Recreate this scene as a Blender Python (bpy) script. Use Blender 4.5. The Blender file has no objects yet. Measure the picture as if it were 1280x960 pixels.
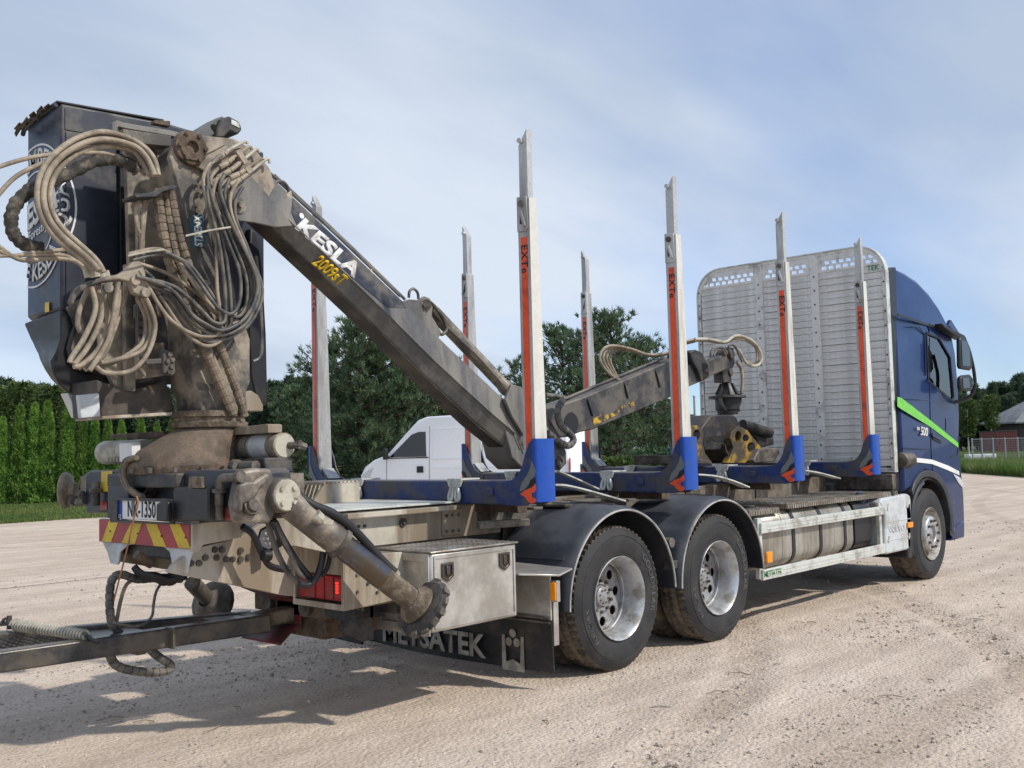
import bpy, bmesh, math, random
import numpy as np
from mathutils import Vector as V, Matrix, Quaternion
from mathutils.geometry import tessellate_polygon

sc = bpy.context.scene
COL = sc.collection
R_ = math.radians
rnd = random.Random(7)

# ------------------------------------------------------------------ camera
CX, CY, CZ, YAW, PITCH, ROLL, FPX = -5.99897, -5.73683, 1.61144, 0.74436, 0.06535, -0.02428, 1264.87942
cd = V((math.cos(PITCH)*math.cos(YAW), math.cos(PITCH)*math.sin(YAW), math.sin(PITCH)))
cr = V((math.sin(YAW), -math.cos(YAW), 0)); cu = cr.cross(cd)
CR = cr*math.cos(ROLL) + cu*math.sin(ROLL)
CU = -cr*math.sin(ROLL) + cu*math.cos(ROLL)
CD = cd
CO = V((CX, CY, CZ))
cam = bpy.data.cameras.new('camera')
cam.sensor_width = 36; cam.lens = FPX/1280*36
cam.clip_end = 3000; cam.clip_start = .05
camo = bpy.data.objects.new('camera', cam); COL.objects.link(camo)
camo.matrix_world = Matrix((( CR.x, CU.x, -CD.x, CO.x), (CR.y, CU.y, -CD.y, CO.y), (CR.z, CU.z, -CD.z, CO.z), (0,0,0,1)))
sc.camera = camo

def U(px, py, ax, val):
    """measured photo point -> world point on the plane ax = val"""
    v = CD + CR*((px-640)/FPX) - CU*((py-480)/FPX)
    i = 'xyz'.index(ax)
    p = CO + v*((val-CO[i])/v[i])
    p[i] = val
    return p

# ------------------------------------------------------------------ world + sun
SUN_EL, SUN_DIR = R_(42), V((.36, -.93, 0)).normalized()
world = bpy.data.worlds.new('World'); sc.world = world; world.use_nodes = True
wn, wl = world.node_tree.nodes, world.node_tree.links
for n in list(wn): wn.remove(n)
def N(nodes, t, **k):
    n = nodes.new(t)
    for a, b in k.items(): setattr(n, a, b)
    return n
sky = N(wn, 'ShaderNodeTexSky', sky_type='NISHITA', sun_disc=False)
sky.sun_elevation = SUN_EL
sky.sun_rotation = math.atan2(SUN_DIR.x, SUN_DIR.y)
sky.air_density = 1.0; sky.dust_density = .15; sky.ozone_density = 2.2
tc = N(wn, 'ShaderNodeTexCoord')
sep = N(wn, 'ShaderNodeSeparateXYZ'); wl.new(tc.outputs['Generated'], sep.inputs[0])
zz = N(wn, 'ShaderNodeMath', operation='ADD'); wl.new(sep.outputs['Z'], zz.inputs[0]); zz.inputs[1].default_value = .26
zc = N(wn, 'ShaderNodeMath', operation='MAXIMUM'); wl.new(zz.outputs[0], zc.inputs[0]); zc.inputs[1].default_value = .08
dx = N(wn, 'ShaderNodeMath', operation='DIVIDE'); wl.new(sep.outputs['X'], dx.inputs[0]); wl.new(zc.outputs[0], dx.inputs[1])
dy = N(wn, 'ShaderNodeMath', operation='DIVIDE'); wl.new(sep.outputs['Y'], dy.inputs[0]); wl.new(zc.outputs[0], dy.inputs[1])
cmb = N(wn, 'ShaderNodeCombineXYZ'); wl.new(dx.outputs[0], cmb.inputs[0]); wl.new(dy.outputs[0], cmb.inputs[1])
mp = N(wn, 'ShaderNodeMapping'); wl.new(cmb.outputs[0], mp.inputs[0])
mp.inputs['Rotation'].default_value = (0, 0, R_(48)); mp.inputs['Scale'].default_value = (.5, 1.0, 1); mp.inputs['Location'].default_value = (7.3, 2.15, 0)
n1 = N(wn, 'ShaderNodeTexNoise'); n1.inputs['Scale'].default_value = .55; n1.inputs['Detail'].default_value = 9; n1.inputs['Roughness'].default_value = .52; n1.inputs['Distortion'].default_value = .25
wl.new(mp.outputs[0], n1.inputs['Vector'])
ramp = N(wn, 'ShaderNodeValToRGB'); wl.new(n1.outputs['Fac'], ramp.inputs[0])
ramp.color_ramp.elements[0].position = .38; ramp.color_ramp.elements[0].color = (.22,.22,.22,1)
ramp.color_ramp.elements[1].position = .56; ramp.color_ramp.elements[1].color = (.93,.93,.93,1)
n2 = N(wn, 'ShaderNodeTexNoise'); n2.inputs['Scale'].default_value = 1.4; n2.inputs['Detail'].default_value = 6; wl.new(mp.outputs[0], n2.inputs['Vector'])
r2 = N(wn, 'ShaderNodeValToRGB'); wl.new(n2.outputs['Fac'], r2.inputs[0])
r2.color_ramp.elements[0].position = .36; r2.color_ramp.elements[0].color = (3.5, 4.15, 5.1, 1)
r2.color_ramp.elements[1].position = .62; r2.color_ramp.elements[1].color = (5.3, 5.8, 6.5, 1)
mx = N(wn, 'ShaderNodeMixRGB'); wl.new(ramp.outputs[0], mx.inputs[0]); tint = N(wn, 'ShaderNodeMixRGB', blend_type='MULTIPLY'); tint.inputs[0].default_value = 1; tint.inputs[2].default_value = (.74,.90,1.20,1); wl.new(sky.outputs[0], tint.inputs[1]); wl.new(tint.outputs[0], mx.inputs[1]); wl.new(r2.outputs[0], mx.inputs[2])
bg = N(wn, 'ShaderNodeBackground'); bg.inputs['Strength'].default_value = .118; wl.new(mx.outputs[0], bg.inputs[0])
wo = N(wn, 'ShaderNodeOutputWorld'); wl.new(bg.outputs[0], wo.inputs[0])
sun = bpy.data.lights.new('sun', 'SUN'); sun.energy = 2.8; sun.angle = R_(1.5); sun.color = (1, .95, .87)
suno = bpy.data.objects.new('sun', sun); COL.objects.link(suno)
sd = V((SUN_DIR.x*math.cos(SUN_EL), SUN_DIR.y*math.cos(SUN_EL), math.sin(SUN_EL)))
suno.rotation_euler = (-sd).to_track_quat('-Z', 'Y').to_euler()
suno.location = (0, 0, 30)
sc.view_settings.view_transform = 'Standard'; sc.view_settings.look = 'None'
sc.view_settings.exposure = .27; sc.view_settings.gamma = 1

# ------------------------------------------------------------------ materials
def lin(c):
    return tuple((x/12.92 if x <= .04045 else ((x+.055)/1.055)**2.4) for x in c)
def mat(name, col, rough=.5, metal=0., dirt=None, amt=0., scale=3., var=.12, bump=0., bscale=40., streak=False, dust=0., dustcol=(.30,.25,.19), coat=0., spec=.5):
    m = bpy.data.materials.new(name); m.use_nodes = True
    ns, ls = m.node_tree.nodes, m.node_tree.links
    b = ns['Principled BSDF']
    t = N(ns, 'ShaderNodeTexCoord')
    vec = t.outputs['Object']
    if streak:
        mpn = N(ns, 'ShaderNodeMapping'); mpn.inputs['Scale'].default_value = (1, 1, .16); ls.new(vec, mpn.inputs[0]); vec2 = mpn.outputs[0]
    else: vec2 = vec
    na = N(ns, 'ShaderNodeTexNoise'); na.inputs['Scale'].default_value = scale; na.inputs['Detail'].default_value = 8; na.inputs['Roughness'].default_value = .65; ls.new(vec2, na.inputs['Vector'])
    nb = N(ns, 'ShaderNodeTexNoise'); nb.inputs['Scale'].default_value = scale*7.3; nb.inputs['Detail'].default_value = 5; ls.new(vec, nb.inputs['Vector'])
    # value variation
    mr = N(ns, 'ShaderNodeMapRange'); mr.inputs[1].default_value = .3; mr.inputs[2].default_value = .7; mr.inputs[3].default_value = 1-var; mr.inputs[4].default_value = 1+var; ls.new(nb.outputs['Fac'], mr.inputs[0])
    mul = N(ns, 'ShaderNodeVectorMath', operation='SCALE'); mul.inputs[0].default_value = col; ls.new(mr.outputs[0], mul.inputs['Scale'])
    cur = mul.outputs[0]
    if dirt:
        rp = N(ns, 'ShaderNodeMapRange'); rp.interpolation_type = 'SMOOTHSTEP'
        c = .72-.5*amt
        rp.inputs[1].default_value = c-.09; rp.inputs[2].default_value = c+.11; ls.new(na.outputs['Fac'], rp.inputs[0])
        mx_ = N(ns, 'ShaderNodeMixRGB'); ls.new(rp.outputs[0], mx_.inputs[0]); ls.new(cur, mx_.inputs[1]); mx_.inputs[2].default_value = (*dirt, 1)
        cur = mx_.outputs[0]
    if dust:
        g = N(ns, 'ShaderNodeNewGeometry'); sx = N(ns, 'ShaderNodeSeparateXYZ'); ls.new(g.outputs['True Normal'], sx.inputs[0])
        dm = N(ns, 'ShaderNodeMapRange'); dm.inputs[1].default_value = .1; dm.inputs[2].default_value = .9; dm.inputs[4].default_value = dust; ls.new(sx.outputs['Z'], dm.inputs[0])
        dn = N(ns, 'ShaderNodeMath', operation='MULTIPLY'); ls.new(dm.outputs[0], dn.inputs[0])
        dq = N(ns, 'ShaderNodeMapRange'); dq.inputs[1].default_value = .35; dq.inputs[2].default_value = .6; dq.inputs[3].default_value = .35; ls.new(na.outputs['Fac'], dq.inputs[0]); ls.new(dq.outputs[0], dn.inputs[1])
        mx2 = N(ns, 'ShaderNodeMixRGB'); ls.new(dn.outputs[0], mx2.inputs[0]); ls.new(cur, mx2.inputs[1]); mx2.inputs[2].default_value = (*dustcol, 1)
        cur = mx2.outputs[0]
    ls.new(cur, b.inputs['Base Color'])
    rr = N(ns, 'ShaderNodeMapRange'); rr.inputs[1].default_value = .3; rr.inputs[2].default_value = .7; rr.inputs[3].default_value = max(.03, rough-.1); rr.inputs[4].default_value = min(1, rough+.14); ls.new(na.outputs['Fac'], rr.inputs[0]); ls.new(rr.outputs[0], b.inputs['Roughness'])
    b.inputs['Metallic'].default_value = metal
    b.inputs['Specular IOR Level'].default_value = spec
    if coat: b.inputs['Coat Weight'].default_value = coat; b.inputs['Coat Roughness'].default_value = .04
    if bump:
        bn = N(ns, 'ShaderNodeTexNoise'); bn.inputs['Scale'].default_value = bscale; bn.inputs['Detail'].default_value = 4; ls.new(vec, bn.inputs['Vector'])
        bp = N(ns, 'ShaderNodeBump'); bp.inputs['Strength'].default_value = bump; bp.inputs['Distance'].default_value = .01; ls.new(bn.outputs['Fac'], bp.inputs['Height']); ls.new(bp.outputs[0], b.inputs['Normal'])
    return m
BRN = (.17,.13,.09)
M = {}
def defmats():
    M['column'] = mat('dusty_crane_paint', (.33,.275,.205), .65, 0, (.085,.077,.068), .48, 3.2, .16, .25, 60, dust=.4)
    M['boom'] = mat('dusty_boom_paint', (.105,.102,.098), .48, 0, (.215,.198,.17), .48, 3.4, .16, .15, 50, streak=True, dust=.4)
    M['boomdark'] = mat('boom_navy_decal', (.022,.026,.038), .4, 0, (.12,.105,.085), .35, 5, .15)
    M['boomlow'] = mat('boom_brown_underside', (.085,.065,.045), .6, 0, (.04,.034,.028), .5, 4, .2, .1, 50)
    M['jib'] = mat('worn_black_jib', (.04,.04,.042), .45, .1, (.13,.115,.095), .45, 4, .2, .15, 60, dust=.5)
    M['cabin'] = mat('navy_cabin_panel', (.024,.028,.042), .38, 0, (.13,.115,.095), .22, 2.6, .15, dust=.35)
    M['black'] = mat('black_plastic', (.013,.013,.015), .42, 0, (.055,.048,.04), .26, 4, .2, dust=.14)
    M['blacksteel'] = mat('black_steel', (.02,.021,.024), .5, .0, (.085,.072,.058), .36, 5, .2, .15, 60, dust=.25)
    M['dstEEL'] = mat('dusty_steel', (.16,.14,.115), .6, .2, (.06,.05,.04), .5, 6, .2, .2, 80, dust=.4)
    M['rust'] = mat('rusty_steel', (.15,.105,.07), .8, .0, (.07,.048,.033), .45, 9, .25, .4, 90, dust=.3)
    M['chrome'] = mat('dark_chrome_tube', (.12,.125,.14), .28, .75, (.13,.10,.07), .48, 5, .2)
    M['legpaint'] = mat('worn_leg_paint', (.28,.235,.18), .5, .1, (.10,.085,.07), .5, 5, .2, .1, 60)
    M['mud'] = mat('dry_mud', (.21,.17,.12), .95, 0, (.10,.075,.05), .5, 12, .25, .8, 60)
    M['beige'] = mat('cream_chassis_paint', (.52,.47,.38), .5, 0, (.25,.195,.135), .46, 3, .1, .08, 50, streak=True, dust=.4)
    M['hose'] = mat('dusty_hose', (.36,.295,.215), .7, 0, (.20,.165,.12), .42, 7, .15, .15, 90)
    M['hosedark'] = mat('dark_hose', (.05,.052,.055), .5, 0, (.16,.145,.12), .5, 8, .2)
    M['guardhose'] = mat('hose_guard_plastic', (.24,.185,.125), .7, 0, (.12,.095,.07), .45, 9, .2, .2, 60)
    M['blue'] = mat('bunk_blue_paint', (.012,.034,.145), .45, 0, (.075,.072,.075), .44, 4, .2, .08, 60, dust=.6)
    M['bluebright'] = mat('stake_foot_blue', (.006,.066,.38), .33, 0, (.03,.07,.22), .25, 7, .1, .05, 50)
    M['orange'] = mat('flame_orange_red', (.86,.10,.03), .45, 0, (.50,.06,.03), .3, 8, .1)
    M['flamegrey'] = mat('flame_grey', (.17,.18,.17), .5, 0, None, 0, 8, .1)
    M['blackprint'] = mat('black_print', (.012,.012,.013), .5)
    M['alu'] = mat('stake_aluminium', (.50,.50,.49), .45, .2, (.30,.29,.275), .42, 6, .12, .1, 120, streak=True)
    M['stakewhite'] = mat('stake_white_side', (.66,.64,.57), .45, 0, (.42,.39,.33), .36, 5, .06, .06, 80, streak=True)
    M['plank'] = mat('headboard_aluminium', (.73,.71,.67), .5, .0, (.56,.54,.50), .45, 4.5, .12, .2, 90)
    M['plankframe'] = mat('headboard_frame', (.70,.68,.64), .5, .0, (.3,.28,.25), .3, 4, .1)
    M['stainless'] = mat('stainless_box', (.60,.58,.54), .33, .55, (.40,.37,.32), .45, 2.8, .08, .05, 30)
    M['checker'] = mat('checker_plate', (.50,.47,.42), .4, .6, (.26,.22,.17), .5, 6, .15)
    M['deck'] = mat('rusty_deck_plate', (.24,.205,.165), .6, .3, (.13,.10,.07), .5, 7, .2, .3, 80)
    M['tank'] = mat('aluminium_tank', (.47,.44,.38), .42, .4, (.27,.24,.19), .45, 4, .1, .05, 40, streak=True)
    M['rail'] = mat('grey_white_rail', (.60,.61,.56), .45, .1, (.35,.34,.29), .35, 6, .08, .1, 60)
    M['greybox'] = mat('battery_box_grey', (.56,.59,.60), .45, 0, (.42,.42,.40), .4, 5, .06)
    M['rubber'] = mat('tyre_rubber', (.019,.019,.020), .7, 0, (.036,.034,.032), .42, 5, .2, .25, 90)
    M['tread'] = mat('tyre_tread', (.055,.047,.038), .9, 0, (.17,.14,.105), .5, 9, .2, .4, 90)
    M['rim'] = mat('silver_rim', (.50,.51,.52), .38, .4, (.26,.24,.21), .4, 7, .08)
    M['hub'] = mat('grey_hub', (.36,.36,.365), .45, .3, (.20,.175,.145), .32, 12, .1)
    M['hubdirty'] = mat('dirty_rim', (.38,.36,.32), .6, .2, (.20,.175,.14), .45, 10, .12)
    M['guard'] = mat('mudguard_plastic', (.026,.030,.038), .42, 0, (.05,.053,.06), .36, 3.2, .12, .08, 30, dust=.36, dustcol=(.16,.16,.165))
    M['white'] = mat('white_paint', (.78,.78,.76), .35, 0, (.62,.60,.56), .25, 5, .03)
    M['trimgrey'] = mat('mudguard_trim', (.46,.45,.42), .5, 0, (.25,.24,.22), .4, 6, .1)
    M['vanwhite'] = mat('van_white_paint', (.86,.87,.88), .3, 0, None, 0, 2, .02, coat=.4)
    M['cabblue'] = mat('cab_blue_paint', (.003,.018,.092), .34, 0, (.005,.020,.085), .3, 2, .05, coat=.4, spec=.25)
    M['green'] = mat('lime_stripe', (.17,.56,.06), .4)
    M['red'] = mat('red_reflector', (.42,.02,.025), .3, 0, (.24,.06,.05), .42, 8, .1)
    M['chevred'] = mat('chevron_red', (.40,.04,.05), .45, 0, (.30,.07,.06), .35, 4, .1)
    M['chevyel'] = mat('chevron_yellow', (.68,.48,.02), .45, 0, (.45,.31,.06), .3, 4, .1)
    M['amber'] = mat('amber_lens', (.90,.30,.01), .25)
    M['yellow'] = mat('grapple_yellow', (.38,.23,.025), .5, 0, (.06,.045,.03), .55, 6, .15, .2, 60)
    M['yelprint'] = mat('yellow_print', (.85,.55,.02), .5)
    M['fadedyellow'] = mat('worn_yellow_print', (.62,.38,.02), .55, 0, (.05,.045,.04), .5, 14, .15)
    M['grapblack'] = mat('grapple_black', (.018,.018,.02), .5, 0, (.07,.055,.045), .3, 6, .2, .15, 60, dust=.2)
    M['whiteprint'] = mat('white_print', (.72,.72,.70), .5, 0, (.5,.47,.42), .3, 10, .08)
    M['greyprint'] = mat('grey_rubber_print', (.40,.38,.33), .7, 0, (.22,.20,.16), .4, 8, .1)
    M['greenprint'] = mat('green_print', (.05,.22,.07), .6)
    M['tealsign'] = mat('teal_sticker', (.035,.095,.12), .5, 0, (.08,.10,.10), .2, 7, .1)
    M['euroblue'] = mat('plate_blue', (.01,.05,.35), .4)
    M['redsteel'] = mat('red_coupling_paint', (.20,.018,.02), .5, 0, (.08,.04,.035), .5, 6, .2)
    M['copper'] = mat('orange_cord', (.38,.16,.07), .7)
    M['spring'] = mat('cream_spiral', (.48,.45,.36), .6, 0, (.30,.26,.2), .35, 9, .1)
    M['lensclear'] = mat('lamp_lens', (.62,.63,.64), .2, .1)
    M['roofgrey'] = mat('grey_roof', (.20,.205,.21), .7, 0, (.15,.15,.15), .4, 1, .1)
    M['shedred'] = mat('red_container', (.14,.035,.03), .6)
    M['wallbrown'] = mat('brown_wall', (.05,.042,.036), .7)
    M['galv'] = mat('galvanised_wire', (.36,.37,.38), .5, .4)
    M['bark'] = mat('pine_bark', (.10,.065,.045), .9, 0, (.05,.038,.03), .5, 8, .2, .5, 30)
    M['barkpale'] = mat('birch_bark', (.50,.48,.44), .85, 0, (.1,.09,.08), .3, 3, .1)
    # emissive rear lamp leds
    m = bpy.data.materials.new('lit_red_led'); m.use_nodes = True; b = m.node_tree.nodes['Principled BSDF']
    b.inputs['Base Color'].default_value = (.8,.02,.02,1); b.inputs['Emission Color'].default_value = (1,.03,.02,1); b.inputs['Emission Strength'].default_value = 1.6
    M['led'] = m
    def glass(name, tint, refl, alpha):
        m = bpy.data.materials.new(name); m.use_nodes = True; ns, ls = m.node_tree.nodes, m.node_tree.links
        for n in list(ns): ns.remove(n)
        t = N(ns, 'ShaderNodeBsdfTransparent'); t.inputs[0].default_value = (*tint, 1)
        g = N(ns, 'ShaderNodeBsdfGlossy'); g.inputs['Roughness'].default_value = .03; g.inputs['Color'].default_value = (1,1,1,1)
        f = N(ns, 'ShaderNodeFresnel'); f.inputs[0].default_value = 1.5
        a = N(ns, 'ShaderNodeMath', operation='ADD'); ls.new(f.outputs[0], a.inputs[0]); a.inputs[1].default_value = refl
        x = N(ns, 'ShaderNodeMixShader'); ls.new(a.outputs[0], x.inputs[0]); ls.new(t.outputs[0], x.inputs[1]); ls.new(g.outputs[0], x.inputs[2])
        o = N(ns, 'ShaderNodeOutputMaterial'); ls.new(x.outputs[0], o.inputs[0])
        return m
    M['glass'] = glass('window_glass', (.93,1,.99), .05, 0)
    M['darkglass'] = glass('van_glass', (.05,.055,.06), .03, 0)
    # foliage
    def leaf(name, c1, c2, sc_=1.2, sat=.2):
        m = bpy.data.materials.new(name); m.use_nodes = True; ns, ls = m.node_tree.nodes, m.node_tree.links
        b = ns['Principled BSDF']; t = N(ns, 'ShaderNodeTexCoord')
        n_ = N(ns, 'ShaderNodeTexNoise'); n_.inputs['Scale'].default_value = sc_; n_.inputs['Detail'].default_value = 6; ls.new(t.outputs['Object'], n_.inputs['Vector'])
        r = N(ns, 'ShaderNodeValToRGB'); r.color_ramp.elements[0].position = .34; r.color_ramp.elements[1].position = .66
        r.color_ramp.elements[0].color = (*c1, 1); r.color_ramp.elements[1].color = (*c2, 1); ls.new(n_.outputs['Fac'], r.inputs[0])
        oi = N(ns, 'ShaderNodeObjectInfo'); hs = N(ns, 'ShaderNodeHueSaturation')
        mr = N(ns, 'ShaderNodeMapRange'); mr.inputs[3].default_value = .78; mr.inputs[4].default_value = 1.22; ls.new(oi.outputs['Random'], mr.inputs[0]); ls.new(mr.outputs[0], hs.inputs['Value'])
        ls.new(r.outputs[0], hs.inputs['Color']); ls.new(hs.outputs[0], b.inputs['Base Color'])
        b.inputs['Roughness'].default_value = .6; b.inputs['Specular IOR Level'].default_value = .25
        tr = N(ns, 'ShaderNodeBsdfTranslucent'); ls.new(hs.outputs[0], tr.inputs[0])
        x = N(ns, 'ShaderNodeMixShader'); x.inputs[0].default_value = .25; ls.new(b.outputs[0], x.inputs[1]); ls.new(tr.outputs[0], x.inputs[2])
        ls.new(x.outputs[0], ns['Material Output'].inputs[0])
        return m
    M['pine'] = leaf('pine_needles', (.065,.115,.06), (.165,.235,.115), 1.0)
    M['thuja'] = leaf('thuja_sprays', (.055,.14,.026), (.25,.40,.08), 9.)
    M['forest'] = leaf('forest_needles', (.052,.088,.052), (.12,.165,.09), .5)
    M['birchleaf'] = leaf('birch_leaves', (.07,.12,.03), (.15,.20,.06), 1.)
    M['grass'] = leaf('grass_blades', (.075,.13,.03), (.17,.20,.06), .15)
    M['meadow'] = leaf('meadow_blades', (.10,.19,.035), (.26,.29,.11), .3)
defmats()
M['dsteel'] = M.pop('dstEEL')

# ------------------------------------------------------------------ mesh builder
WO = {}     # world offset of every parented object
def woff(o):
    return WO.get(o.name, V((0,0,0))) if o else V((0,0,0))
def catmull(P, n=6):
    P = [V(p) for p in P]
    if len(P) < 3: return P
    out = []
    for i in range(len(P)-1):
        p0 = P[max(i-1, 0)]; p1 = P[i]; p2 = P[i+1]; p3 = P[min(i+2, len(P)-1)]
        for k in range(n):
            t = k/n; t2 = t*t; t3 = t2*t
            out.append(.5*((2*p1)+(p2-p0)*t+(2*p0-5*p1+4*p2-p3)*t2+(3*p1-p0-3*p2+p3)*t3))
    out.append(P[-1]); return out
class MB:
    def __init__(s): s.v = []; s.f = []
    def add(s, vs, fs):
        o = len(s.v); s.v += [tuple(v) for v in vs]; s.f += [tuple(i+o for i in f) for f in fs]; return s
    def box(s, a, b):
        x0,y0,z0 = a; x1,y1,z1 = b
        return s.add([(x0,y0,z0),(x1,y0,z0),(x1,y1,z0),(x0,y1,z0),(x0,y0,z1),(x1,y0,z1),(x1,y1,z1),(x0,y1,z1)],
                     [(0,3,2,1),(4,5,6,7),(0,1,5,4),(1,2,6,5),(2,3,7,6),(3,0,4,7)])
    def bar(s, a, b, w, h, up=(0,0,1)):
        a = V(a); b = V(b); d = (b-a).normalized(); r = d.cross(V(up)).normalized(); u = r.cross(d)
        vs = [p + r*(w/2*i) + u*(h/2*j) for p in (a, b) for i, j in ((-1,-1),(1,-1),(1,1),(-1,1))]
        return s.add(vs, [(0,1,2,3),(7,6,5,4),(0,4,5,1),(1,5,6,2),(2,6,7,3),(3,7,4,0)])
    def prism(s, pts, off):
        off = V(off); pts = [V(p) for p in pts]; n = len(pts)
        nrm = V((0,0,0))
        for i in range(n): nrm += pts[i].cross(pts[(i+1)%n])
        if nrm.dot(off) > 0: pts = pts[::-1]
        return s.add(pts+[p+off for p in pts], [tuple(range(n)), tuple(range(2*n-1, n-1, -1))]+[(i, i+n, (i+1)%n+n, (i+1)%n) for i in range(n)])
    def plate(s, loops, off):
        off = V(off); loops = [[V(p) for p in l] for l in loops]
        fl = [p for l in loops for p in l]; n = len(fl)
        tr = tessellate_polygon(loops); fs = [tuple(t) for t in tr]+[tuple(i+n for i in t[::-1]) for t in tr]
        k = 0
        for l in loops:
            m = len(l)
            fs += [(k+i, k+(i+1)%m, k+(i+1)%m+n, k+i+n) for i in range(m)]; k += m
        return s.add(fl+[p+off for p in fl], fs)
    def cyl(s, a, b, r, r2=None, n=16):
        a = V(a); b = V(b); r2 = r if r2 is None else r2
        return s.lathe([(0,0),(0,r),((b-a).length,r2),((b-a).length,0)], a, b-a, n)
    def lathe(s, prof, o, axis, n=24, ref=None):
        o = V(o); ax = V(axis).normalized(); u = V(ref) if ref else ax.orthogonal(); u = (u-ax*u.dot(ax)).normalized(); w = ax.cross(u)
        vs = []; idx = []
        for (t, r) in prof:
            if r < 1e-6: idx.append([len(vs)]*n); vs.append(o+ax*t)
            else:
                idx.append(list(range(len(vs), len(vs)+n)))
                vs += [o+ax*t+(u*math.cos(2*math.pi*k/n)+w*math.sin(2*math.pi*k/n))*r for k in range(n)]
        fs = []
        for i in range(len(prof)-1):
            A, B = idx[i], idx[i+1]
            for k in range(n):
                f = [A[k], A[(k+1)%n], B[(k+1)%n], B[k]]; g = []
                for q in f:
                    if q not in g: g.append(q)
                if len(g) > 2: fs.append(tuple(g[::-1]))
        return s.add(vs, [f[::-1] for f in fs])
    def tube(s, P, r, n=8, sub=5, rings=0.):
        P = catmull(P, sub) if sub else [V(p) for p in P]
        m = len(P); T = [(P[min(i+1, m-1)]-P[max(i-1, 0)]).normalized() for i in range(m)]
        u = T[0].orthogonal().normalized(); vs = []
        for i in range(m):
            if i: u = (u-T[i]*u.dot(T[i])).normalized()
            w = T[i].cross(u); rr = r[min(i, len(r)-1)] if isinstance(r, (list, tuple)) else r
            if rings: rr *= 1+rings*(1 if i % 2 else -1)
            vs += [P[i]+(u*math.cos(2*math.pi*k/n)+w*math.sin(2*math.pi*k/n))*rr for k in range(n)]
        fs = [(i*n+k, i*n+(k+1)%n, (i+1)*n+(k+1)%n, (i+1)*n+k) for i in range(m-1) for k in range(n)]
        fs += [tuple(range(n-1, -1, -1)), tuple((m-1)*n+k for k in range(n))]
        return s.add(vs, fs)
    def sphere(s, c, r, n=12, sq=(1,1,1)):
        c = V(c); vs = []; m = n//2
        pr = [(-math.cos(math.pi*i/m), math.sin(math.pi*i/m)) for i in range(m+1)]
        t = MB().lathe([(a, max(b, 0) if 0 < i < m else 0) for i, (a, b) in enumerate(pr)], (0,0,0), (0,0,1), n)
        return s.add([(c.x+v[0]*r*sq[0], c.y+v[1]*r*sq[1], c.z+v[2]*r*sq[2]) for v in t.v], t.f)
    def loft(s, secs, cap=True):
        n = len(secs[0]); vs = [p for q in secs for p in q]
        fs = [(i*n+k, (i+1)*n+k, (i+1)*n+(k+1)%n, i*n+(k+1)%n) for i in range(len(secs)-1) for k in range(n)]
        if cap: fs += [tuple(range(n)), tuple((len(secs)-1)*n+k for k in range(n-1, -1, -1))]
        return s.add(vs, fs)
    def bolts(s, P, nrm, r=.012, h=.01, n=6):
        for p in P: s.cyl(V(p)-V(nrm)*.002, V(p)+V(nrm)*h, r, r*.9, n)
        return s
    def mesh(s, name, m, off, smooth=38):
        me = bpy.data.meshes.new(name)
        me.from_pydata([tuple(V(v)-off) for v in s.v], [], s.f)
        bm = bmesh.new(); bm.from_mesh(me); bmesh.ops.recalc_face_normals(bm, faces=bm.faces); bm.to_mesh(me); bm.free()
        if m: me.materials.append(m)
        if smooth:
            me.polygons.foreach_set('use_smooth', [True]*len(me.polygons)); me.set_sharp_from_angle(angle=R_(smooth))
        return me
    def build(s, name, m, parent=None, bevel=0., smooth=38, local=False, kind=None, label=None, seg=2):
        me = s.mesh(name, M[m] if isinstance(m, str) else m, V((0,0,0)) if local else woff(parent), smooth)
        o = bpy.data.objects.new(name, me); COL.objects.link(o)
        if parent: o.parent = parent; WO[o.name] = woff(parent).copy()
        if bevel:
            b = o.modifiers.new('bevel', 'BEVEL'); b.width = bevel; b.segments = seg; b.limit_method = 'ANGLE'; b.angle_limit = R_(40); b.use_clamp_overlap = True; b.harden_normals = False
        if kind: o['kind'] = kind
        if label: o['label'] = label
        return o
def raw_mesh(name, verts, faces_n, m, smooth=False):
    """fast mesh from an (n,3) vertex array and an (m,k) index array"""
    me = bpy.data.meshes.new(name); k = faces_n.shape[1]
    me.vertices.add(len(verts)); me.vertices.foreach_set('co', np.asarray(verts, np.float32).ravel())
    me.loops.add(faces_n.size); me.loops.foreach_set('vertex_index', faces_n.astype(np.int32).ravel())
    me.polygons.add(len(faces_n)); me.polygons.foreach_set('loop_start', np.arange(0, faces_n.size, k, dtype=np.int32))
    me.update(calc_edges=True); me.validate()
    if smooth: me.polygons.foreach_set('use_smooth', [True]*len(me.polygons))
    me.materials.append(M[m] if isinstance(m, str) else m)
    return me
def link(name, me, parent=None, loc=(0,0,0), rz=0., s=1.):
    o = bpy.data.objects.new(name, me); COL.objects.link(o); o.location = loc; o.rotation_euler.z = rz
    if s != 1.: o.scale = (s, s, s) if not isinstance(s, tuple) else s
    if parent: o.parent = parent
    return o
def thing(name, label, cat, loc=(0,0,0), group=None):
    o = bpy.data.objects.new(name, None); COL.objects.link(o); o.empty_display_size = .2
    o.location = loc; o['label'] = label; o['category'] = cat
    if group: o['group'] = group
    WO[o.name] = V(loc); return o
def tag(o, label, cat, group=None):
    o['label'] = label; o['category'] = cat
    if group: o['group'] = group
    return o
KIDS = {}
def copy_tree(o, parent=None):
    c = o.copy(); COL.objects.link(c)
    if parent: c.parent = parent
    for ch in list(o.children): copy_tree(ch, c)
    return c
def PX(ax, val, pts): return [U(p[0], p[1], ax, val) for p in pts]
AX = {'x': V((1,0,0)), 'y': V((0,1,0)), 'z': V((0,0,1))}
def pp(ax, val, depth, pts, mb=None):
    return (mb or MB()).prism(PX(ax, val, pts), AX[ax]*depth)
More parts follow.
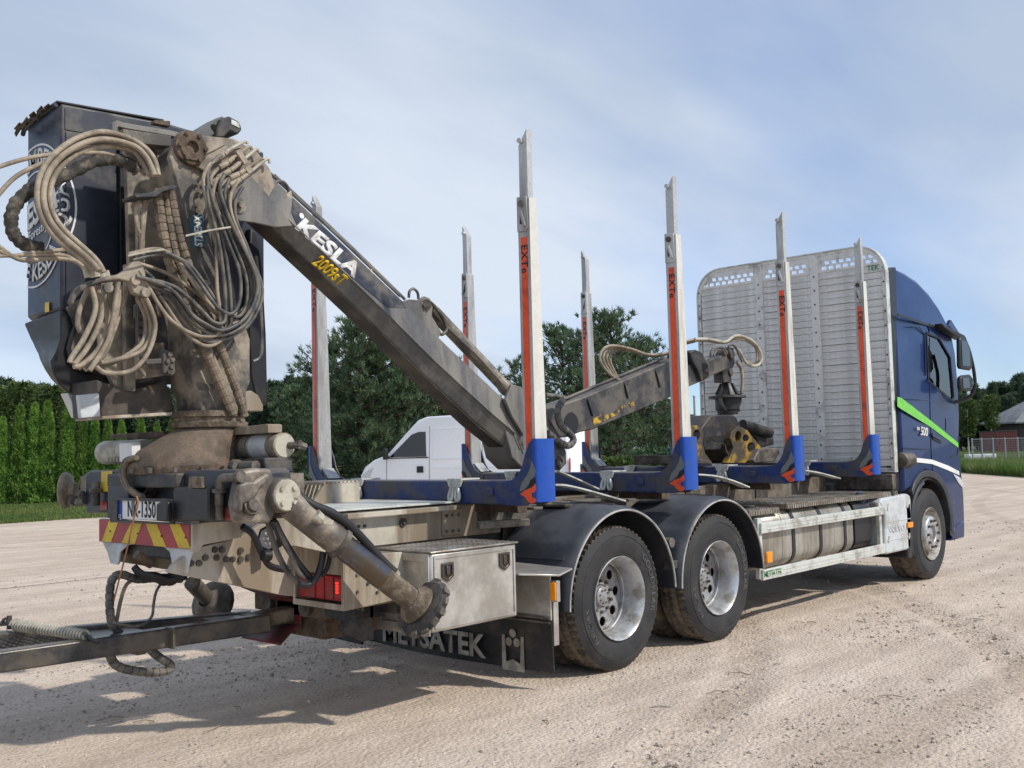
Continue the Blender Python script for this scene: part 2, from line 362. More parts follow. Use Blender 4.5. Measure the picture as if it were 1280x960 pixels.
_dg = None
def text(name, body, size, m, parent, o, right, up, shear=0., ext=.0015, bold=0., sx=1., align='CENTER', arc=None, space=1.):
    """lettering as thin raised geometry; arc=(radius, centre_angle_deg, flip) bends it round the point o"""
    cu_ = bpy.data.curves.new('lettering', 'FONT'); cu_.body = body; cu_.size = 1.; cu_.extrude = 0; cu_.align_x = align; cu_.align_y = 'CENTER'
    cu_.shear = shear; cu_.offset = bold; cu_.resolution_u = 3; cu_.space_character = space
    to = bpy.data.objects.new('lettering', cu_); COL.objects.link(to)
    dg = bpy.context.evaluated_depsgraph_get(); dg.update()
    me = bpy.data.meshes.new_from_object(to.evaluated_get(dg))
    COL.objects.unlink(to); bpy.data.objects.remove(to)
    me.name = name; k = size/.7
    right = V(right).normalized(); up = V(up); up = (up-right*up.dot(right)).normalized(); nrm = right.cross(up); off = woff(parent); o = V(o)
    for v in me.vertices:
        x, y = v.co.x*k*sx, v.co.y*k
        if arc:
            rad, ang, flip = arc; a = R_(ang)
            if not flip: th = a - x/rad; rr = rad+y
            else: th = a + x/rad; rr = rad-y
            x, y = rr*math.cos(th), rr*math.sin(th)
        v.co = o+right*x+up*y+nrm*ext-off
    bm = bmesh.new(); bm.from_mesh(me)
    r = bmesh.ops.extrude_face_region(bm, geom=bm.faces[:]); 
    for e in r['geom']:
        if isinstance(e, bmesh.types.BMVert): e.co -= nrm*(ext+.0005)
    bmesh.ops.recalc_face_normals(bm, faces=bm.faces); bm.to_mesh(me); bm.free()
    me.materials.clear(); me.materials.append(M[m])
    ob = bpy.data.objects.new(name, me); COL.objects.link(ob); ob.parent = parent; WO[ob.name] = off.copy()
    return ob

# ================================================================== SETTING
rs = np.random.RandomState(3)
def vnoise(x, y, seed=0):
    """cheap smooth value noise on numpy arrays"""
    def h(i, j): 
        n = np.sin(i*127.1+j*311.7+seed*74.7)*43758.5453; return n-np.floor(n)
    xi, yi = np.floor(x), np.floor(y); xf, yf = x-xi, y-yi
    u, w = xf*xf*(3-2*xf), yf*yf*(3-2*yf)
    return (h(xi,yi)*(1-u)+h(xi+1,yi)*u)*(1-w)+(h(xi,yi+1)*(1-u)+h(xi+1,yi+1)*u)*w
def gravel_mat():
    m = bpy.data.materials.new('sandy_gravel'); m.use_nodes = True; ns, ls = m.node_tree.nodes, m.node_tree.links
    b = ns['Principled BSDF']; t = N(ns, 'ShaderNodeTexCoord')
    def noise(sc_, det=6, vec=None, ro=.6):
        n = N(ns, 'ShaderNodeTexNoise'); n.inputs['Scale'].default_value = sc_; n.inputs['Detail'].default_value = det; n.inputs['Roughness'].default_value = ro
        ls.new(vec or t.outputs['Object'], n.inputs['Vector']); return n
    def ramp(src, p0, c0, p1, c1):
        r = N(ns, 'ShaderNodeValToRGB'); e = r.color_ramp.elements; e[0].position = p0; e[0].color = (*c0, 1); e[1].position = p1; e[1].color = (*c1, 1); ls.new(src, r.inputs[0]); return r
    def mix(f, a, c, mode='MIX'):
        x = N(ns, 'ShaderNodeMixRGB', blend_type=mode); 
        if isinstance(f, float): x.inputs[0].default_value = f
        else: ls.new(f, x.inputs[0])
        ls.new(a, x.inputs[1]); ls.new(c, x.inputs[2]); return x
    big = noise(.22, 5); base = ramp(big.outputs['Fac'], .35, (.60,.49,.385), .65, (.70,.59,.48))
    # drag streaks along the yard
    mp_ = N(ns, 'ShaderNodeMapping'); mp_.inputs['Rotation'].default_value = (0, 0, R_(-16)); mp_.inputs['Scale'].default_value = (.28, 2.6, 1); ls.new(t.outputs['Object'], mp_.inputs[0])
    st = noise(1.0, 7, mp_.outputs[0]); sr = ramp(st.outputs['Fac'], .4, (.80,.78,.76), .62, (1.1,1.1,1.1))
    c1 = mix(.62, base.outputs[0], sr.outputs[0], 'MULTIPLY')
    mid = noise(3.2, 8, None, .7); mr_ = ramp(mid.outputs['Fac'], .36, (.72,.69,.66), .6, (1.08,1.08,1.08)); c2 = mix(.34, c1.outputs[0], mr_.outputs[0], 'MULTIPLY')
    fine = noise(55, 4, None, .7); fr = ramp(fine.outputs['Fac'], .38, (.55,.52,.48), .62, (1.15,1.15,1.15)); c3 = mix(.34, c2.outputs[0], fr.outputs[0], 'MULTIPLY')
    vo = N(ns, 'ShaderNodeTexVoronoi'); vo.inputs['Scale'].default_value = 38; ls.new(t.outputs['Object'], vo.inputs['Vector'])
    vr = ramp(vo.outputs['Distance'], .12, (.72,.68,.64), .3, (1.04,1.04,1.04)); msk = ramp(noise(1.1, 5).outputs['Fac'], .42, (0,0,0), .62, (1,1,1))
    c4 = mix(msk.outputs[0], c3.outputs[0], vr.outputs[0], 'MULTIPLY')
    # compacted wheel tracks: pressed bands with a tread rhythm
    cur = c4.outputs[0]; sxyz = N(ns, 'ShaderNodeSeparateXYZ'); ls.new(t.outputs['Object'], sxyz.inputs[0])
    def mth(op, a, b_=None):
        n = N(ns, 'ShaderNodeMath', operation=op)
        for i, q in enumerate((a, b_)):
            if q is None: continue
            if isinstance(q, (int, float)): n.inputs[i].default_value = q
            else: ls.new(q, n.inputs[i])
        return n.outputs[0]
    wob = noise(.8, 3)
    for cx_, cy_, rad in ((-3.5, 6.5, 11.2), (-3.5, 6.5, 9.35), (30., -26., 28.6), (30., -26., 30.5), (2., 40., 43.5), (2., 40., 45.4)):
        dxx = mth('SUBTRACT', sxyz.outputs['X'], cx_); dyy = mth('SUBTRACT', sxyz.outputs['Y'], cy_)
        dist = mth('SQRT', mth('ADD', mth('MULTIPLY', dxx, dxx), mth('MULTIPLY', dyy, dyy)))
        off_ = mth('ABSOLUTE', mth('SUBTRACT', mth('ADD', dist, mth('MULTIPLY', wob.outputs['Fac'], .08)), rad+.04))
        band = N(ns, 'ShaderNodeMapRange'); band.interpolation_type = 'SMOOTHSTEP'; band.inputs[1].default_value = .12; band.inputs[2].default_value = .19; band.inputs[3].default_value = 1; band.inputs[4].default_value = 0; ls.new(off_, band.inputs[0])
        ang = mth('ARCTAN2', dyy, dxx); wv = mth('SINE', mth('ADD', mth('MULTIPLY', ang, rad*62), mth('MULTIPLY', off_, 40.)))
        lug = mth('MULTIPLY_ADD', wv, .5); ns_l = lug.node; ns_l.inputs[2].default_value = .5
        am = mth('MULTIPLY', band.outputs[0], mth('MULTIPLY_ADD', lug, .35)); am.node.inputs[0].default_value = 1
        fm = mth('MULTIPLY', band.outputs[0], mth('ADD', mth('MULTIPLY', lug, .60), .14)); fm2 = mth('MULTIPLY', fm, noise(2.2, 4).outputs['Fac'])
        x = N(ns, 'ShaderNodeMixRGB', blend_type='MULTIPLY'); ls.new(fm2, x.inputs[0]); ls.new(cur, x.inputs[1]); x.inputs[2].default_value = (.55,.51,.47,1); cur = x.outputs[0]
    ls.new(cur, b.inputs['Base Color']); b.inputs['Roughness'].default_value = .95; b.inputs['Specular IOR Level'].default_value = .15
    ad = N(ns, 'ShaderNodeMath', operation='ADD'); ls.new(fine.outputs['Fac'], ad.inputs[0])
    m2 = N(ns, 'ShaderNodeMath', operation='MULTIPLY'); ls.new(vo.outputs['Distance'], m2.inputs[0]); m2.inputs[1].default_value = -1.2; ls.new(m2.outputs[0], ad.inputs[1])
    ad2 = N(ns, 'ShaderNodeMath', operation='MULTIPLY_ADD'); ls.new(mid.outputs['Fac'], ad2.inputs[0]); ad2.inputs[1].default_value = 2.4; ls.new(ad.outputs[0], ad2.inputs[2])
    bp = N(ns, 'ShaderNodeBump'); bp.inputs['Strength'].default_value = .7; bp.inputs['Distance'].default_value = .012; ls.new(ad2.outputs[0], bp.inputs['Height']); ls.new(bp.outputs[0], b.inputs['Normal'])
    return m
M['gravel'] = gravel_mat()
M['lawn'] = mat('lawn_soil', (.075,.11,.035), .95, 0, (.12,.12,.05), .4, .6, .2, .3, 20, spec=.1)
M['farfield'] = mat('far_field', (.09,.12,.04), .95, 0, (.14,.13,.06), .4, .05, .2, spec=.1)
# relief of the yard: fine near grid that fades into a flat sheet
def relief(x, y):
    a, c = math.cos(.28), math.sin(.28)
    u, w = x*a-y*c, x*c+y*a
    z = .010*(vnoise(u*.5, w*4.5, 1)-.5)+.006*(vnoise(u*1.6, w*1.6, 2)-.5)+.004*(vnoise(x*5, y*5, 3)-.5)+.005*(vnoise(x*13, y*13, 4)-.5)
    # curving tyre tracks at the right
    for cx_, cy_, rad in ((-3.5, 6.5, 11.2), (-3.5, 6.5, 9.35), (30., -26., 28.6), (30., -26., 30.5)):
        d = np.abs(np.hypot(x-cx_, y-cy_)-rad)
        z = z-.018*np.exp(-(d/.16)**2)*(.6+.4*np.sign(np.sin(np.arctan2(y-cy_, x-cx_)*rad*40)))+.008*np.exp(-((d-.26)/.07)**2)
    return z
def grid(x0, x1, y0, y1, st):
    xs = np.arange(x0, x1+1e-6, st); ys = np.arange(y0, y1+1e-6, st); X, Y = np.meshgrid(xs, ys, indexing='ij')
    ed = np.minimum.reduce([X-x0, x1-X, Y-y0, y1-Y]); f = np.clip(ed/1.5, 0, 1)
    Z = relief(X, Y)*f+.004*np.clip(ed/.3, 0, 1)
    # tyres stand on firm flat ground
    for wx in (0., 1.37, 6.04): Z = np.where((np.abs(X-wx) < .35) & (np.abs(Y) < 1.4), Z*.25-.002, Z)
    n, m = len(xs), len(ys); i = (np.arange(n-1)[:,None]*m+np.arange(m-1)[None]).ravel()
    return np.stack([X, Y, Z], -1).reshape(-1, 3), np.stack([i, i+m, i+m+1, i+1], -1)
v_, f_ = grid(-6.5, 13, -8, 8, .055)
o = link('gravel_yard', raw_mesh('gravel_yard', v_, f_, 'gravel', True)); o['kind'] = 'structure'
# the same yard outwards (a ring round the fine sheet), and fields to the horizon
def ring(outer, z, name, m, inner=None):
    loops = [[V((x, y, z)) for x, y in outer]]+([[V((x, y, z)) for x, y in inner]] if inner else [])
    fl = [p for l in loops for p in l]; mb = MB(); mb.add(fl, [tuple(t) for t in tessellate_polygon(loops)])
    o = mb.build(name, m, smooth=0); o['kind'] = 'structure'; return o
yard_edge = [(-40,-40), (34,-40), (33,-6), (35.5,2.5), (38.4,7.0), (43.5,10.9), (47,13.5), (44,17), (33,18), (24,18.5), (14.5,20.3), (6.5,22.6), (-3,22.4), (-20,24), (-40,26)]
ring(yard_edge, 0, 'gravel_apron', 'gravel', [(-6.5,-8), (-6.5,8), (13,8), (13,-8)])
S = 1400
o = MB().add([(-S,-S,-.03), (S,-S,-.03), (S,S,-.03), (-S,S,-.03)], [(0,1,2,3)]).build('ground', 'farfield', smooth=0); o['kind'] = 'structure'
lawn_out = [(-40,26), (-20,24), (-3,22.4), (6.5,22.6), (14.5,20.3), (24,18.5), (33,18), (44,17), (47,13.5), (43.5,10.9), (38.4,7.0), (35.5,2.5), (33,-6), (34,-40), (150,-40), (190,30), (140,90), (40,60), (-40,60)]
def subdiv_loop(L, k=6, jit=.25):
    out = []
    for i in range(len(L)):
        a, b = L[i], L[(i+1)%len(L)]
        for j in range(k): t = j/k; out.append((a[0]+(b[0]-a[0])*t+rnd.uniform(-jit, jit)*(j > 0), a[1]+(b[1]-a[1])*t+rnd.uniform(-jit, jit)*(j > 0)))
    return out
ring(subdiv_loop(lawn_out), .006, 'lawn', 'lawn')

# ---- scattered stones and twigs on the yard (nobody could count them)
def stones(n, name, rmin, rmax, area, seed):
    r = np.random.RandomState(seed); ico = MB().sphere((0,0,0), 1, 6).v; icf = MB().sphere((0,0,0), 1, 6).f
    base = np.array(ico); tri = []
    for q in icf:
        tri.append(q[:3])
        if len(q) == 4: tri.append((q[0], q[2], q[3]))
    tri = np.array(tri); VS = []; FS = []; off = 0
    x0, x1, y0, y1 = area
    for i in range(n):
        x = r.uniform(x0, x1); y = r.uniform(y0, y1)
        if vnoise(np.array(x*.9), np.array(y*.9), 9) < r.uniform(.15, .7): continue
        s = rmin+(rmax-rmin)*r.rand()**4
        sc_ = np.array([s*r.uniform(.7, 1.4), s*r.uniform(.7, 1.4), s*r.uniform(.4, .8)])
        b = base*(1+.25*(r.rand(len(base), 1)-.5))*sc_; a = r.rand()*6.3
        b = np.stack([b[:,0]*math.cos(a)-b[:,1]*math.sin(a)+x, b[:,0]*math.sin(a)+b[:,1]*math.cos(a)+y, b[:,2]+s*.25+.004], -1)
        VS.append(b); FS.append(tri+off); off += len(b)
    return raw_mesh(name, np.concatenate(VS), np.concatenate(FS), 'stone')
M['stone'] = mat('loose_stone', (.56,.48,.40), .9, 0, (.30,.26,.22), .42, 9, .3)
for nm, n, a, b, ar, sd_, lb in (('gravel_stones', 46000, .003, .012, (-5.5, 4, -6, 5), 4, 0), ('pebbles', 16000, .004, .018, (-4, 16, -6, 9), 5, 1)):
    o = link(nm, stones(n, nm, a, b, ar, sd_)); o['kind'] = 'stuff'
mb = MB()
for i in range(46):
    x, y = rnd.uniform(-3.5, 5), rnd.uniform(-5, .5)
    if abs(y) < 1.35 and -.7 < x < 2: continue
    a = rnd.uniform(0, 3.1); l = rnd.uniform(.04, .16)
    mb.tube([(x, y, .014), (x+math.cos(a)*l*.5, y+math.sin(a)*l*.5, .02), (x+math.cos(a+.3)*l, y+math.sin(a+.3)*l, .012)], .0035, 5, 2)
for px, py, a, l in ((1035,748,.2,.5),(1010,720,-.3,.8),(905,752,.9,.9)):   # pale straws lying beside the truck
    p = U(px, py, 'z', .015); mb.tube([p, p+V((math.cos(a)*l*.5, math.sin(a)*l*.5, .02)), p+V((math.cos(a+.1)*l, math.sin(a+.1)*l, 0))], .004, 5, 3)
M['twig'] = mat('dry_twig', (.30,.25,.18), .9)
o = mb.build('twigs', 'twig'); o['kind'] = 'stuff'

# ---- grass
def blades(n, name, m, sampler, hmin, hmax, w, seed):
    r = np.random.RandomState(seed); P = sampler(r, n); n = len(P)
    a = r.rand(n)*6.283; h = hmin+(hmax-hmin)*r.rand(n)**1.5; l = r.uniform(.1, .5, n)*h; b = r.rand(n)*6.283
    d = np.stack([np.cos(a), np.sin(a)], -1)*w*r.uniform(.6, 1.4, n)[:,None]
    v = np.zeros((n, 3, 3)); v[:,0,:2] = P-d; v[:,1,:2] = P+d; v[:,2,:2] = P+np.stack([np.cos(b)*l, np.sin(b)*l], -1); v[:,2,2] = h; v[:,:2,2] = .0
    return link(name, raw_mesh(name, v.reshape(-1,3), np.arange(n*3).reshape(-1,3), m))
def lawn_s(r, n):
    # band behind the yard edge in front of hedge and pines
    ex = np.array([-3, 6.5, 14.5, 24, 33.]); ey = np.array([22.4, 22.6, 20.3, 17, 14.5])
    x = r.uniform(-2, 30, n); y0 = np.interp(x, ex, ey); d = r.rand(n)**1.6*13
    return np.stack([x, y0+d-.25*r.rand(n)], -1)
o = blades(90000, 'lawn_grass', 'grass', lawn_s, .03, .11, .022, 11); o['kind'] = 'stuff'
def mead_s(r, n):
    px = r.uniform(1180, 1330, n); e = np.interp(px, [1180, 1200, 1210, 1280, 1330], [52, 50.2, 47.6, 41.2, 38]); d = e-.25*r.rand(n)+r.rand(n)**1.7*45
    k = (px-640)/FPX; return np.stack([CO.x+(CD.x+CR.x*k)*d, CO.y+(CD.y+CR.y*k)*d], -1)
o = blades(70000, 'meadow_grass', 'meadow', mead_s, .10, .62, .030, 12); o['kind'] = 'stuff'

# ------------------------------------------------------------------ trees
def tuft_mesh(name, C, Dr, n, length, width, m, seed, spread=.9):
    """n slim needles round each shoot C (k,3) that points along Dr"""
    r = np.random.RandomState(seed); k = len(C)
    c = np.repeat(C, n, 0); d = np.repeat(Dr, n, 0)+r.randn(k*n, 3)*spread*.6; d /= np.linalg.norm(d, axis=1)[:,None]+1e-9
    s = np.cross(d, r.randn(k*n, 3)); s /= np.linalg.norm(s, axis=1)[:,None]+1e-9
    L = (length*r.uniform(.6, 1.25, k*n))[:,None]; c = c+r.randn(k*n, 3)*length*.18
    v = np.stack([c-s*width, c+s*width, c+d*L], 1)
    return raw_mesh(name, v.reshape(-1,3), np.arange(k*n*3).reshape(-1,3), m)
def pine_proto(H, seed, bare=.1, width=.34, dens=1.):
    r = random.Random(seed); wood = MB()
    tr = [V((r.uniform(-.025,.025)*H*i/6, r.uniform(-.025,.025)*H*i/6, H*i/6)) for i in range(7)]
    wood.tube(tr, [H*.020*(1-.8*min(1, i/36)) for i in range(37)], 8, 6)
    C = []; Dv = []
    t = bare
    while t < .97:
        i = min(5, int(t*6)); f = t*6-i; base = tr[i].lerp(tr[i+1], f); q_ = (t-bare)/(1-bare)
        prof = width*H*(.50+.75*q_)*(1-q_**3.2)**.8+.05*H
        for q in range(r.randint(4, 6)):
            a = r.uniform(0, 6.283); L = prof*r.choice((r.uniform(.45,.8), r.uniform(.8,1.2))); up = .05+.75*t
            d = V((math.cos(a), math.sin(a), up*r.uniform(.4, 1.2))).normalized()
            P = [base, base+d*L*.55+V((0,0,-.05*L)), base+d*L]
            wood.tube(P, [H*.006*(1-.75*j/6) for j in range(7)], 5, 3)
            nt = max(3, int(L*4.6*dens))
            for j in range(nt):
                s = .25+.75*(j+r.random())/nt; p = base.lerp(base+d*L, s)
                sp = .15*L*(1.15-s)+.13
                p = p+V((r.gauss(0,1)*sp, r.gauss(0,1)*sp, r.gauss(.1,.55)*sp))
                dd = (d*.7+V((r.gauss(0,.45), r.gauss(0,.45), .8))).normalized(); C.append(p[:]); Dv.append(dd[:])
        t += r.uniform(.030, .048)
    for j in range(26): C.append((tr[-1]+V((r.gauss(0,.28), r.gauss(0,.28), r.uniform(-.7,.1))))[:]); Dv.append((0,0,1))
    crown = tuft_mesh('crown', np.array(C), np.array(Dv), 17, .27, .024, 'pine', seed, .8)
    return wood.mesh('trunk', M['bark'], V((0,0,0))), crown
def place_tree(kind, label, cat, protos, x, y, s, rz, group):
    t = thing(kind, label, cat, (x, y, 0), group); t.rotation_euler.z = rz; t.scale = (s, s, s)
    link('trunk', protos[0], t); link('crown', protos[1], t); return t
pines = [pine_proto(7.5, 21, .03, .30), pine_proto(7.2, 22, .03, .33), pine_proto(8.5, 23, .24, .26, 1.0)]
def at_px(px, dist):
    """ground position on the photo column px at a distance along the view"""
    v = CD+CR*((px-640)/FPX); k = dist/v.dot(CD); p = CO+v*k; return p.x, p.y
def tree_h(top_py, px, dist):
    v = CD+CR*((px-640)/FPX)-CU*((top_py-480)/FPX); return (CO+v*(dist/v.dot(CD))).z
PINES = [  # px, top py, distance, proto, label
 (372, 486, 44, 0, 'small pine at the left edge of the clump, mostly hidden by the rear stake'),
 (448, 402, 37, 1, 'tall bushy pine behind the bonnet of the white van'),
 (416, 428, 40, 0, 'shorter pine showing just right of the left rear stake'),
 (478, 416, 38, 1, 'wide pine between the tall bushy one and the crane boom'),
 (530, 440, 41, 1, 'pine behind the middle of the van roof, below the boom'),
 (505, 440, 39, 0, 'pine behind the van roof, half hidden by the crane boom'),
 (560, 470, 43, 0, 'pine below the crane boom and above the white van roof'),
 (655, 450, 46, 1, 'pine seen between the boom elbow and the second left stake'),
 (706, 412, 42, 2, 'bare trunked pine left of the third left stake'),
 (768, 392, 36, 2, 'tallest pine, above the outer boom between two stakes'),
 (803, 426, 41, 1, 'low branching pine below the outer boom, left of the grapple'),
 (740, 420, 40, 1, 'bushy pine low behind the outer boom, next to the bare trunk'),
]
for px, ty, d, k, lb in PINES:
    x, y = at_px(px, d); h = tree_h(ty, px, d); place_tree('pine_tree', lb, 'pine tree', pines[k], x, y, h/(7.5, 7.2, 8.5)[k], rnd.uniform(0, 6.28), 'pines behind the white van')
# low shrubs at the foot of the pines
def bush_proto(seed, m='pine', n=420, sz=.16, wd=.05):
    r = np.random.RandomState(seed); a = r.rand(n)*6.28; ph = r.rand(n)**.6; rad = .9*np.sqrt(r.rand(n))*(1.05-.6*ph)
    C = np.stack([np.cos(a)*rad, np.sin(a)*rad, ph*1.25*(1-.25*rad)+.03], -1); Dd = C*np.array([.7,.7,.4])+np.array([0,0,.5]); Dd /= np.linalg.norm(Dd, axis=1)[:,None]
    w = MB()
    for k in range(7): w.tube([(0,0,0), (.2*math.cos(k*.9), .2*math.sin(k*.9), .4), (.5*math.cos(k*.9), .5*math.sin(k*.9), .9)], [.018]*3+[.01]*9, 5, 3)
    return w.mesh('stem', M['bark'], V((0,0,0))), tuft_mesh('foliage', C, Dd, 10, sz, wd, m, seed, 1.2)
bushes = [bush_proto(31), bush_proto(32, 'birchleaf')]
for px, d, s, k, lb in ((665, 38, .9, 1, 'light green shrub at the foot of the pines, left of the third left stake'), (770, 33, 1.0, 1, 'light green shrub under the pines, left of the tall blue stake foot'),
                        (815, 34, 1.2, 0, 'dark shrub under the pines next to the yellow grapple'), (385, 33, .8, 0, 'dark shrub behind the left rear stake'), (720, 35, .8, 1, 'light green shrub beside the rear doors of the white van')):
    x, y = at_px(px, d); t = thing('shrub', lb, 'shrub', (x, y, 0), 'shrubs under the pines'); t.scale = (s*1.5, s*1.5, s); link('stem', bushes[k][0], t); link('foliage', bushes[k][1], t)

# ---- thuja hedge
def thuja_proto(seed):
    r = np.random.RandomState(seed); n = 3400; H = 1.
    z = r.rand(n)**.85; a = r.rand(n)*6.283
    prof = .114*np.power(np.clip(1-z, 0, 1), .62)*np.minimum(1, .80+z*1.6)
    lump = 1+.28*(vnoise(a*1.7+seed, z*9, seed)-.5)+.22*(vnoise(a*4, z*22, seed+1)-.5)
    rad = prof*lump*(1-.35*r.rand(n)**3)
    C = np.stack([np.cos(a)*rad, np.sin(a)*rad, z*H], -1); Dd = np.stack([np.cos(a)*.5, np.sin(a)*.5, np.ones(n)*.9], -1)
    crown = tuft_mesh('crown', C, Dd, 5, .030, .0065, 'thuja', seed, .7)
    w = MB().tube([(0,0,-.01), (0,0,.5), (.004,0,.93)], [.016-.012*i/12 for i in range(13)], 6, 5)
    return w.mesh('trunk', M['bark'], V((0,0,0))), crown
thujas = [thuja_proto(41), thuja_proto(42), thuja_proto(43)]
TH = [(-14, 500), (4, 523), (26, 508), (44, 506), (60, 503), (86, 505), (105, 520), (119, 522), (135, 524), (152, 527), (176, 523), (196, 530), (214, 528), (235, 534), (262, 538), (290, 540), (322, 540), (345, 544)]
for i, (px, ty) in enumerate(TH):
    d = 39.5+.004*px; x, y = at_px(px, d); h = tree_h(ty, px, d)
    seen = i < 10
    lb = ('clipped green thuja of the hedge, leftmost at the picture edge', 'low thuja with a rounded top beside the picture edge', 'green thuja, third from the left edge of the hedge', 'pointed thuja below the pale birch trunk', 'thuja with a tall pointed tip, left of the tallest one', 'tallest and widest thuja of the hedge, under the crane cabin', 'thuja just right of the tallest one, under the grey lamp box', 'narrow thuja behind the left stabiliser', 'narrow thuja right above the left stabiliser pad', 'thuja showing between the crane frame and the left stabiliser')[i] if seen else 'thuja of the hedge showing only its tip through the gaps in the crane base'
    t = place_tree('thuja', lb, 'thuja', thujas[i % 3], x, y, 1, rnd.uniform(0, 6.28), 'thuja hedge behind the yard'); t.scale = (h*.98, h*.98, h)

# ---- far wood: individual conifers in rows
def conifer_proto(seed, pine=True):
    r = np.random.RandomState(seed); n = 620; z = .28+.72*r.rand(n)**.8 if pine else .08+.92*r.rand(n)
    if pine: prof = .17*np.sqrt(np.clip(1-((z-.66)/.36)**2, .03, 1))
    else: prof = .16*(1-z)+.012
    a = r.rand(n)*6.283; lump = .55+.9*vnoise(a*1.3+seed*3, z*7, seed); rad = prof*lump*np.sqrt(r.rand(n)*.8+.2)
    C = np.stack([np.cos(a)*rad, np.sin(a)*rad, z], -1); Dd = np.stack([np.cos(a)*.6, np.sin(a)*.6, .5*np.ones(n)], -1)
    crown = tuft_mesh('crown', C, Dd, 7, .06, .012, 'forest', seed, 1.0)
    w = MB().tube([(0,0,-.01), (.01,0,.5), (0,.01,.93)], [.012-.009*i/10 for i in range(11)], 5, 5)
    return w.mesh('trunk', M['bark'], V((0,0,0))), crown
def birch_proto(seed, fork=False):
    r = np.random.RandomState(seed); n = 420; z = .42+.58*r.rand(n); a = r.rand(n)*6.283
    rad = .17*np.sqrt(np.clip(1-((z-.72)/.34)**2, .02, 1))*(.4+.9*vnoise(a*1.5, z*8, seed))*np.sqrt(r.rand(n))
    C = np.stack([np.cos(a)*rad, np.sin(a)*rad, z], -1); Dd = np.stack([np.cos(a), np.sin(a), -.1*np.ones(n)], -1)
    crown = tuft_mesh('crown', C, Dd, 7, .035, .012, 'birchleaf', seed, 1.2)
    w = MB()
    if fork: w.tube([(0,0,0), (.01,0,.3), (.06,.02,.7)], .012, 6, 5); w.tube([(.01,0,.3), (-.05,0,.5), (-.09,0,.8)], .008, 6, 5)
    else: w.tube([(0,0,0), (.005,0,.5), (.0,.01,.9)], [.013-.009*i/10 for i in range(11)], 6, 5)
    return w.mesh('trunk', M['barkpale'], V((0,0,0))), crown
con = [conifer_proto(51), conifer_proto(52), conifer_proto(53, False), conifer_proto(54, False), conifer_proto(55)]
bir = [birch_proto(61), birch_proto(62, True)]
def wood(px0, px1, step, tops, dist, rows, label, group, seed):
    r = random.Random(seed)
    for k in range(rows):
        px = px0+r.uniform(0, step)
        while px < px1:
            d = dist*(1+.11*k)+r.uniform(-4, 4); x, y = at_px(px, d)
            ty = np.interp(px, tops[0], tops[1])+r.uniform(-5, 12)+(6 if k == 0 else 0)
            h = max(3., tree_h(ty, px, d)); pk = r.randint(0, 4)
            t = place_tree('conifer', label, 'conifer', con[pk], x, y, 1, r.uniform(0, 6.28), group); t.scale = (h*1.05, h*1.05, h)
            px += step*r.uniform(.6, 1.4)
wood(-30, 110, 10, ([-30, 0, 40, 80, 110], [480, 480, 483, 484, 486]), 112, 3, 'dark conifer of the far wood behind the thuja hedge', 'conifers of the far wood on the left', 71)
wood(300, 420, 9, ([300, 345, 380, 420], [498, 480, 472, 480]), 100, 3, 'dark conifer of the far wood between the crane and the bushy pines', 'conifers of the far wood beside the crane', 72)
wood(1170, 1330, 10, ([1170, 1220, 1245, 1280, 1330], [494, 485, 481, 474, 468]), 135, 3, 'dark conifer of the far wood behind the grey roofed building', 'conifers of the far wood on the right', 73)
wood(100, 300, 11, ([100, 300], [482, 500]), 112, 2, 'dark conifer of the far wood seen in the gap under the crane cabin', 'conifers of the far wood behind the crane', 75)
wood(590, 870, 11, ([590, 640, 760, 845, 870], [500, 500, 510, 505, 512]), 150, 2, 'dark conifer far behind the bushy pines', 'conifers of the far wood in the middle', 74)
# the wood goes on as one mass where it cannot be told apart tree by tree
def wood_mass(ranges, name, seed):
    r = random.Random(seed); VS, FS, off = [], [], 0
    arr = []
    for _, me in con:
        a = np.empty(len(me.vertices)*3, np.float32); me.vertices.foreach_get('co', a); a = a.reshape(-1, 3, 3)
        arr.append(a[::2].reshape(-1, 3))
    for px0, px1, ty, d0 in ranges:
        px = px0
        while px < px1:
            d = d0*r.uniform(.95, 1.3); x, y = at_px(px, d); h = max(4, tree_h(ty+r.uniform(-4, 10), px, d)); a = r.uniform(0, 6.28); c_, s_ = math.cos(a), math.sin(a)
            v = arr[r.randint(0, 4)]*h*1.05; v = np.stack([v[:,0]*c_-v[:,1]*s_+x, v[:,0]*s_+v[:,1]*c_+y, v[:,2]], -1)
            VS.append(v); FS.append(np.arange(len(v)).reshape(-1, 3)+off); off += len(v); px += 6*r.uniform(.6, 1.4)
    o = link(name, raw_mesh(name, np.concatenate(VS), np.concatenate(FS), 'forest')); o['kind'] = 'stuff'
wood_mass(((-420, -25, 482, 120), (425, 600, 500, 150), (1325, 1650, 470, 140)), 'far_wood', 91)
for px, ty, d, k, lb in ((27, 478, 92, 0, 'slim birch with a bright white trunk behind the hedge'), (11, 482, 95, 1, 'forked pale birch behind the hedge near the left picture edge'), (64, 482, 96, 0, 'light green birch in front of the dark wood, under the crane cabin'),
                         (1207, 500, 68, 0, 'light green birch beside the truck mirror at the meadow edge'), (1236, 494, 118, 0, 'pale green broad tree in front of the dark wood on the right')):
    x, y = at_px(px, d); h = tree_h(ty, px, d); t = place_tree('birch_tree', lb, 'birch', bir[k], x, y, 1, rnd.uniform(0, 6), 'birches at the wood edge'); t.scale = (h*1.1, h*1.1, h)

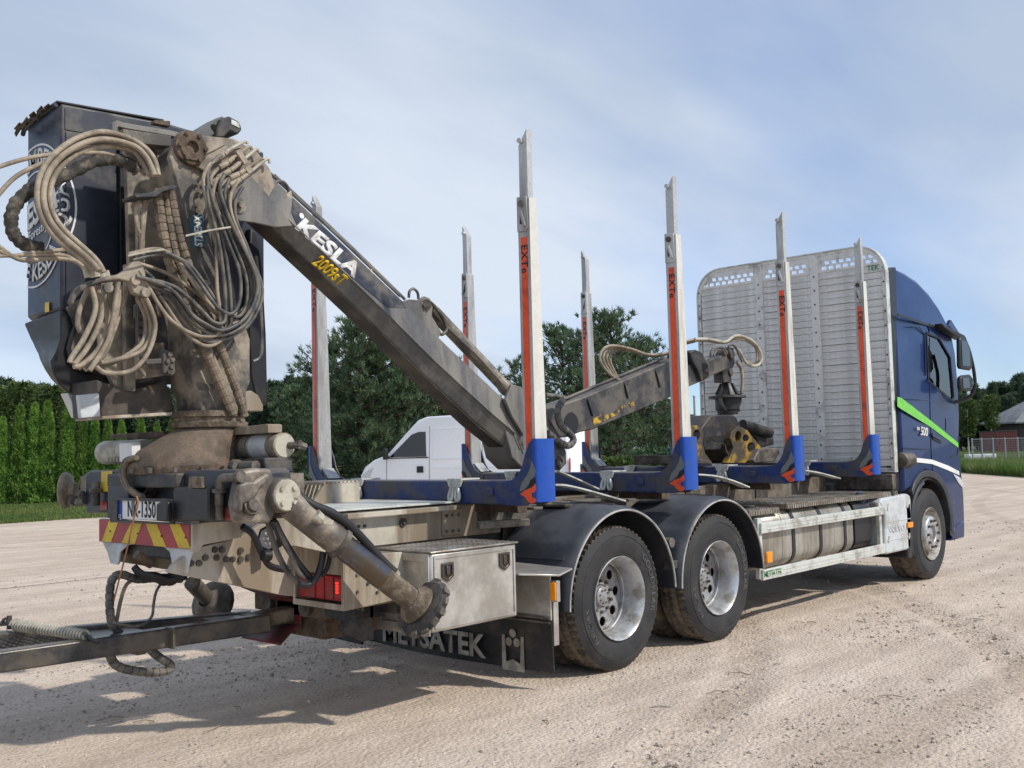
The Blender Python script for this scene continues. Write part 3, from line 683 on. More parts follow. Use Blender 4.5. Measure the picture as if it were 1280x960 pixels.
# ------------------------------------------------------------------ buildings and fence on the right
bx, by = at_px(1284, 125); bl = thing('grey_roofed_building', 'low dark building with a grey hipped roof at the right picture edge', 'building', (bx, by, 0))
ux, uy = V((CR.x, CR.y, 0)).normalized(), V((CD.x, CD.y, 0)).normalized()
def bpt(o, a, b, z): return o+ux*a+uy*b+V((0,0,z))
B = V((bx, by, 0))
w = MB()
w.prism([bpt(B,-2.2,-2,0), bpt(B,9,-2,0), bpt(B,9,6,0), bpt(B,-2.2,6,0)], (0,0,3.6)); w.build('wall', 'wallbrown', bl)
rf = MB(); e = [bpt(B,-3.1,-2.8,3.55), bpt(B,10,-2.8,3.55), bpt(B,10,7,3.55), bpt(B,-3.1,7,3.55)]; t_ = [bpt(B,1.6,1.8,6.6), bpt(B,5.5,1.8,6.6), bpt(B,5.5,2.4,6.6), bpt(B,1.6,2.4,6.6)]
rf.loft([[p-V((0,0,.18)) for p in e], e, t_]); rf.build('roof', 'roofgrey', bl)
for a in (-1.4, 1.2, 3.8):
    f = MB().prism([bpt(B,a,-2.003,1.2), bpt(B,a+1.3,-2.003,1.2), bpt(B,a+1.3,-2.003,2.6), bpt(B,a,-2.003,2.6)], -uy*.03).build('window', 'white', bl)
    MB().prism([bpt(B,a+.1,-2.034,1.3), bpt(B,a+1.2,-2.034,1.3), bpt(B,a+1.2,-2.034,2.5), bpt(B,a+.1,-2.034,2.5)], -uy*.01).build('pane', 'black', f)
bx, by = at_px(1251, 108); B = V((bx, by, 0)); cn = thing('red_container', 'dull red container standing behind the wire fence', 'container', (bx, by, 0))
w = MB(); w.prism([bpt(B,-.75,0,0), bpt(B,1.4,0,0), bpt(B,1.4,4,0), bpt(B,-.75,4,0)], (0,0,2.35))
for k in range(9): w.prism([bpt(B,-.7+k*.24,-.001,.15), bpt(B,-.58+k*.24,-.001,.15), bpt(B,-.58+k*.24,-.001,2.2), bpt(B,-.7+k*.24,-.001,2.2)], -uy*.04)
w.build('container_shell', 'shedred', cn); MB().prism([bpt(B,-.8,-.06,2.35), bpt(B,1.45,-.06,2.35), bpt(B,1.45,4.05,2.35), bpt(B,-.8,4.05,2.35)], (0,0,.1)).build('roof', 'wallbrown', cn)
bx, by = at_px(1222, 64); B = V((bx, by, 0)); t = thing('white_trough', 'low white trough behind the wire fence', 'trough', (bx, by, 0))
w = MB().prism([bpt(B,-.8,0,.25), bpt(B,.95,0,.25), bpt(B,.95,.7,.25), bpt(B,-.8,.7,.25)], (0,0,.4)); w.build('trough_body', 'white', t, .03)
w = MB().prism([bpt(B,-.7,.1,0), bpt(B,.85,.1,0), bpt(B,.85,.6,0), bpt(B,-.7,.6,0)], (0,0,.248)); w.build('trough_base', 'galv', t)
fx, fy = at_px(1245, 60); B = V((fx, fy, 0)); fe = thing('wire_fence', 'galvanised wire mesh fence in front of the red container', 'fence', (fx, fy, 0))
fa, fz = [], 1.62
for i, px in enumerate((1211, 1223, 1237, 1252, 1268, 1284, 1300)):
    x, y = at_px(px, 60); w = MB().cyl((x, y, 0), (x, y, fz), .045, None, 8); w.cyl((x, y, fz), (x, y, fz+.04), .055, .02, 8); w.build('post', 'galv', fe); fa.append(V((x, y, 0)))
w = MB()
for z in (.35, fz-.02): w.bar(fa[0]+V((0,0,z)), fa[-1]+V((0,0,z)), .035, .035)
w.build('rail', 'galv', fe)
w = MB(); 
for i in range(len(fa)-1):
    for k in range(1, 10): p = fa[i].lerp(fa[i+1], k/10); w.bar(p+V((0,0,.35)), p+V((0,0,fz-.03)), .006, .006, (1,0,0))
    for k in range(1, 9): w.bar(fa[i]+V((0,0,.35+k*.14)), fa[i+1]+V((0,0,.35+k*.14)), .006, .006)
o = w.build('wire_mesh', 'galv', fe, smooth=0); o['kind'] = 'stuff'
# small post beyond the yard seen beside the headboard
x, y = at_px(867, 70); p = thing('utility_post', 'thin grey post far away between the second stake and the headboard', 'post', (x, y, 0)); h = tree_h(496, 867, 70)
MB().cyl((x, y, 0), (x, y, h), .10, .07, 8).build('pole', 'galv', p); MB().cyl((x, y, h), (x, y, h+.1), .14, .05, 8).build('cap', 'galv', p)
# overhead wires crossing the sky at the far left, carried by poles beyond the frame
pl = thing('power_line', 'thin overhead power wires crossing the sky at the far left', 'power line', (*at_px(-260, 95), 0))
pa = V((*at_px(-260, 95), 0)); pb = V((*at_px(1500, 420), 0)) ; pb = V((*at_px(420, 330), 0))
for P in (pa, pb): MB().cyl(P, P+V((0,0,12 if P is pa else 12)), .16, .11, 10).build('pole', 'bark', pl)
for k, (h, sd_) in enumerate(((11.8, -.9), (11.8, .9), (10.4, 0))):
    dirn = (pb-pa).normalized(); sdv = dirn.cross(V((0,0,1)))*sd_
    P = [pa.lerp(pb, t/16)+sdv+V((0,0,h-3.2*4*(t/16)*(1-t/16)*.5)) for t in range(17)]
    MB().tube(P, .014, 4, 0).build('wire', 'blackprint', pl)
for P in (pa, pb): MB().bar(P+V((-1.1,0,11.7)), P+V((1.1,0,11.7)), .12, .12).build('cross_arm', 'bark', pl)

# ------------------------------------------------------------------ white van
def van():
    fx, fy = at_px(448, 27.9); rx, ry = at_px(708, 25.3)
    F, Rr = V((fx, fy, 0)), V((rx, ry, 0)); ln = (F-Rr).length; fw = (F-Rr).normalized(); sdv = V((0,0,1)).cross(fw)   # sdv: left of travel
    if sdv.dot(CO-F) < 0: sdv = -sdv
    L, Wd, H = ln, 1.98, 2.58
    O0 = Rr-sdv*Wd/2
    t = thing('panel_van', 'white long wheelbase panel van with a high roof parked behind the truck', 'van', O0)
    def q(a, s, z): return Rr+fw*(a*L)+sdv*(-Wd/2+s*Wd/2)+V((0,0,z))
    #  side profile: a from 0 (rear) to 1 (nose)
    prof = [(0,.42), (.0,1.2), (.008,2.0), (.02,2.50), (.05,2.58), (.40,2.59), (.66,2.56), (.705,2.48), (.755,2.20), (.862,1.56), (.925,1.44), (.975,1.24), (.996,1.02), (1.0,.72), (.995,.42)]
    secs = []
    for s, ins, top in ((1.0, .03, .0), (1.0, 0, 0)): pass
    w = MB(); rows = []
    for s, sh in ((-1, .035), (-.965, .0), (.965, .0), (1, .035)):
        ring_ = []
        for a, z in prof:
            k = (z-1.2)/1.4 if z > 1.2 else 0
            ss = s*(1-.085*max(0, k)); aa = a+(sh*.25 if a < .3 else -sh*.25); ring_.append(q(aa, ss, z-(sh if z > 2 else 0)))
        rows.append(ring_)
    w.loft(rows); body = w.build('body', 'vanwhite', t, .02, 30)
    def side(pts, off=.004, dep=.012, mt='vanwhite', name='panel', par=t, s=1):
        k = []
        for a, z in pts:
            kk = (z-1.2)/1.4 if z > 1.2 else 0
            k.append(q(a, s*(1-.085*max(0, kk)), z)+sdv*s*off)
        return MB().prism(k, -sdv*s*dep).build(name, mt, par, 0, label=None)
    for s in (1, -1):
        side([(.845,1.50), (.735,2.09), (.70,2.16), (.665,2.16), (.66,1.50)], .010, .01, 'darkglass', 'side_window', t, s)
        side([(.855,1.48), (.86,1.46), (.65,1.46), (.65,1.49)], .012, .012, 'blackprint', 'window_seal', t, s)
        for a0, a1, z0, z1 in ((.63,.40,1.42,2.22), (.37,.20,1.42,2.22), (.18,.03,1.42,2.22)):
            fr = .012
            mb = MB(); lo = [(a0,z0),(a1,z0),(a1,z1),(a0,z1)]
            for i in range(4):
                (a, z), (b, y) = lo[i], lo[(i+1)%4]
                k1 = 1-.085*max(0, (z-1.2)/1.4); k2 = 1-.085*max(0, (y-1.2)/1.4)
                mb.bar(q(a, s*k1, z)+sdv*s*.003, q(b, s*k2, y)+sdv*s*.003, .022, .016, sdv)
            mb.build('panel_rib', 'vanwhite', t)
        mb = MB()
        for zz_, a0, a1 in ((1.18,.03,.63), (.80,.03,.80)): mb.bar(q(a0,s,zz_)+sdv*s*.003, q(a1,s,zz_)+sdv*s*.003, .014, .02, sdv)
        mb.build('rub_strip', 'vanwhite', t)
        mb = MB()
        for a, z0, z1 in ((.645,.55,2.3), (.86,.6,1.48), (.39,.55,2.4)):
            k1 = 1; k2 = 1-.085*max(0, (z1-1.2)/1.4); mb.bar(q(a,s*k1,z0)+sdv*s*.002, q(a,s,1.2)+sdv*s*.002, .008, .006, sdv); 
            if z1 > 1.2: mb.bar(q(a,s,1.2)+sdv*s*.002, q(a,s*k2,z1)+sdv*s*.002, .008, .006, sdv)
        mb.build('door_gap', 'black', t)
        MB().bar(q(.675,s,1.16)+sdv*s*.012, q(.705,s,1.16)+sdv*s*.012, .03, .17, (0,0,1)).build('door_handle', 'blackprint', t)
        MB().bar(q(.665,s,.66)+sdv*s*.01, q(.68,s,.66)+sdv*s*.01, .03, .1, (0,0,1)).build('rub_block', 'blackprint', t)
        m_ = MB().prism([q(.842,s,1.44)+sdv*s*.06, q(.860,s,1.44)+sdv*s*.06, q(.860,s,1.74)+sdv*s*.06, q(.842,s,1.74)+sdv*s*.06], sdv*s*.14).build('mirror', 'blackprint', t, .03)
        MB().bar(q(.85,s*.98,1.5), q(.85,s,1.5)+sdv*s*.1, .05, .06).build('mirror_arm', 'blackprint', m_)
        for a in (.145, .805):
            c = q(a, s, .36); ty = MB().lathe([(-.01,.20),(-.01,.31),(-.03,.345),(-.2,.345),(-.22,.31)], c+sdv*s*.01, sdv*s, 28).build('wheel', 'rubber', t)
            MB().lathe([(-.03,0),(-.03,.05),(-.06,.12),(-.03,.19),(-.012,.215),(-.02,.215)], c+sdv*s*.01, sdv*s, 24).build('rim', 'rim', ty)
            MB().lathe([(0,.37),(.012,.37),(.016,.40),(.0,.42)], c+sdv*s*.0, sdv*s, 32).build('wheel_arch', 'black', t)
        side([(.93,1.24), (.985,1.05), (.985,.86), (.955,.86)], .006, .03, 'lensclear', 'headlight', t, s)
    # rear doors
    for s in (-1, 1):
        mb = MB(); b = -fw*.012
        mb.prism([q(0,s*.02,.5)+b*.2, q(0,s*.94,.5)+b*.2, q(0,s*.94,1.2)+b*.2, q(.008,s*.88,2.0)+b*.2, q(.018,s*.85,2.42)+b*.2, q(.018,s*.02,2.42)+b*.2, q(.004,s*.02,1.5)+b*.2], -fw*.012)
        d = mb.build('rear_door', 'vanwhite', t, .008)
        MB().prism([q(.0,s*.95,.85)+b, q(.0,s*1.005,.85)+b, q(.0,s*1.005,1.38)+b, q(.0,s*.95,1.38)+b], -fw*.03).build('tail_light', 'red', t, .01)
        MB().prism([q(.0,s*.95,1.0)+b*3.6, q(.0,s*1.0,1.0)+b*3.6, q(.0,s*1.0,1.10)+b*3.6, q(.0,s*.95,1.10)+b*3.6], -fw*.006).build('reverse_lens', 'white', t)
    MB().prism([q(0,.03,1.0)-fw*.016, q(0,.20,1.0)-fw*.016, q(0,.20,1.22)-fw*.016, q(0,.03,1.22)-fw*.016], -fw*.02).build('rear_latch', 'blackprint', t)
    MB().prism([q(0,-.96,.38), q(0,.96,.38), q(0,.96,.55), q(0,-.96,.55)], -fw*.09).build('rear_bumper', 'black', t, .02)
    ws = [q(.762,-.86,2.13), q(.762,.86,2.13), q(.858,.9,1.57), q(.858,-.9,1.57)]
    n_ = (ws[1]-ws[0]).cross(ws[2]-ws[1]).normalized(); n_ = n_ if n_.z > 0 else -n_
    MB().prism([p+n_*.006 for p in ws], n_*.008).build('windscreen', 'darkglass', t)
    MB().prism([q(.992,-.95,.40), q(.992,.95,.40), q(.998,.95,.64), q(.998,-.95,.64)], fw*.06).build('front_bumper', 'black', t, .03)
van()

# ================================================================== TIMBER TRUCK
TR = thing('timber_truck', 'blue and silver timber truck with empty log bunks and white stakes on gravel', 'truck', (2., 0, 0))
def B(mb, name, m, bevel=.004, parent=None, **k): return mb.build(name, m, parent or TR, bevel, **k)
X_, Y_, Z_ = AX['x'], AX['y'], AX['z']

# ---- wheels (built at the origin, outward = -y)
def tyre_mesh(w, R, blocks, seed=1):
    n = blocks*2; r = random.Random(seed)
    side = [(.045,.285),(.028,.292),(.014,.312),(.011,.316),(.014,.320),(.008,.335),(.005,.36),(.0,.395),(.0,.425),(.003,.445),(.008,.449),(.004,.453),(.010,.470),(.014,.476),(.022,.495),(.030,.507)]
    k = R/.525; side = [(t, q*k if q > .33 else q) for t, q in side]
    cols = np.linspace(.036, w-.036, 10); prof = side+[(t, None) for t in cols]+[(w-t, q) for t, q in side[::-1]]
    vs, fs = [], []
    for i in range(n):
        a = 2*math.pi*i/n
        for j, (t, q) in enumerate(prof):
            aa = a
            if q is None:
                c = j-len(side); gap = c in (3, 6)
                q = R-.002*abs(c-4.5)/4.5*2
                lug = (i+c//3*1) % 2 == 0
                if gap: q -= .022
                elif not lug and c in (0,1,8,9): q -= .022
                elif not lug: q -= .017
                aa += (.012 if c in (4,5) else -.006 if c in (1,8) else 0)
            vs.append((q*math.cos(aa), t, q*math.sin(aa)))
    m = len(prof)
    for i in range(n):
        for j in range(m-1): a, b = i*m+j, ((i+1)%n)*m+j; fs.append((a, a+1, b+1, b))
    mb = MB().add(vs, fs); return mb
def ringdisc(ro, ri, holes, hr, hp, y0, th, nn=40):
    def c(r, n, ox=0, oz=0, rev=False):
        p = [V((ox+r*math.cos(2*math.pi*i/n), y0, oz+r*math.sin(2*math.pi*i/n))) for i in range(n)]; return p[::-1] if rev else p
    return MB().plate([c(ro, nn), c(ri, 20, rev=True)]+[c(hr, 12, hp*math.cos(2*math.pi*(i+.5)/holes), hp*math.sin(2*math.pi*(i+.5)/holes), True) for i in range(holes)], (0, th, 0))
def rear_wheel(name='wheel'):
    o = bpy.data.objects.new(name, None)
    mb = MB().lathe([(.03,.282),(.004,.296),(.0,.302),(.003,.305),(.012,.303),(.03,.300)], (0,0,0), Y_, 56)
    mb.lathe([(.004,.296),(.012,.287),(.03,.277),(.05,.266),(.09,.260),(.14,.258),(.160,.256),(.164,.247),(.172,.247),(.176,.254),(.19,.252),(.205,.25)], (0,0,0), Y_, 56)
    rim = mb.build('wheel', 'rim', None, local=True, smooth=50)
    d = ringdisc(.2495, .07, 8, .036, .188, .190, .012).build('wheel_disc', 'hub', rim, .003, local=True)
    h = MB().lathe([(.200,.082),(.19,.08),(.18,.074),(.165,.070),(.158,.06),(.155,.03),(.153,0)], (0,0,0), Y_, 28).build('hub', 'hub', rim, local=True)
    mb = MB()
    for i in range(10): a = 2*math.pi*i/10; mb.cyl((.115*math.cos(a), .201, .115*math.sin(a)), (.115*math.cos(a), .165, .115*math.sin(a)), .0145, .012, 6)
    for i in range(8): a = 2*math.pi*i/8; mb.cyl((.048*math.cos(a), .158, .048*math.sin(a)), (.048*math.cos(a), .148, .048*math.sin(a)), .007, None, 6)
    mb.build('wheel_nut', 'dsteel', rim, local=True)
    tyre_mesh(.29, .525, 62).build('tyre', 'rubber', rim, local=True, smooth=30)
    return rim
W1 = rear_wheel()
W1.parent = TR
def place_wheel(o, x, y, spin, far=False):
    o.location = (x-2., y, .517); o.rotation_euler = (0, spin, math.pi if far else 0)
place_wheel(W1, 0, -1.24, .3)
# dusty tread on the rolling faces of every tyre
def dust_tread(me, R, w):
    me.materials.append(M['tread'])
    for p in me.polygons:
        c = p.center; r = math.hypot(c.x, c.z)
        if r > R-.03 and .03 < c.y < w-.03: p.material_index = 1
for c_ in W1.children:
    if c_.name.startswith('tyre'): dust_tread(c_.data, .525, .29)
# moulded sidewall lettering
def wheel_text(wh, s, size, rad, ang, flip=False):
    t = text('sidewall_lettering', s, size, 'greyrubber', wh, (0, -.0005, 0), (1,0,0), (0,0,1), 0, .0015, .012, 1.15, 'CENTER', (rad, ang, flip)); return t
M['greyrubber'] = mat('moulded_rubber', (.060,.060,.062), .6, 0, (.10,.095,.085), .4, 8, .1)
W2 = copy_tree(W1, TR); place_wheel(W2, 1.37, -1.24, 1.1)
WO[W1.name] = V((0,0,0)); WO[W2.name] = V((0,0,0))
for w_, sp in ((W1, .3), (W2, 1.1)):
    wheel_text(w_, 'GOODYEAR', .052, .405, 12+math.degrees(sp)); wheel_text(w_, 'FUELMAX', .040, .40, 205+math.degrees(sp))
for x, sp in ((0, .8), (1.37, .2)):
    w_ = copy_tree(W1, TR); place_wheel(w_, x, 1.24, sp, True)
    for c in list(w_.children):
        if c.name.startswith('sidewall'): bpy.data.objects.remove(c)
def inner(x, y):
    o = tyre_mesh(.29, .525, 62, 2).build('inner_tyre', 'tread', TR, local=True, smooth=30); o.location = (x-2, y, .517); return o
it = inner(0, -.90)
for x, y in ((1.37, -.90), (0, .61), (1.37, .61)): c = it.copy(); COL.objects.link(c); c.location = (x-2, y, .517)
# front wheels
mb = MB().lathe([(.03,.282),(.004,.296),(0,.302),(.003,.306),(.014,.304)], (0,0,0), Y_, 52)
mb.lathe([(.004,.296),(.014,.285),(.05,.262),(.085,.25),(.095,.235),(.09,.222),(.045,.212)], (0,0,0), Y_, 52)
FW = mb.build('wheel', 'hubdirty', None, local=True, smooth=50); FW.parent = TR
MB().lathe([(.05,.213),(.012,.207),(-.004,.198),(-.010,.185),(-.012,.105),(-.006,.098),(.03,.095),(.032,.05),(.03,0)], (0,0,0), Y_, 40).build('wheel_disc', 'rim', FW, local=True)
mb = MB()
for i in range(10): a = 2*math.pi*i/10; mb.cyl((.155*math.cos(a), -.010, .155*math.sin(a)), (.155*math.cos(a), -.036, .155*math.sin(a)), .017, .013, 8)
mb.build('wheel_nut', 'chrome', FW, local=True)
MB().lathe([(.031,.07),(.012,.066),(.006,.05),(.006,0)], (0,0,0), Y_, 24).build('hub', 'hub', FW, local=True)
tyre_mesh(.37, .53, 70, 3).build('tyre', 'rubber', FW, local=True, smooth=30)
for c_ in FW.children:
    if c_.name.startswith('tyre'): dust_tread(c_.data, .53, .37)
FW.location = (6.04-2, -1.245, .522)
w_ = copy_tree(FW, TR); w_.location = (6.04-2, 1.245, .522); w_.rotation_euler = (0, .5, math.pi)
# axles and drive line
mb = MB()
for x in (0, 1.37): mb.cyl((x,-1.05,.52), (x,1.05,.52), .085, None, 14); mb.sphere((x,0,.54), .24, 14, (1,.9,1))
mb.cyl((6.04,-1.0,.50), (6.04,1.0,.50), .06, None, 10); mb.cyl((.2,0,.56), (5.4,0,.72), .06, None, 10)
B(mb, 'axle', 'blacksteel', 0)
# chassis rails, cross members and sub frame
mb = MB()
for s in (-1, 1):
    a, b = sorted((s*.36, s*.44)); mb.box((-1.3,a,.76), (6.6,b,1.03))
for x in (-.7, .68, 2.2, 3.6, 5.0): mb.box((x-.06,-.36,.80), (x+.06,.36,1.0))
B(mb, 'chassis_frame', 'blacksteel', .008)
mb = MB()
for s in (-1, 1):
    a, b = sorted((s*.34, s*.46)); mb.box((-1.62,a,1.034), (5.0,b,1.225))
B(mb, 'sub_frame', 'deck', .006)
mb = MB()
for x in (-.3, .35, 1.55, 2.2, 3.5): mb.box((x-.12,-.475,.86), (x+.12,-.462,1.2))
B(mb, 'sub_frame_bracket', 'dsteel', .003)
mb = MB().box((2.0,-.36,.5), (4.2,1.15,1.0)); mb.box((4.45,.2,.4), (5.2,1.15,1.02)); mb.box((5.0,-.55,.45), (6.9,.55,1.15))
B(mb, 'engine_and_tanks', 'blacksteel', .03)

# ---- mudguards
def mudguard(xc):
    sec = [(-1.275,.632),(-1.283,.645),(-1.27,.66),(-1.22,.672),(-.9,.678),(-.60,.672),(-.57,.66),(-.58,.652),(-.9,.664),(-1.2,.658),(-1.255,.640)]
    secs = []
    for i in range(41):
        a = R_(181-i*(180/40)*1.0); bump_ = .006 if i in (9, 20, 31) else 0
        secs.append([V((xc+(r+bump_)*math.cos(a), y, .517+(r+bump_)*math.sin(a))) for y, r in sec])
    g = B(MB().loft(secs), 'mudguard', 'guard', 0, smooth=40)
    P = [V((xc+.640*math.cos(R_(181-i*4.5)), -1.287, .517+.640*math.sin(R_(181-i*4.5)))) for i in range(41)]
    MB().tube(P, .0075, 6, 0).build('white_trim', 'trimgrey', g)
    mb = MB()
    for a_ in (150, 90, 30):
        a = R_(a_)
        secs2 = [[V((xc+(.682+h)*math.cos(a+da), y, .517+(.682+h)*math.sin(a+da))) for da, h in ((-.022,-.01),(-.022,.003),(.022,.003),(.022,-.01))] for y in (-1.20,-1.0,-.75,-.60)]
        mb.loft(secs2)
    mb.build('guard_band', 'guard', g)
    mb = MB()
    for i in range(14):
        a = R_(172-i*12.6)
        mb.tube([V((xc+.681*math.cos(a), y, .517+.681*math.sin(a))) for y in (-1.19,-.62)], .0035, 4, 0)
    return g
g1 = mudguard(0); g2 = mudguard(1.37)
mb = MB().cyl((.685,-1.18,.86), (.685,-.5,.86), .03, None, 10); mb.cyl((.685,-1.24,.86), (.685,-1.18,.86), .04, None, 10); mb.box((.62,-1.25,.66), (.76,-1.2,.72))
B(mb, 'mudguard_stay', 'dsteel', .003)
# sheet metal step, marker bracket and spray flap behind the rear wheels
B(pp('z', .745, .012, [(645,713),(700,726),(706,712),(690,708),(655,700)]) if False else MB().prism([V((-1.05,-1.2,.79)), V((-.80,-1.335,.765)), V((-.62,-1.30,.79)), V((-.62,-.75,.80)), V((-1.05,-.75,.81))], (0,0,.012)), 'guard_step', 'stainless', .002)
B(MB().box((-.815,-1.262,.47), (-.800,-.70,.775)), 'flap_hanger', 'stainless', .003)
B(MB().cyl((-.826,-1.262,.485), (-.826,-.6,.485), .011, None, 8).cyl((-.826,-1.262,.455), (-.826,-.6,.455), .008, None, 8), 'flap_rod', 'dsteel', 0)
B(MB().box((-.79,-1.268,.30), (-.74,-1.255,.60)), 'flap_edge_plate', 'stainless', .002)
lamp = B(MB().box((-.812,-1.318,.595), (-.775,-1.268,.735)), 'marker_bracket', 'stainless', .003)
MB().box((-.826,-1.315,.605), (-.8125,-1.270,.725)).build('marker_lamp', 'amber', lamp, .005)
flp = MB(); secs = []
for i in range(13):
    y = 1.24-i*(2.50/12); bow = .018*math.sin(i*.9)+(.03 if i == 12 else 0)
    zb_ = .115+.012*math.sin(i*.6)
    secs.append([V((-.815+bow*.2, y, .49)), V((-.805+bow*.2, y, .49)), V((-.795+bow, y, zb_)), V((-.807+bow, y, zb_))])
flap = B(flp.loft(secs), 'mud_flap', 'black', 0)
c0 = U(535, 797, 'x', -.835)
text('flap_lettering', 'METSATEK', .155, 'greyprint', flap, U(538, 799, 'x', -.832), (0,-1,0), (0,0,1), 0, .002, .03, 1.05)
lg = MB(); c = U(644, 812, 'x', -.80); q = lambda a, b: c+V((-.022, -a, b))
for a, b, r in ((0,.115,.03), (-.036,.055,.03), (.036,.055,.03)): lg.cyl(q(a,b), q(a,b)+V((-.003,0,0)), r, None, 16)
for sg in (-1, 1):
    lg.prism([q(sg*.075,.10), q(sg*.10,.10), q(sg*.105,-.13), q(sg*.065,-.13)], (-.003,0,0))
    lg.prism([q(sg*.065,-.13), q(sg*.065,-.085), q(0,-.06), q(0,-.115)], (-.0035,0,0))
lg.prism([q(-.1,-.14), q(.1,-.14), q(.1,-.118), q(-.1,-.118)], (-.0032,0,0))
lg.build('flap_emblem', 'greyprint', flap)
# small dark plates under the rear
B(pp('x', -.86, .02, [(396,776),(430,770),(452,775),(452,806),(400,794)]), 'inner_flap', 'black', .003)

# ---- stainless tool box
tbz = [U(540,695,'y',-1.2), U(645.5,676,'y',-1.2), U(645.5,768,'y',-1.2), U(539,795,'y',-1.2)]
x0, x1, zt_, zb_ = -1.83, -1.075, 1.0, .53
box_ = B(MB().box((x0,-1.2,zb_), (x1,-.69,zt_)), 'tool_box', 'stainless', .012)
MB().prism([V((x0-.012,-1.212,zt_+.002)), V((x1+.012,-1.212,zt_+.002)), V((x1+.012,-.68,zt_+.002)), V((x0-.012,-.68,zt_+.002))], (0,0,.012)).build('box_lid', 'checker', box_, .004)
mb = MB(); k = 0
yy = -1.19
while yy < -.70:
    xx = x0+.02+(.022 if k % 2 else 0)
    while xx < x1-.01:
        a = .8 if (round((xx-x0)*45)+k) % 2 else -.8; dx_, dy_ = .015*math.cos(a), .015*math.sin(a)
        mb.bar((xx-dx_, yy-dy_, zt_+.0155), (xx+dx_, yy+dy_, zt_+.0155), .006, .005); xx += .045
    yy += .024; k += 1
o = mb.build('checker_ribs', 'checker', box_, smooth=0); o['kind'] = 'stuff'
MB().plate([[V((x0+.02,-1.2035,zb_+.02)), V((x1-.02,-1.2035,zb_+.02)), V((x1-.02,-1.2035,zt_-.02)), V((x0+.02,-1.2035,zt_-.02))], [V((x0+.032,-1.2035,zb_+.032)), V((x0+.032,-1.2035,zt_-.032)), V((x1-.032,-1.2035,zt_-.032)), V((x1-.032,-1.2035,zb_+.032))]], (0,-.004,0)).build('box_door_edge', 'stainless', box_)
for px, py in ((559.5,714.5), (630.5,701)):
    c = U(px, py, 'y', -1.205); h = lambda a, b, d=0: c+V((a, -d, b))
    MB().plate([[h(-.048,.055), h(.048,.055), h(.048,-.03), h(.0,-.062), h(-.048,-.03)], [h(-.034,.04), h(-.034,-.022), h(0,-.044), h(.034,-.022), h(.034,.04)]], (0,-.008,0)).build('latch', 'chrome', box_, .002)
    MB().prism([h(-.034,.04,-.001), h(.034,.04,-.001), h(.034,-.022,-.001), h(0,-.044,-.001), h(-.034,-.022,-.001)], (0,-.002,0)).build('latch_recess', 'black', box_)
    MB().bar(h(0,.036,.004), h(0,-.02,.004), .026, .01, (0,1,0)).build('latch_handle', 'chrome', box_, .003)
# rear end frame of the box with its gasket
MB().plate([[V((x0-.003,-1.19,zb_-.02)), V((x0-.003,-.70,zb_-.02)), V((x0-.003,-.70,zt_)), V((x0-.003,-1.19,zt_))], [V((x0-.003,-1.15,zb_+.04)), V((x0-.003,-1.15,zt_-.05)), V((x0-.003,-.74,zt_-.05)), V((x0-.003,-.74,zb_+.04))]], (-.012,0,0)).build('box_end_rib', 'stainless', box_, .003)

# ---- rear frame: cream tapered side plates with bolts, cross box with lamps
sp_ = pp('y', -.45, .05, [(212,716),(218,706),(245,685),(300,672),(352,640),(470,640),(600,628),(603,656),(476,690),(438,700),(438,752),(352,744),(290,731)])
spl = B(sp_, 'rear_side_plate', 'beige', .004)
mb = MB()
for px, py in ((238,704),(248,704),(256,697),(270,697),(282,699),(290,699),(300,699),(310,696),(268,687),(277,687),(300,688),(322,678),(332,676)): mb.bolts([U(px,py,'y',-.45)], (0,-1,0), .020, .016, 8)
mb.build('plate_bolts', 'dsteel', spl)
B(MB().prism([V((-3.0,.40,1.12)), V((-2.3,.40,1.2)), V((-1.6,.40,1.2)), V((-1.6,.40,.72)), V((-2.3,.40,.80)), V((-3.0,.40,.98))], (0,.05,0)), 'rear_side_plate', 'beige', .004)
# chassis side above the tool box: long cream rail with bolted plates
rl = B(MB().box((-1.95,-.475,1.0), (-.45,-.45,1.235)), 'rear_rail', 'beige', .004)
MB().box((-1.06,-.487,1.02), (-.86,-.476,1.2)).build('splice_plate', 'beige', rl, .002)
mb = MB()
for x in (-1.02,-.96,-.90):
    for z in (1.05, 1.16): mb.bolts([(x,-.487,z)], (0,-1,0), .013, .01)
for x in (-1.95,-1.9,-1.85,-1.80,-1.75): 
    for z in (1.06,1.14): mb.bolts([(x,-.475,z)], (0,-1,0), .012, .01)
mb.cyl((-1.42,-.475,1.14), (-1.42,-.487,1.14), .03, None, 14); mb.cyl((-1.42,-.487,1.14), (-1.42,-.498,1.14), .014, None, 6)
mb.build('rail_bolts', 'dsteel', rl)
# pale top plate of the rear deck
B(MB().prism([V((-2.05,-.50,1.246)), V((-.62,-.50,1.246)), V((-.62,.5,1.246)), V((-2.05,.5,1.246))], (0,0,.012)), 'rear_deck_plate', 'rail', .002)
B(MB().box((-1.95,-.56,1.20), (-.98,-.515,1.232)), 'deck_edge', 'beige', .003)
for px in ((392,630),(404,628)):
    B(pp('x', -1.35+.0, .03, [(385,632),(398,612),(410,612),(398,634)]), 'deck_support', 'beige', .003); break
B(MB().prism([V((-1.62,.28,1.258)), V((-1.50,.28,1.40)), V((-1.18,.28,1.40)), V((-1.18,.28,1.258))], (0,.03,0)), 'ladder_side', 'beige', .003)
B(MB().prism([V((-1.62,.60,1.258)), V((-1.50,.60,1.40)), V((-1.18,.60,1.40)), V((-1.18,.60,1.258))], (0,.03,0)), 'ladder_side', 'beige', .003)
mb = MB()
for k in range(9): mb.cyl((-1.50+k*.037,.28,1.405), (-1.50+k*.037,.63,1.405), .012, None, 6)
B(mb, 'ladder_rung', 'beige', 0)
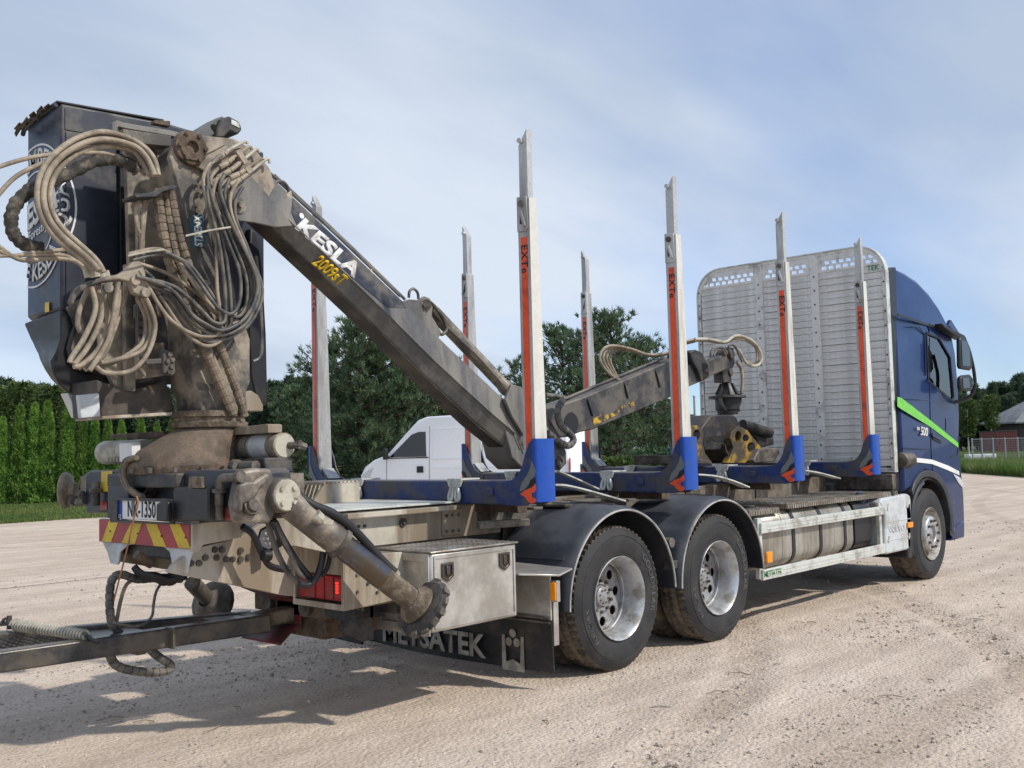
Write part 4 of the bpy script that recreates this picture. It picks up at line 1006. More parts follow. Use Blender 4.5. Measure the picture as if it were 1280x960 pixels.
# cross box that carries the right rear lamps
lb = MB().plate([[V((-2.3,-.955,.70)), V((-2.3,-.452,.70)), V((-2.3,-.452,1.06)), V((-2.3,-.955,1.02))], [V((-2.3,-.935,.735)), V((-2.3,-.935,.905)), V((-2.3,-.47,.905)), V((-2.3,-.47,.735))]], (.012,0,0))
lamp_box = B(lb, 'lamp_box', 'beige', .003)
mb = MB().prism([V((-2.287,-.955,.70)), V((-1.80,-.955,.72)), V((-1.80,-.955,1.0)), V((-2.287,-.955,1.02))], (0,.02,0)); mb.box((-2.287,-.934,.70), (-1.9,-.452,.72)); mb.box((-2.286,-.934,.93), (-1.9,-.46,.945)); mb.box((-2.17,-.93,.72), (-2.15,-.46,.93))
mb.build('lamp_box_shell', 'beige', lamp_box, .003)
mb = MB(); 
for x, z in ((-2.2,.9),(-2.1,.92),(-2.2,.80),(-2.12,.84),(-2.02,.86),(-2.05,.78),(-1.95,.82)): mb.bolts([(x,-.955,z)], (0,-1,0), .011, .009)
mb.build('box_bolts', 'dsteel', lamp_box)
tl = B(MB().box((-2.275,-.925,.745), (-2.16,-.475,.895)), 'tail_light', 'red', .008)
MB().box((-2.282,-.915,.76), (-2.2755,-.845,.885)).build('lens_segment', 'red', tl, .004)
mb = MB()
for i in range(4):
    for j in range(2): mb.box((-2.287,-.872-.012*j,.795+i*.018), (-2.2825,-.864-.012*j,.806+i*.018))
mb.build('lit_led', 'led', tl)
mb = MB()
for y in (-.83,-.74,-.65): mb.box((-2.2805,y-.003,.75), (-2.2755,y+.003,.89))
mb.build('lens_rib', 'redsteel', tl)
# work lamp with led cells
wl_ = B(MB().lathe([(0,0),(0,.075),(.05,.082),(.066,.078),(.066,.066),(.058,.064)], U(343,672,'y',-.54), (-1,-.35,0), 8), 'work_lamp', 'black', .004)
c = U(343,672,'y',-.54); ax_ = V((-1,-.35,0)).normalized(); r_ = ax_.cross(Z_).normalized()
MB().cyl(c+ax_*.05, c+ax_*.060, .066, None, 8).build('lamp_lens', 'lensclear', wl_)
mb = MB()
for a, b in ((0,0),(.03,.0),(-.03,0),(.015,.028),(-.015,.028),(.015,-.028),(-.015,-.028)): mb.sphere(c+ax_*.06+r_*a+Z_*b, .013, 8)
mb.build('lamp_cell', 'lensclear', wl_)
MB().bar(c-Z_*.08, c-Z_*.13, .02, .05).build('lamp_bracket', 'black', wl_)
# under-run bar, boxes and the red coupling jaw
B(MB().box((-2.1,-.80,.60), (-1.86,-.50,.715)), 'under_bracket', 'blacksteel', .004)
B(MB().prism([V((-1.98,-.50,.70)), V((-1.98,-.80,.70)), V((-1.98,-.80,.47)), V((-1.98,-.72,.45)), V((-1.98,-.50,.49))], (.03,0,0)), 'under_plate', 'blacksteel', .003)
B(MB().box((-1.9,-.95,.63), (-.9,-.58,.70)), 'box_carrier', 'blacksteel', .004)
mb = MB()
for k in range(6): mb.bolts([(-2.1+.0*k, -.66-.045*k, .68)], (-1,0,0), .011, .01)
for y in (-.6,-.65,-.7,-.75): mb.bolts([(-1.98,y,.62)], (-1,0,0), .012, .01)
B(mb, 'under_bolts', 'dsteel', 0)
B(MB().box((-1.98,-.34,.42), (-1.5,.34,.78)), 'coupling_block', 'rust', .01)
B(MB().box((-2.02,-.40,.56), (-1.975,.40,.72)), 'coupling_plate', 'rust', .006)
mb = MB(); mb.cyl((-2.02,-.22,.62), (-2.06,-.22,.62), .055, None, 14); mb.cyl((-2.02,.2,.62), (-2.06,.2,.62), .05, None, 14); B(mb, 'coupling_boss', 'dsteel', .004)
jw = MB()
sec = [(-.20,.17),(-.02,.075),(.02,.075),(.02,-.075),(-.02,-.075),(-.20,-.15)]
def jaw(sec, y0, y1, wide, th):
    a = []; 
    for (x, z) in sec: a.append((x, z))
    mb = MB()
    for i in range(len(a)-1):
        (xa, za), (xb, zb) = a[i], a[i+1]; fa = wide if xa < -.1 else 1.; fb = wide if xb < -.1 else 1.
        P = [V((-2.04+xa, y0*fa, .575+za)), V((-2.04+xb, y0*fb, .575+zb)), V((-2.04+xb, y1*fb, .575+zb)), V((-2.04+xa, y1*fa, .575+za))]
        n = (P[1]-P[0]).cross(P[2]-P[1]).normalized()*th; mb.prism(P, n)
    return mb
B(jaw(sec, -.13, .13, 1.7, .016), 'coupling_jaw', 'redsteel', .003)
# rear underside shield: pale plate with an arch
x_ = -3.02
aro = PX('x', x_, [(125,648),(240,655),(240,690),(236,700),(233,716),(229,720),(216,717),(214,700),(212,690),(205,684),(180,680),(160,681),(150,690),(148,704),(146,706),(138,704),(134,690),(128,678),(125,676)])
rp_ = B(MB().prism(aro, (.012,0,0)), 'rear_shield', 'greybox', .002)
sd_ = B(pp('y', -.575, .02, [(240.5,655),(302,648),(302,672),(254,681),(249,690),(240.5,690)]), 'rear_shield_side', 'beige', .003)
MB().box((-3.0,-.56,1.245), (-2.72,.60,1.257)).build('shield_top', 'beige', sd_, .002)
B(MB().box((-2.97,-.40,1.02), (-2.35,.40,1.2)), 'rear_cavity_block', 'blacksteel', .01)
# chevron board
hz = B(pp('x', x_-.004, -.012, [(126,649),(239.5,655.5),(239.5,686.5),(126,676.5)]), 'hazard_board', 'chevred', .002)
for a in ([(137,649.6),(149,650.2),(139,677.6),(127.5,676.6)], [(165,651),(178.5,651.8),(168.5,680),(152,678.8)], [(181.5,652),(195,652.8),(208,683.6),(193,682.4)], [(211.5,653.8),(225,654.7),(239,686),(223.5,684.8)]):
    MB().prism(PX('x', x_-.0168, a), (-.0015,0,0)).build('yellow_stripe', 'chevyel', hz)
mb = MB()
for p in ((138,664),(172,667),(202,670),(232,672)): mb.bolts([U(p[0],p[1],'x',x_-.018)], (-1,0,0), .007, .004)
mb.build('board_screw', 'dsteel', hz)
# licence plate
fr = B(MB().plate([PX('x', -3.10, [(137,622),(216,624),(215.5,655.5),(137,653)]), PX('x', -3.10, [(146,651),(211,653),(211.5,627.5),(146,625.5)])], (.02,0,0)), 'plate_holder', 'blacksteel', .003)
lp = B(MB().prism(PX('x', -3.085, [(147,624.6),(210,626.5),(210,650.8),(147,648.6)]), (.008,0,0)), 'licence_plate', 'white', .002)
MB().prism(PX('x', -3.0865, [(147.3,625),(152.7,625.2),(152.7,648.3),(147.3,648.2)]), (-.001,0,0)).build('euro_band', 'euroblue', lp)
text('plate_lettering', 'NK-1350', .094, 'blackprint', lp, U(176.4,637.8,'x',-3.0872), (0,-1,0), (0,0,1), 0, .001, .008, .68, space=1.0)
text('country_letters', 'LV', .025, 'whiteprint', lp, U(150,645.5,'x',-3.0885), (0,-1,0), (0,0,1), 0, .001, .01, .8)
B(MB().prism(PX('x', -3.083, [(146,649.5),(196,652),(196,655),(146,652.5)]), (-.006,0,0)), 'plate_caption_strip', 'black', .001)
B(MB().prism(PX('x', -3.115, [(201,630),(206,626.5),(215,627),(215,652),(201,651)]), (-.03,0,0)), 'plug_socket', 'black', .008)
# tape reflectors, black boxes over the rear frame
bk = B(pp('x', -3.0, .34, [(227,592),(234,588),(292,587),(297,591),(297,652),(227,654)]), 'outrigger_box', 'cabin', .012)
for a in ([(260,634),(273,634.5),(273,650.5),(260,649.5)], [(282,634.5),(296,635),(296,651),(282,650.8)]): MB().prism(PX('x', -3.003, a), (-.003,0,0)).build('red_tape', 'red', bk)
B(pp('x', -3.10, .06, [(216,611),(219,609),(258,608.5),(260,611),(260,651.5),(216,652)]), 'junction_box', 'black', .01)
B(pp('x', -3.12, .02, [(236,596),(251,596),(252,610),(235,610)]), 'valve_block', 'mud', .004)
bl_ = B(pp('x', -3.0, .3, [(107,592),(112,588),(152,588),(152,640),(108,642),(106,630)]), 'outrigger_box', 'cabin', .012)
MB().prism(PX('x', -3.003, [(127,589),(141,588.5),(140,614),(127,615)]), (-.003,0,0)).build('yellow_tape', 'chevyel', bl_)
MB().prism(PX('x', -3.003, [(126,627),(134,627),(134,637),(126,638)]), (-.003,0,0)).build('red_tape', 'red', bl_)
B(pp('x', -3.05, .1, [(134,607),(160,606),(160,648),(134,648)]), 'junction_box', 'cabin', .008)
B(pp('x', -2.92, .25, [(150,590),(226,586),(226,648),(150,650)]), 'rear_cross_beam', 'blacksteel', .01)
B(pp('x', -2.95, .03, [(200,590),(226,588),(226,640),(202,638)]), 'rear_post', 'cabin', .005)
mb = MB()
for px in (120,274,): mb.cyl(U(px,632,'x',-3.04), U(px,602,'x',-3.04), .025, None, 10); mb.cyl(U(px,616,'x',-3.04), U(px,611,'x',-3.04), .042, None, 10)
mb.cyl(U(274,650,'x',-3.04), U(274,600,'x',-3.04), .022, None, 10)
B(mb, 'lock_pin', 'dsteel', .003)
mb = MB().tube([U(276,612,'x',-3.05), U(276,601,'x',-3.05), U(281,597,'x',-3.05), U(300,597,'x',-3.05)], .024, 10, 4); mb.cyl(U(296,597,'x',-3.05), U(302,596,'x',-3.05), .032, None, 10)
B(mb, 'pipe_elbow', 'dsteel', 0)

# ---- log bunks with stakes
flame = {'red': [(192,218),(215,198),(248,185),(262,168),(267,190),(262,205),(247,215),(250,232),(268,240),(262,258),(245,262),(228,250),(212,228)],
         'grey': [(188,205),(198,165),(224,128),(238,95),(247,58),(256,85),(263,110),(258,135),(240,150),(230,176),(206,200)],
         'black': [(204,206),(232,184),(240,158),(264,136),(266,164),(248,182),(222,194)]}
FL = {k: [(lambda p: (p.y, p.z))(U(600+a/3.765, 560+b/3.765, 'x', -.925)) for a, b in v] for k, v in flame.items()}
BX = (-.83, .955, 2.805, 4.54)
def bunk(b, first=True):
    e = bpy.data.objects.new('log_bunk', None)
    bm_ = MB().box((b-.09,-1.06,1.238), (b+.09,1.06,1.405))
    beam = B(bm_, 'log_bunk', 'blue', .012)
    def P(y, z, x=b-.095): return V((x, y, z))
    for s in (-1, 1):
        # cheeks of the stake foot
        ol = [(.98,1.236),(1.17,1.236),(1.262,1.275),(1.264,1.66),(1.245,1.69),(1.20,1.655),(1.165,1.585),(1.135,1.50),(1.09,1.435),(1.03,1.408),(.98,1.405)]
        for dx in (-.097, .083):
            MB().prism([V((b+dx, s*y, z)) for y, z in ol], (.014,0,0)).build('foot_cheek', 'blue', beam, .004)
        # bright curved outer face
        sec = []
        for (x, y) in ((-.100,1.245),(-.098,1.262),(-.085,1.274),(0,1.28),(.075,1.274),(.098,1.262),(.098,1.25)): sec.append((x, y))
        lo = [[V((b+x, s*y, z)) for x, y in sec]+[V((b+x, s*(y-.012), z)) for x, y in sec[::-1]] for z in (1.262, 1.40, 1.55, 1.685)]
        MB().loft(lo).build('foot_shell', 'bluebright', beam, 0, smooth=50)
        for k, nm, m, dx in (('grey','grey_flame','flamegrey',-.0995), ('black','black_flame','blackprint',-.1005), ('red','red_flame','orange',-.1015)):
            MB().prism([V((b+dx, -s*y, z)) for y, z in FL[k]], (-.0015,0,0)).build(nm, m, beam)
        # main stake: tapered hollow section
        def sec_(z, t): return [V((b-.086, s*1.143, z)), V((b-.070, s*1.236, z)), V((b+.052-.055*t, s*1.240, z)), V((b+.058-.055*t, s*1.146, z))]
        st = MB().loft([sec_(1.41, 0), sec_(2.4, .45), sec_(3.33, 1)]).build('stake', 'alu', beam, .006, smooth=20)
        wf = [sec_(z, t) for z, t in ((1.66,.11),(2.4,.45),(3.33,1))]
        loop = [q[1]+V((0,s*.0015,0)) for q in wf]+[q[2]+V((0,s*.0015,0)) for q in wf[::-1]]
        MB().prism(loop, (0,s*.0025,0)).build('stake_white_face', 'stakewhite', beam)
        # red stripe on the rear face
        def rf(u, z): a = V((b-.086, s*1.143, z)); c = V((b-.070, s*1.236, z)); return a.lerp(c, u)
        nrm = V((-.093, s*.016, 0)).normalized()
        MB().prism([rf(.26,1.56)+nrm*.001, rf(.78,1.56)+nrm*.001, rf(.78,3.06)+nrm*.001, rf(.26,3.06)+nrm*.001], nrm*.002).build('red_stripe', 'orange', beam)
        rt = V((0,0,-1)); up_ = (rf(1,2)-rf(0,2)).normalized()*( -1 if s > 0 else 1)
        up_ = -nrm.cross(rt)
        if rt.cross(up_).dot(nrm) < 0: up_ = -up_
        text('stake_lettering', 'EXTe', .049, 'blackprint', beam, rf(.52,2.91)+nrm*.0032, rt, up_, 0, .001, .015, 1.15, space=1.12)
        # inner extension with slanted tip
        ex = [V((b-.075, s*1.155, 3.30)), V((b-.064, s*1.222, 3.30)), V((b-.012, s*1.225, 3.30)), V((b-.006, s*1.158, 3.30))]
        tp = [V((b-.073, s*1.155, 3.705)), V((b-.063, s*1.225, 3.815)), V((b-.012, s*1.228, 3.815)), V((b-.006, s*1.158, 3.705))]
        MB().loft([ex, tp]).build('stake_extension', 'alu', beam, .004, smooth=20)
        MB().cyl(rf(.4,3.73)+V((0,0,0)), rf(.4,3.73)+nrm*.02, .018, None, 10).build('tip_bolt', 'alu', beam)
        # locking latch at the top of the main stake
        lk = MB().prism([rf(.02,3.10)+nrm*.001, rf(.75,3.10)+nrm*.001, rf(.95,3.13)+nrm*.001, rf(.85,3.34)+nrm*.001, rf(.02,3.34)+nrm*.001], nrm*.010).build('latch_plate', 'alu', beam, .003)
        MB().cyl(rf(.42,3.29), rf(.42,3.29)+nrm*.022, .023, None, 12).cyl(rf(.42,3.29)+nrm*.022, rf(.42,3.29)+nrm*.027, .012, None, 8).build('latch_pin', 'dsteel', beam)
        MB().bar(rf(.35,3.24)+nrm*.014, rf(.7,3.13)+nrm*.016, .022, .014, nrm).build('latch_lever', 'alu', beam, .003)
        MB().bar(rf(.36,3.23)+nrm*.012, rf(.36,3.15)+nrm*.012, .014, .006, nrm).build('latch_slot', 'blackprint', beam)
        # foot bolt lug on the inside
        MB().prism([V((b-.06,s*1.14,1.42)), V((b-.06,s*1.04,1.415)), V((b-.06,s*1.135,1.50))], (.12,0,0)).build('stake_gusset', 'alu', beam, .004)
    # rope hooks on the rear face
    for y in (.62, -.49):
        hk = MB().prism([V((b-.0925,y-.075,1.412)), V((b-.0925,y+.075,1.412)), V((b-.0925,y+.055,1.36)), V((b-.0925,y-.055,1.36))], (-.02,0,0))
        hk.box((b-.11,y-.07,1.408), (b+.08,y+.07,1.418))
        for e_ in (-.045, .045): hk.tube([V((b-.105,y+e_*.6,1.37)), V((b-.112,y+e_*1.15,1.30)), V((b-.116,y+e_*1.0,1.268)), V((b-.116,y+e_*.55,1.268)), V((b-.11,y+e_*.35,1.30)), V((b-.10,y+e_*.3,1.37))], .013, 8, 4)
        hk.build('rope_hook', 'rail', beam)
    MB().box((b-.105,-.86,1.30), (b-.091,-.80,1.355)).build('beam_tab', 'blue', beam, .004)
    for s in (-1, 1): MB().box((b-.10,s*.40-.09,1.226), (b+.10,s*.40+.09,1.2375)).build('beam_clamp', 'dsteel', beam, .003)
    return beam
for b in BX: bunk(b)
# pale flat bars that bow from bunk to bunk over the mudguards
def bowbar(pts, y, w, name='bow_bar', m='rail'):
    P = [U(a, c, 'y', y) for a, c in pts]; P = catmull(P, 5)
    secs = [[p+V((0,-w/2,-.006)), p+V((0,w/2,-.006)), p+V((0,w/2,.006)), p+V((0,-w/2,.006))] for p in P]
    return B(MB().loft(secs), name, m, 0)
bowbar([(688,606),(702,606.5),(730,613),(776,626)], -.95, .10)
bowbar([(697,589),(722,600),(748,612)], -.42, .05)
bowbar([(868,593),(890,595),(912,601),(932,609)], -.95, .09)
bowbar([(1002,588),(1020,591),(1046,598)], -.95, .09)
B(MB().box((-.70,-.62,1.05), (.86,-.48,1.20)), 'side_bracket_beam', 'dsteel', .006)
B(MB().bar((-1.0,-.78,1.10), (-.70,-.98,1.11), .09, .05), 'step_arm', 'dsteel', .005)
mb = MB()
for x in (-.55,-.2,.2,.6): mb.box((x,-.9,1.18), (x+.10,-.5,1.20))
B(mb, 'guard_strap', 'dsteel', .003)
mb = MB().box((-.72,-.9,1.17), (-.62,.9,1.24)); mb.box((1.06,-.9,1.17), (1.18,.9,1.24)); mb.box((2.9,-.9,1.17), (3.0,.9,1.236))
B(mb, 'sub_frame_outrigger', 'rust', .006)

# ---- deck plates
def deck(x0_, x1_, y0_, y1_, z, m='deck'):
    d = B(MB().box((x0_,y0_,z-.05), (x1_,y1_,z)), 'deck_plate', m, .006)
    mb = MB(); x = x0_+.03
    while x < x1_-.02:
        mb.box((x-.011,y0_-.0045,z-.046), (x+.011,y0_-.0005,z-.012)); mb.box((x-.012,y0_+.004,z+.0005), (x+.012,y0_+.03,z+.006)); x += .045
    mb.build('edge_studs', 'checker', d); 
    mb = MB(); k = 0; y = y0_+.06
    while y < y1_:
        x = x0_+.03+(.03 if k % 2 else 0)
        while x < x1_-.02: a = .7 if k % 2 else -.7; mb.bar((x-.018*math.cos(a), y-.018*math.sin(a), z+.002), (x+.018*math.cos(a), y+.018*math.sin(a), z+.002), .007, .004); x += .06
        y += .035; k += 1
    o = mb.build('tread_ribs', 'checker', d, smooth=0); o['kind'] = 'stuff'; return d
deck(2.62, 5.2, -1.21, -.46, 1.055); deck(1.95, 2.50, -1.2, -.46, 1.03); deck(2.0, 5.1, .46, 1.2, 1.055)
B(MB().box((5.02,-1.225,.99), (5.07,-1.195,1.07)), 'deck_clip', 'black', .006)
# ---- fuel tank, straps, side guards, battery box
def tank_sec(x, y0_, y1_, z0_, z1_, r): 
    P = []
    for cy_, cz_, a0 in ((y0_+r,z1_-r,90),(y0_+r,z0_+r,180),(y1_-r,z0_+r,270),(y1_-r,z1_-r,0)):
        for k in range(6): a = R_(a0+k*18); P.append(V((x, cy_+r*math.cos(a), cz_+r*math.sin(a))))
    return P
tk = B(MB().loft([tank_sec(2.16,-1.17,-.55,.50,1.0,.13), tank_sec(2.18,-1.19,-.53,.48,1.015,.14), tank_sec(4.05,-1.19,-.53,.48,1.015,.14), tank_sec(4.07,-1.17,-.55,.50,1.0,.13)]), 'fuel_tank', 'tank', 0, smooth=50)
for x in (2.76, 3.32, 3.86):
    MB().loft([tank_sec(x-.03,-1.198,-.52,.472,1.023,.145), tank_sec(x+.03,-1.198,-.52,.472,1.023,.145)]).build('tank_strap', 'black', tk, .003, smooth=50)
mb = MB()
for x in (2.55, 3.05, 3.62): mb.loft([tank_sec(x-.004,-1.1925,-.53,.478,1.0175,.14), tank_sec(x+.004,-1.1925,-.53,.478,1.0175,.14)])
mb.build('tank_seam', 'tank', tk, smooth=50)
MB().cyl((2.32,-.98,1.0), (2.32,-.98,1.055), .075, .07, 18).build('tank_cap', 'black', tk, .006)
B(MB().loft([tank_sec(4.12,-1.18,-.55,.50,1.0,.10), tank_sec(4.52,-1.18,-.55,.50,1.0,.10)]), 'adblue_tank', 'black', 0, smooth=50)
ac = B(MB().cyl((4.42,-1.10,.98), (4.42,-1.14,1.055), .07, .06, 16), 'adblue_cap', 'cabblue', .008)
def rail(px, name):
    P = PX('y', -1.262, px); r = B(MB().prism(P, (0,.035,0)), name, 'rail', .006)
    a, b_, c, d = P
    mb = MB()
    for u0, u1 in ((.30,.36),(.64,.70)):
        mb.prism([a.lerp(b_,.0)*(1-u0)+d*u0+V((.1,-.0,0)), b_*(1-u0)+c*u0-V((.1,0,0)), b_*(1-u1)+c*u1-V((.1,0,0)), a*(1-u1)+d*u1+V((.1,0,0))], (0,-.004,0))
    mb.build('rail_groove', 'rail', r); return r
rail([(952,654),(1106,632.5),(1106,643),(952,667.5)], 'side_guard_rail')
lr = rail([(954.5,712.6),(1107,679.4),(1107,691.4),(954.5,726)], 'side_guard_rail')
text('rail_lettering', 'METSATEK', .050, 'greenprint', lr, U(966.5,716.2,'y',-1.264), (1,0,0), (0,0,1), 0, .001, .02, .95)
B(MB().prism([V((2.03,-1.235,.43)), V((2.10,-1.235,.43)), V((2.10,-1.235,.96)), V((2.03,-1.235,.96))], (0,.04,0)), 'guard_post', 'rail', .004)
B(MB().prism([V((4.60,-1.24,.43)), V((4.66,-1.24,.43)), V((4.66,-1.24,.96)), V((4.60,-1.24,.96))], (0,.04,0)), 'guard_post', 'rail', .004)
sl = B(MB().box((2.13,-1.262,.56), (2.23,-1.235,.66)), 'side_marker', 'amber', .01)
bb = B(pp('y', -1.25, .5, [(1100,629),(1103,623),(1134,617),(1138,619),(1139,626),(1139,684),(1136,687),(1110,693),(1107,691),(1107,640)]), 'battery_box', 'greybox', .025, seg=3)
mb = MB()
for za, zb2 in ((653,648),(676,671)): mb.bar(U(1109,za,'y',-1.251), U(1138,zb2,'y',-1.251), .006, .008, Y_)
mb.build('box_crease', 'greybox', bb)
text('box_lettering', 'VOLVO', .07, 'greybox', bb, U(1121,661,'y',-1.252), (1,0,0), (0,0,1), 0, .002, .02, 1.3)
mb = MB()
for p in ((1110,634),(1134,631),(1136,670),(1111,674)): c = U(*p,'y',-1.25); mb.bar(c+V((-.02,-.006,-.03)), c+V((.01,-.006,.03)), .03, .014, Y_)
mb.build('box_latch', 'rail', bb, .003)
MB().prism(PX('y', -1.255, [(1133.5,653),(1139.5,652),(1139.5,659),(1133.5,660)]), (0,-.02,0)).build('side_marker', 'amber', bb, .006)
B(MB().box((4.66,-1.18,.40), (5.25,-.6,.50)), 'box_tray', 'black', .01)

# ---- headboard of aluminium planks
HX = 5.14
hz0, hz1 = 1.27, 3.845
def hb(y, z, x=HX): return V((x, y, z))
hd = MB(); ro = .34; out = [hb(1.25,hz0)]
for k in range(9): a = R_(k*11.25); out.append(hb(1.25-ro+ro*math.cos(a), hz1-ro+ro*math.sin(a)))
for k in range(9): a = R_(90+k*11.25); out.append(hb(-1.215+ro+ro*math.cos(a), hz1-ro+ro*math.sin(a)))
out.append(hb(-1.215,hz0))
def inset(P, d):
    c = hb(0, (hz0+hz1)/2); return [V((p.x, p.y*(1-d/1.25), c.z+(p.z-c.z)*(1-d/1.29))) for p in P]
HB = B(MB().plate([out, inset(out, .045)[::-1]], (.07,0,0)), 'headboard', 'plankframe', .008)
MB().plate([[p+V((-.012,0,0)) for p in inset(out, -.004)], [p+V((-.012,0,0)) for p in inset(out, .012)][::-1]], (.09,0,0)).build('frame_edge', 'rail', HB, .002)
posts = (.37, -.36)
cols = ((1.195, .42), (.32, -.31), (-.41, -1.165))
pz0, pz1, nr = hz0+.06, 3.60, 29; ph = (pz1-pz0)/nr
cache = {}
for ci, (ya, yb) in enumerate(cols):
    for r in range(nr):
        z0_ = pz0+r*ph; key = (ci, r % 3)
        w_ = ya-yb
        if key not in cache:
            g = .006 if r % 3 == 0 else .003
            m_ = MB().add([(0,ya,g),(0,yb,g),(0,yb,ph-.0015),(0,ya,ph-.0015),(.0015,ya,ph*.5),(.0015,yb,ph*.5),(.03,ya,g),(.03,yb,g),(.03,yb,ph-.0015),(.03,ya,ph-.0015)],
                          [(0,1,5,4),(4,5,2,3),(0,6,7,1),(3,2,8,9),(1,7,8,2,5),(0,4,3,9,6),(6,9,8,7)])
            cache[key] = m_.mesh('plank', M['plank'], V((0,0,0)), 10)
        o = bpy.data.objects.new('plank', cache[key]); COL.objects.link(o); o.parent = HB; WO[o.name] = woff(HB).copy()
        o.location = (HX+.012+rnd.uniform(0,.006)-2., 0, z0_); o.rotation_euler = (rnd.uniform(-.0012,.0012), rnd.uniform(-.03,.03), 0)
MB().box((HX+.045,-1.17,hz0+.04), (HX+.052,1.2,3.62)).build('backing_sheet', 'plankframe', HB)
for y in posts:
    po = MB().box((HX-.006,y-.05,hz0+.03), (HX+.045,y+.05,hz1-.03)).build('headboard_post', 'plankframe', HB, .006)
mb = MB()
for y in (*posts, 1.22, -1.19):
    for k in range(14): mb.bolts([hb(y, hz0+.15+k*.165, HX-.006 if abs(y) < 1 else HX)], (-1,0,0), .012, .006)
mb.build('rivets', 'dsteel', HB)
# perforated top strip
for ya, yb in cols:
    ol = [hb(ya,3.602), hb(yb,3.602)]
    def top(y): 
        yy = abs(y)
        return hz1-.05 if yy < .91 else hz1-.34+math.sqrt(max(.0, (.30)**2-(yy-.91)**2))
    ys = np.linspace(yb, ya, 21); ol += [hb(y, max(3.63, top(y)+.03)) for y in ys]
    holes = []
    for row in range(3):
        z = 3.632+row*.058; y = ya-.05-(.035 if row % 2 else 0)
        while y > yb+.06:
            if top(y-.03) > z+.055 and top(y) > z+.055: holes.append([hb(y, z), hb(y+.014, z+.044), hb(y-.046, z+.044), hb(y-.060, z)])
            y -= .088
    MB().plate([[p+V((.008,0,0)) for p in l] for l in [ol]+holes], (.02,0,0)).build('perforated_strip', 'plankframe', HB)
text('headboard_lettering', 'TEK', .062, 'greenprint', HB, hb(-1.07, 3.572, HX+.008), (0,-1,0), (0,0,1), 0, .003, .0, .9)
B(MB().box((HX+.08,-.6,hz0-.2), (HX+.16,.6,hz0+.5)), 'headboard_stay', 'blacksteel', .01)
B(MB().box((4.98,-.82,1.24), (5.10,-.62,1.45)), 'switch_box', 'rail', .01)
B(MB().cyl((4.975,-.70,1.38), (4.955,-.70,1.38), .02, None, 8).cyl((4.975,-.76,1.34), (4.955,-.76,1.34), .02, None, 8), 'switch_knob', 'black', 0)
B(MB().box((5.09,-1.2,1.07), (5.2,1.2,1.25)), 'headboard_base', 'dsteel', .01)

# ---- cab
cpx = [(1129,616),(1121.5,338),(1125,333.5),(1137,338.5),(1152,349),(1166,365),(1177,383),(1184,399),(1189,411),
       (1194,440),(1197.5,478),(1199.5,520),(1199,545),(1200,575),(1202,596),(1204.5,625),(1205.5,660),(1204,672),(1190,676),(1189,664),
       (1187,645),(1183,625),(1176,606),(1165,593.5),(1154,591),(1146,597),(1140,611)]
cp = [U(a, b_, 'y', -1.24) for a, b_ in cpx]
cc = V((6.2, 0, 2.1))
def csec(y, ins, tp=0.):
    out = []
    for p in cp:
        d = V((p.x-cc.x, 0, p.z-cc.z)); q = p-d.normalized()*ins; q.y = y*(1-tp*max(0, (p.z-2.9)/.9)); out.append(q)
    return out
ys = [(-1.25,.055),(-1.235,.022),(-1.20,.004),(-1.15,0)]
secs = [csec(y, i, .07) for y, i in ys]+[csec(-y, i, .07) for y, i in ys[::-1]]
n = len(cp); mb = MB(); vs = [p for s in secs for p in s]
WS = (8, 9, 10)     # profile spans of the windscreen
fs = []
for i in range(len(secs)-1):
    for k in range(n):
        if k in WS and i == 3: continue
        fs.append((i*n+k, (i+1)*n+k, (i+1)*n+(k+1)%n, i*n+(k+1)%n))
CAB = B(mb.add(vs, fs), 'cab', 'cabblue', 0, smooth=50)
w = MB(); 
for k in WS:
    a, b_, c, d = secs[3][k], secs[3][k+1], secs[4][k+1], secs[4][k]
    w.prism([a, b_, c, d], (.006,0,0))
w.build('windscreen', 'glass', CAB)
win = [(1158.5,417),(1174,423.5),(1187.5,447),(1192,496.5),(1189,499.5),(1160.5,475.5)]
for s in (-1, 1):
    yv = s*1.25
    ol = [V((p.x, p.y*(1 if s < 0 else -1)*1., p.z)) for p in secs[0]]
    hole = [U(a, b_, 'y', -1.25) for a, b_ in win]
    hole = [V((p.x, yv*(1-.07*max(0,(p.z-2.9)/.9)), p.z)) for p in hole]
    MB().plate([ol, hole[::-1]], (0,-s*.02,0)).build('side_panel', 'cabblue', CAB)
    MB().prism([p+V((0,-s*.012,0)) for p in hole], (0,-s*.004,0)).build('side_window', 'glass', CAB)
    hc = sum(hole, V((0,0,0)))/len(hole)
    fr_ = [hc+(p-hc)*1.05+V((0,s*.003,0)) for p in hole]; fi = [hc+(p-hc)*.985+V((0,s*.003,0)) for p in hole]
    MB().plate([fr_, fi[::-1]], (0,s*.004,0)).build('window_seal', 'blackprint', CAB)
YC = -1.2505
def cpx_(pts, dep, y=YC): 
    P = PX('y', y, pts)
    return MB().prism(P, (0,-dep,0))
def strip(pts, w, m, name, y=-1.252, par=None):
    mb = MB(); P = [U(a, b_, 'y', y) for a, b_ in pts]
    for i in range(len(P)-1): mb.bar(P[i], P[i+1], w, .008, Y_)
    return mb.build(name, m, par or CAB)
strip([(1122,393),(1150,403),(1180,412.5)], .03, 'black', 'roof_seam')
strip([(1161.5,404),(1162.5,500),(1164,562),(1166,591)], .012, 'black', 'door_gap')
strip([(1199,545),(1197,568),(1188,572)], .010, 'black', 'door_gap')
strip([(1125.5,497.5),(1162,500)], .010, 'cabblue', 'panel_crease'); strip([(1128,560),(1163,562)], .012, 'cabblue', 'panel_crease')
strip([(1139,408),(1149,408.5),(1156,418),(1157,470)], .012, 'black', 'sleeper_hatch_gap')
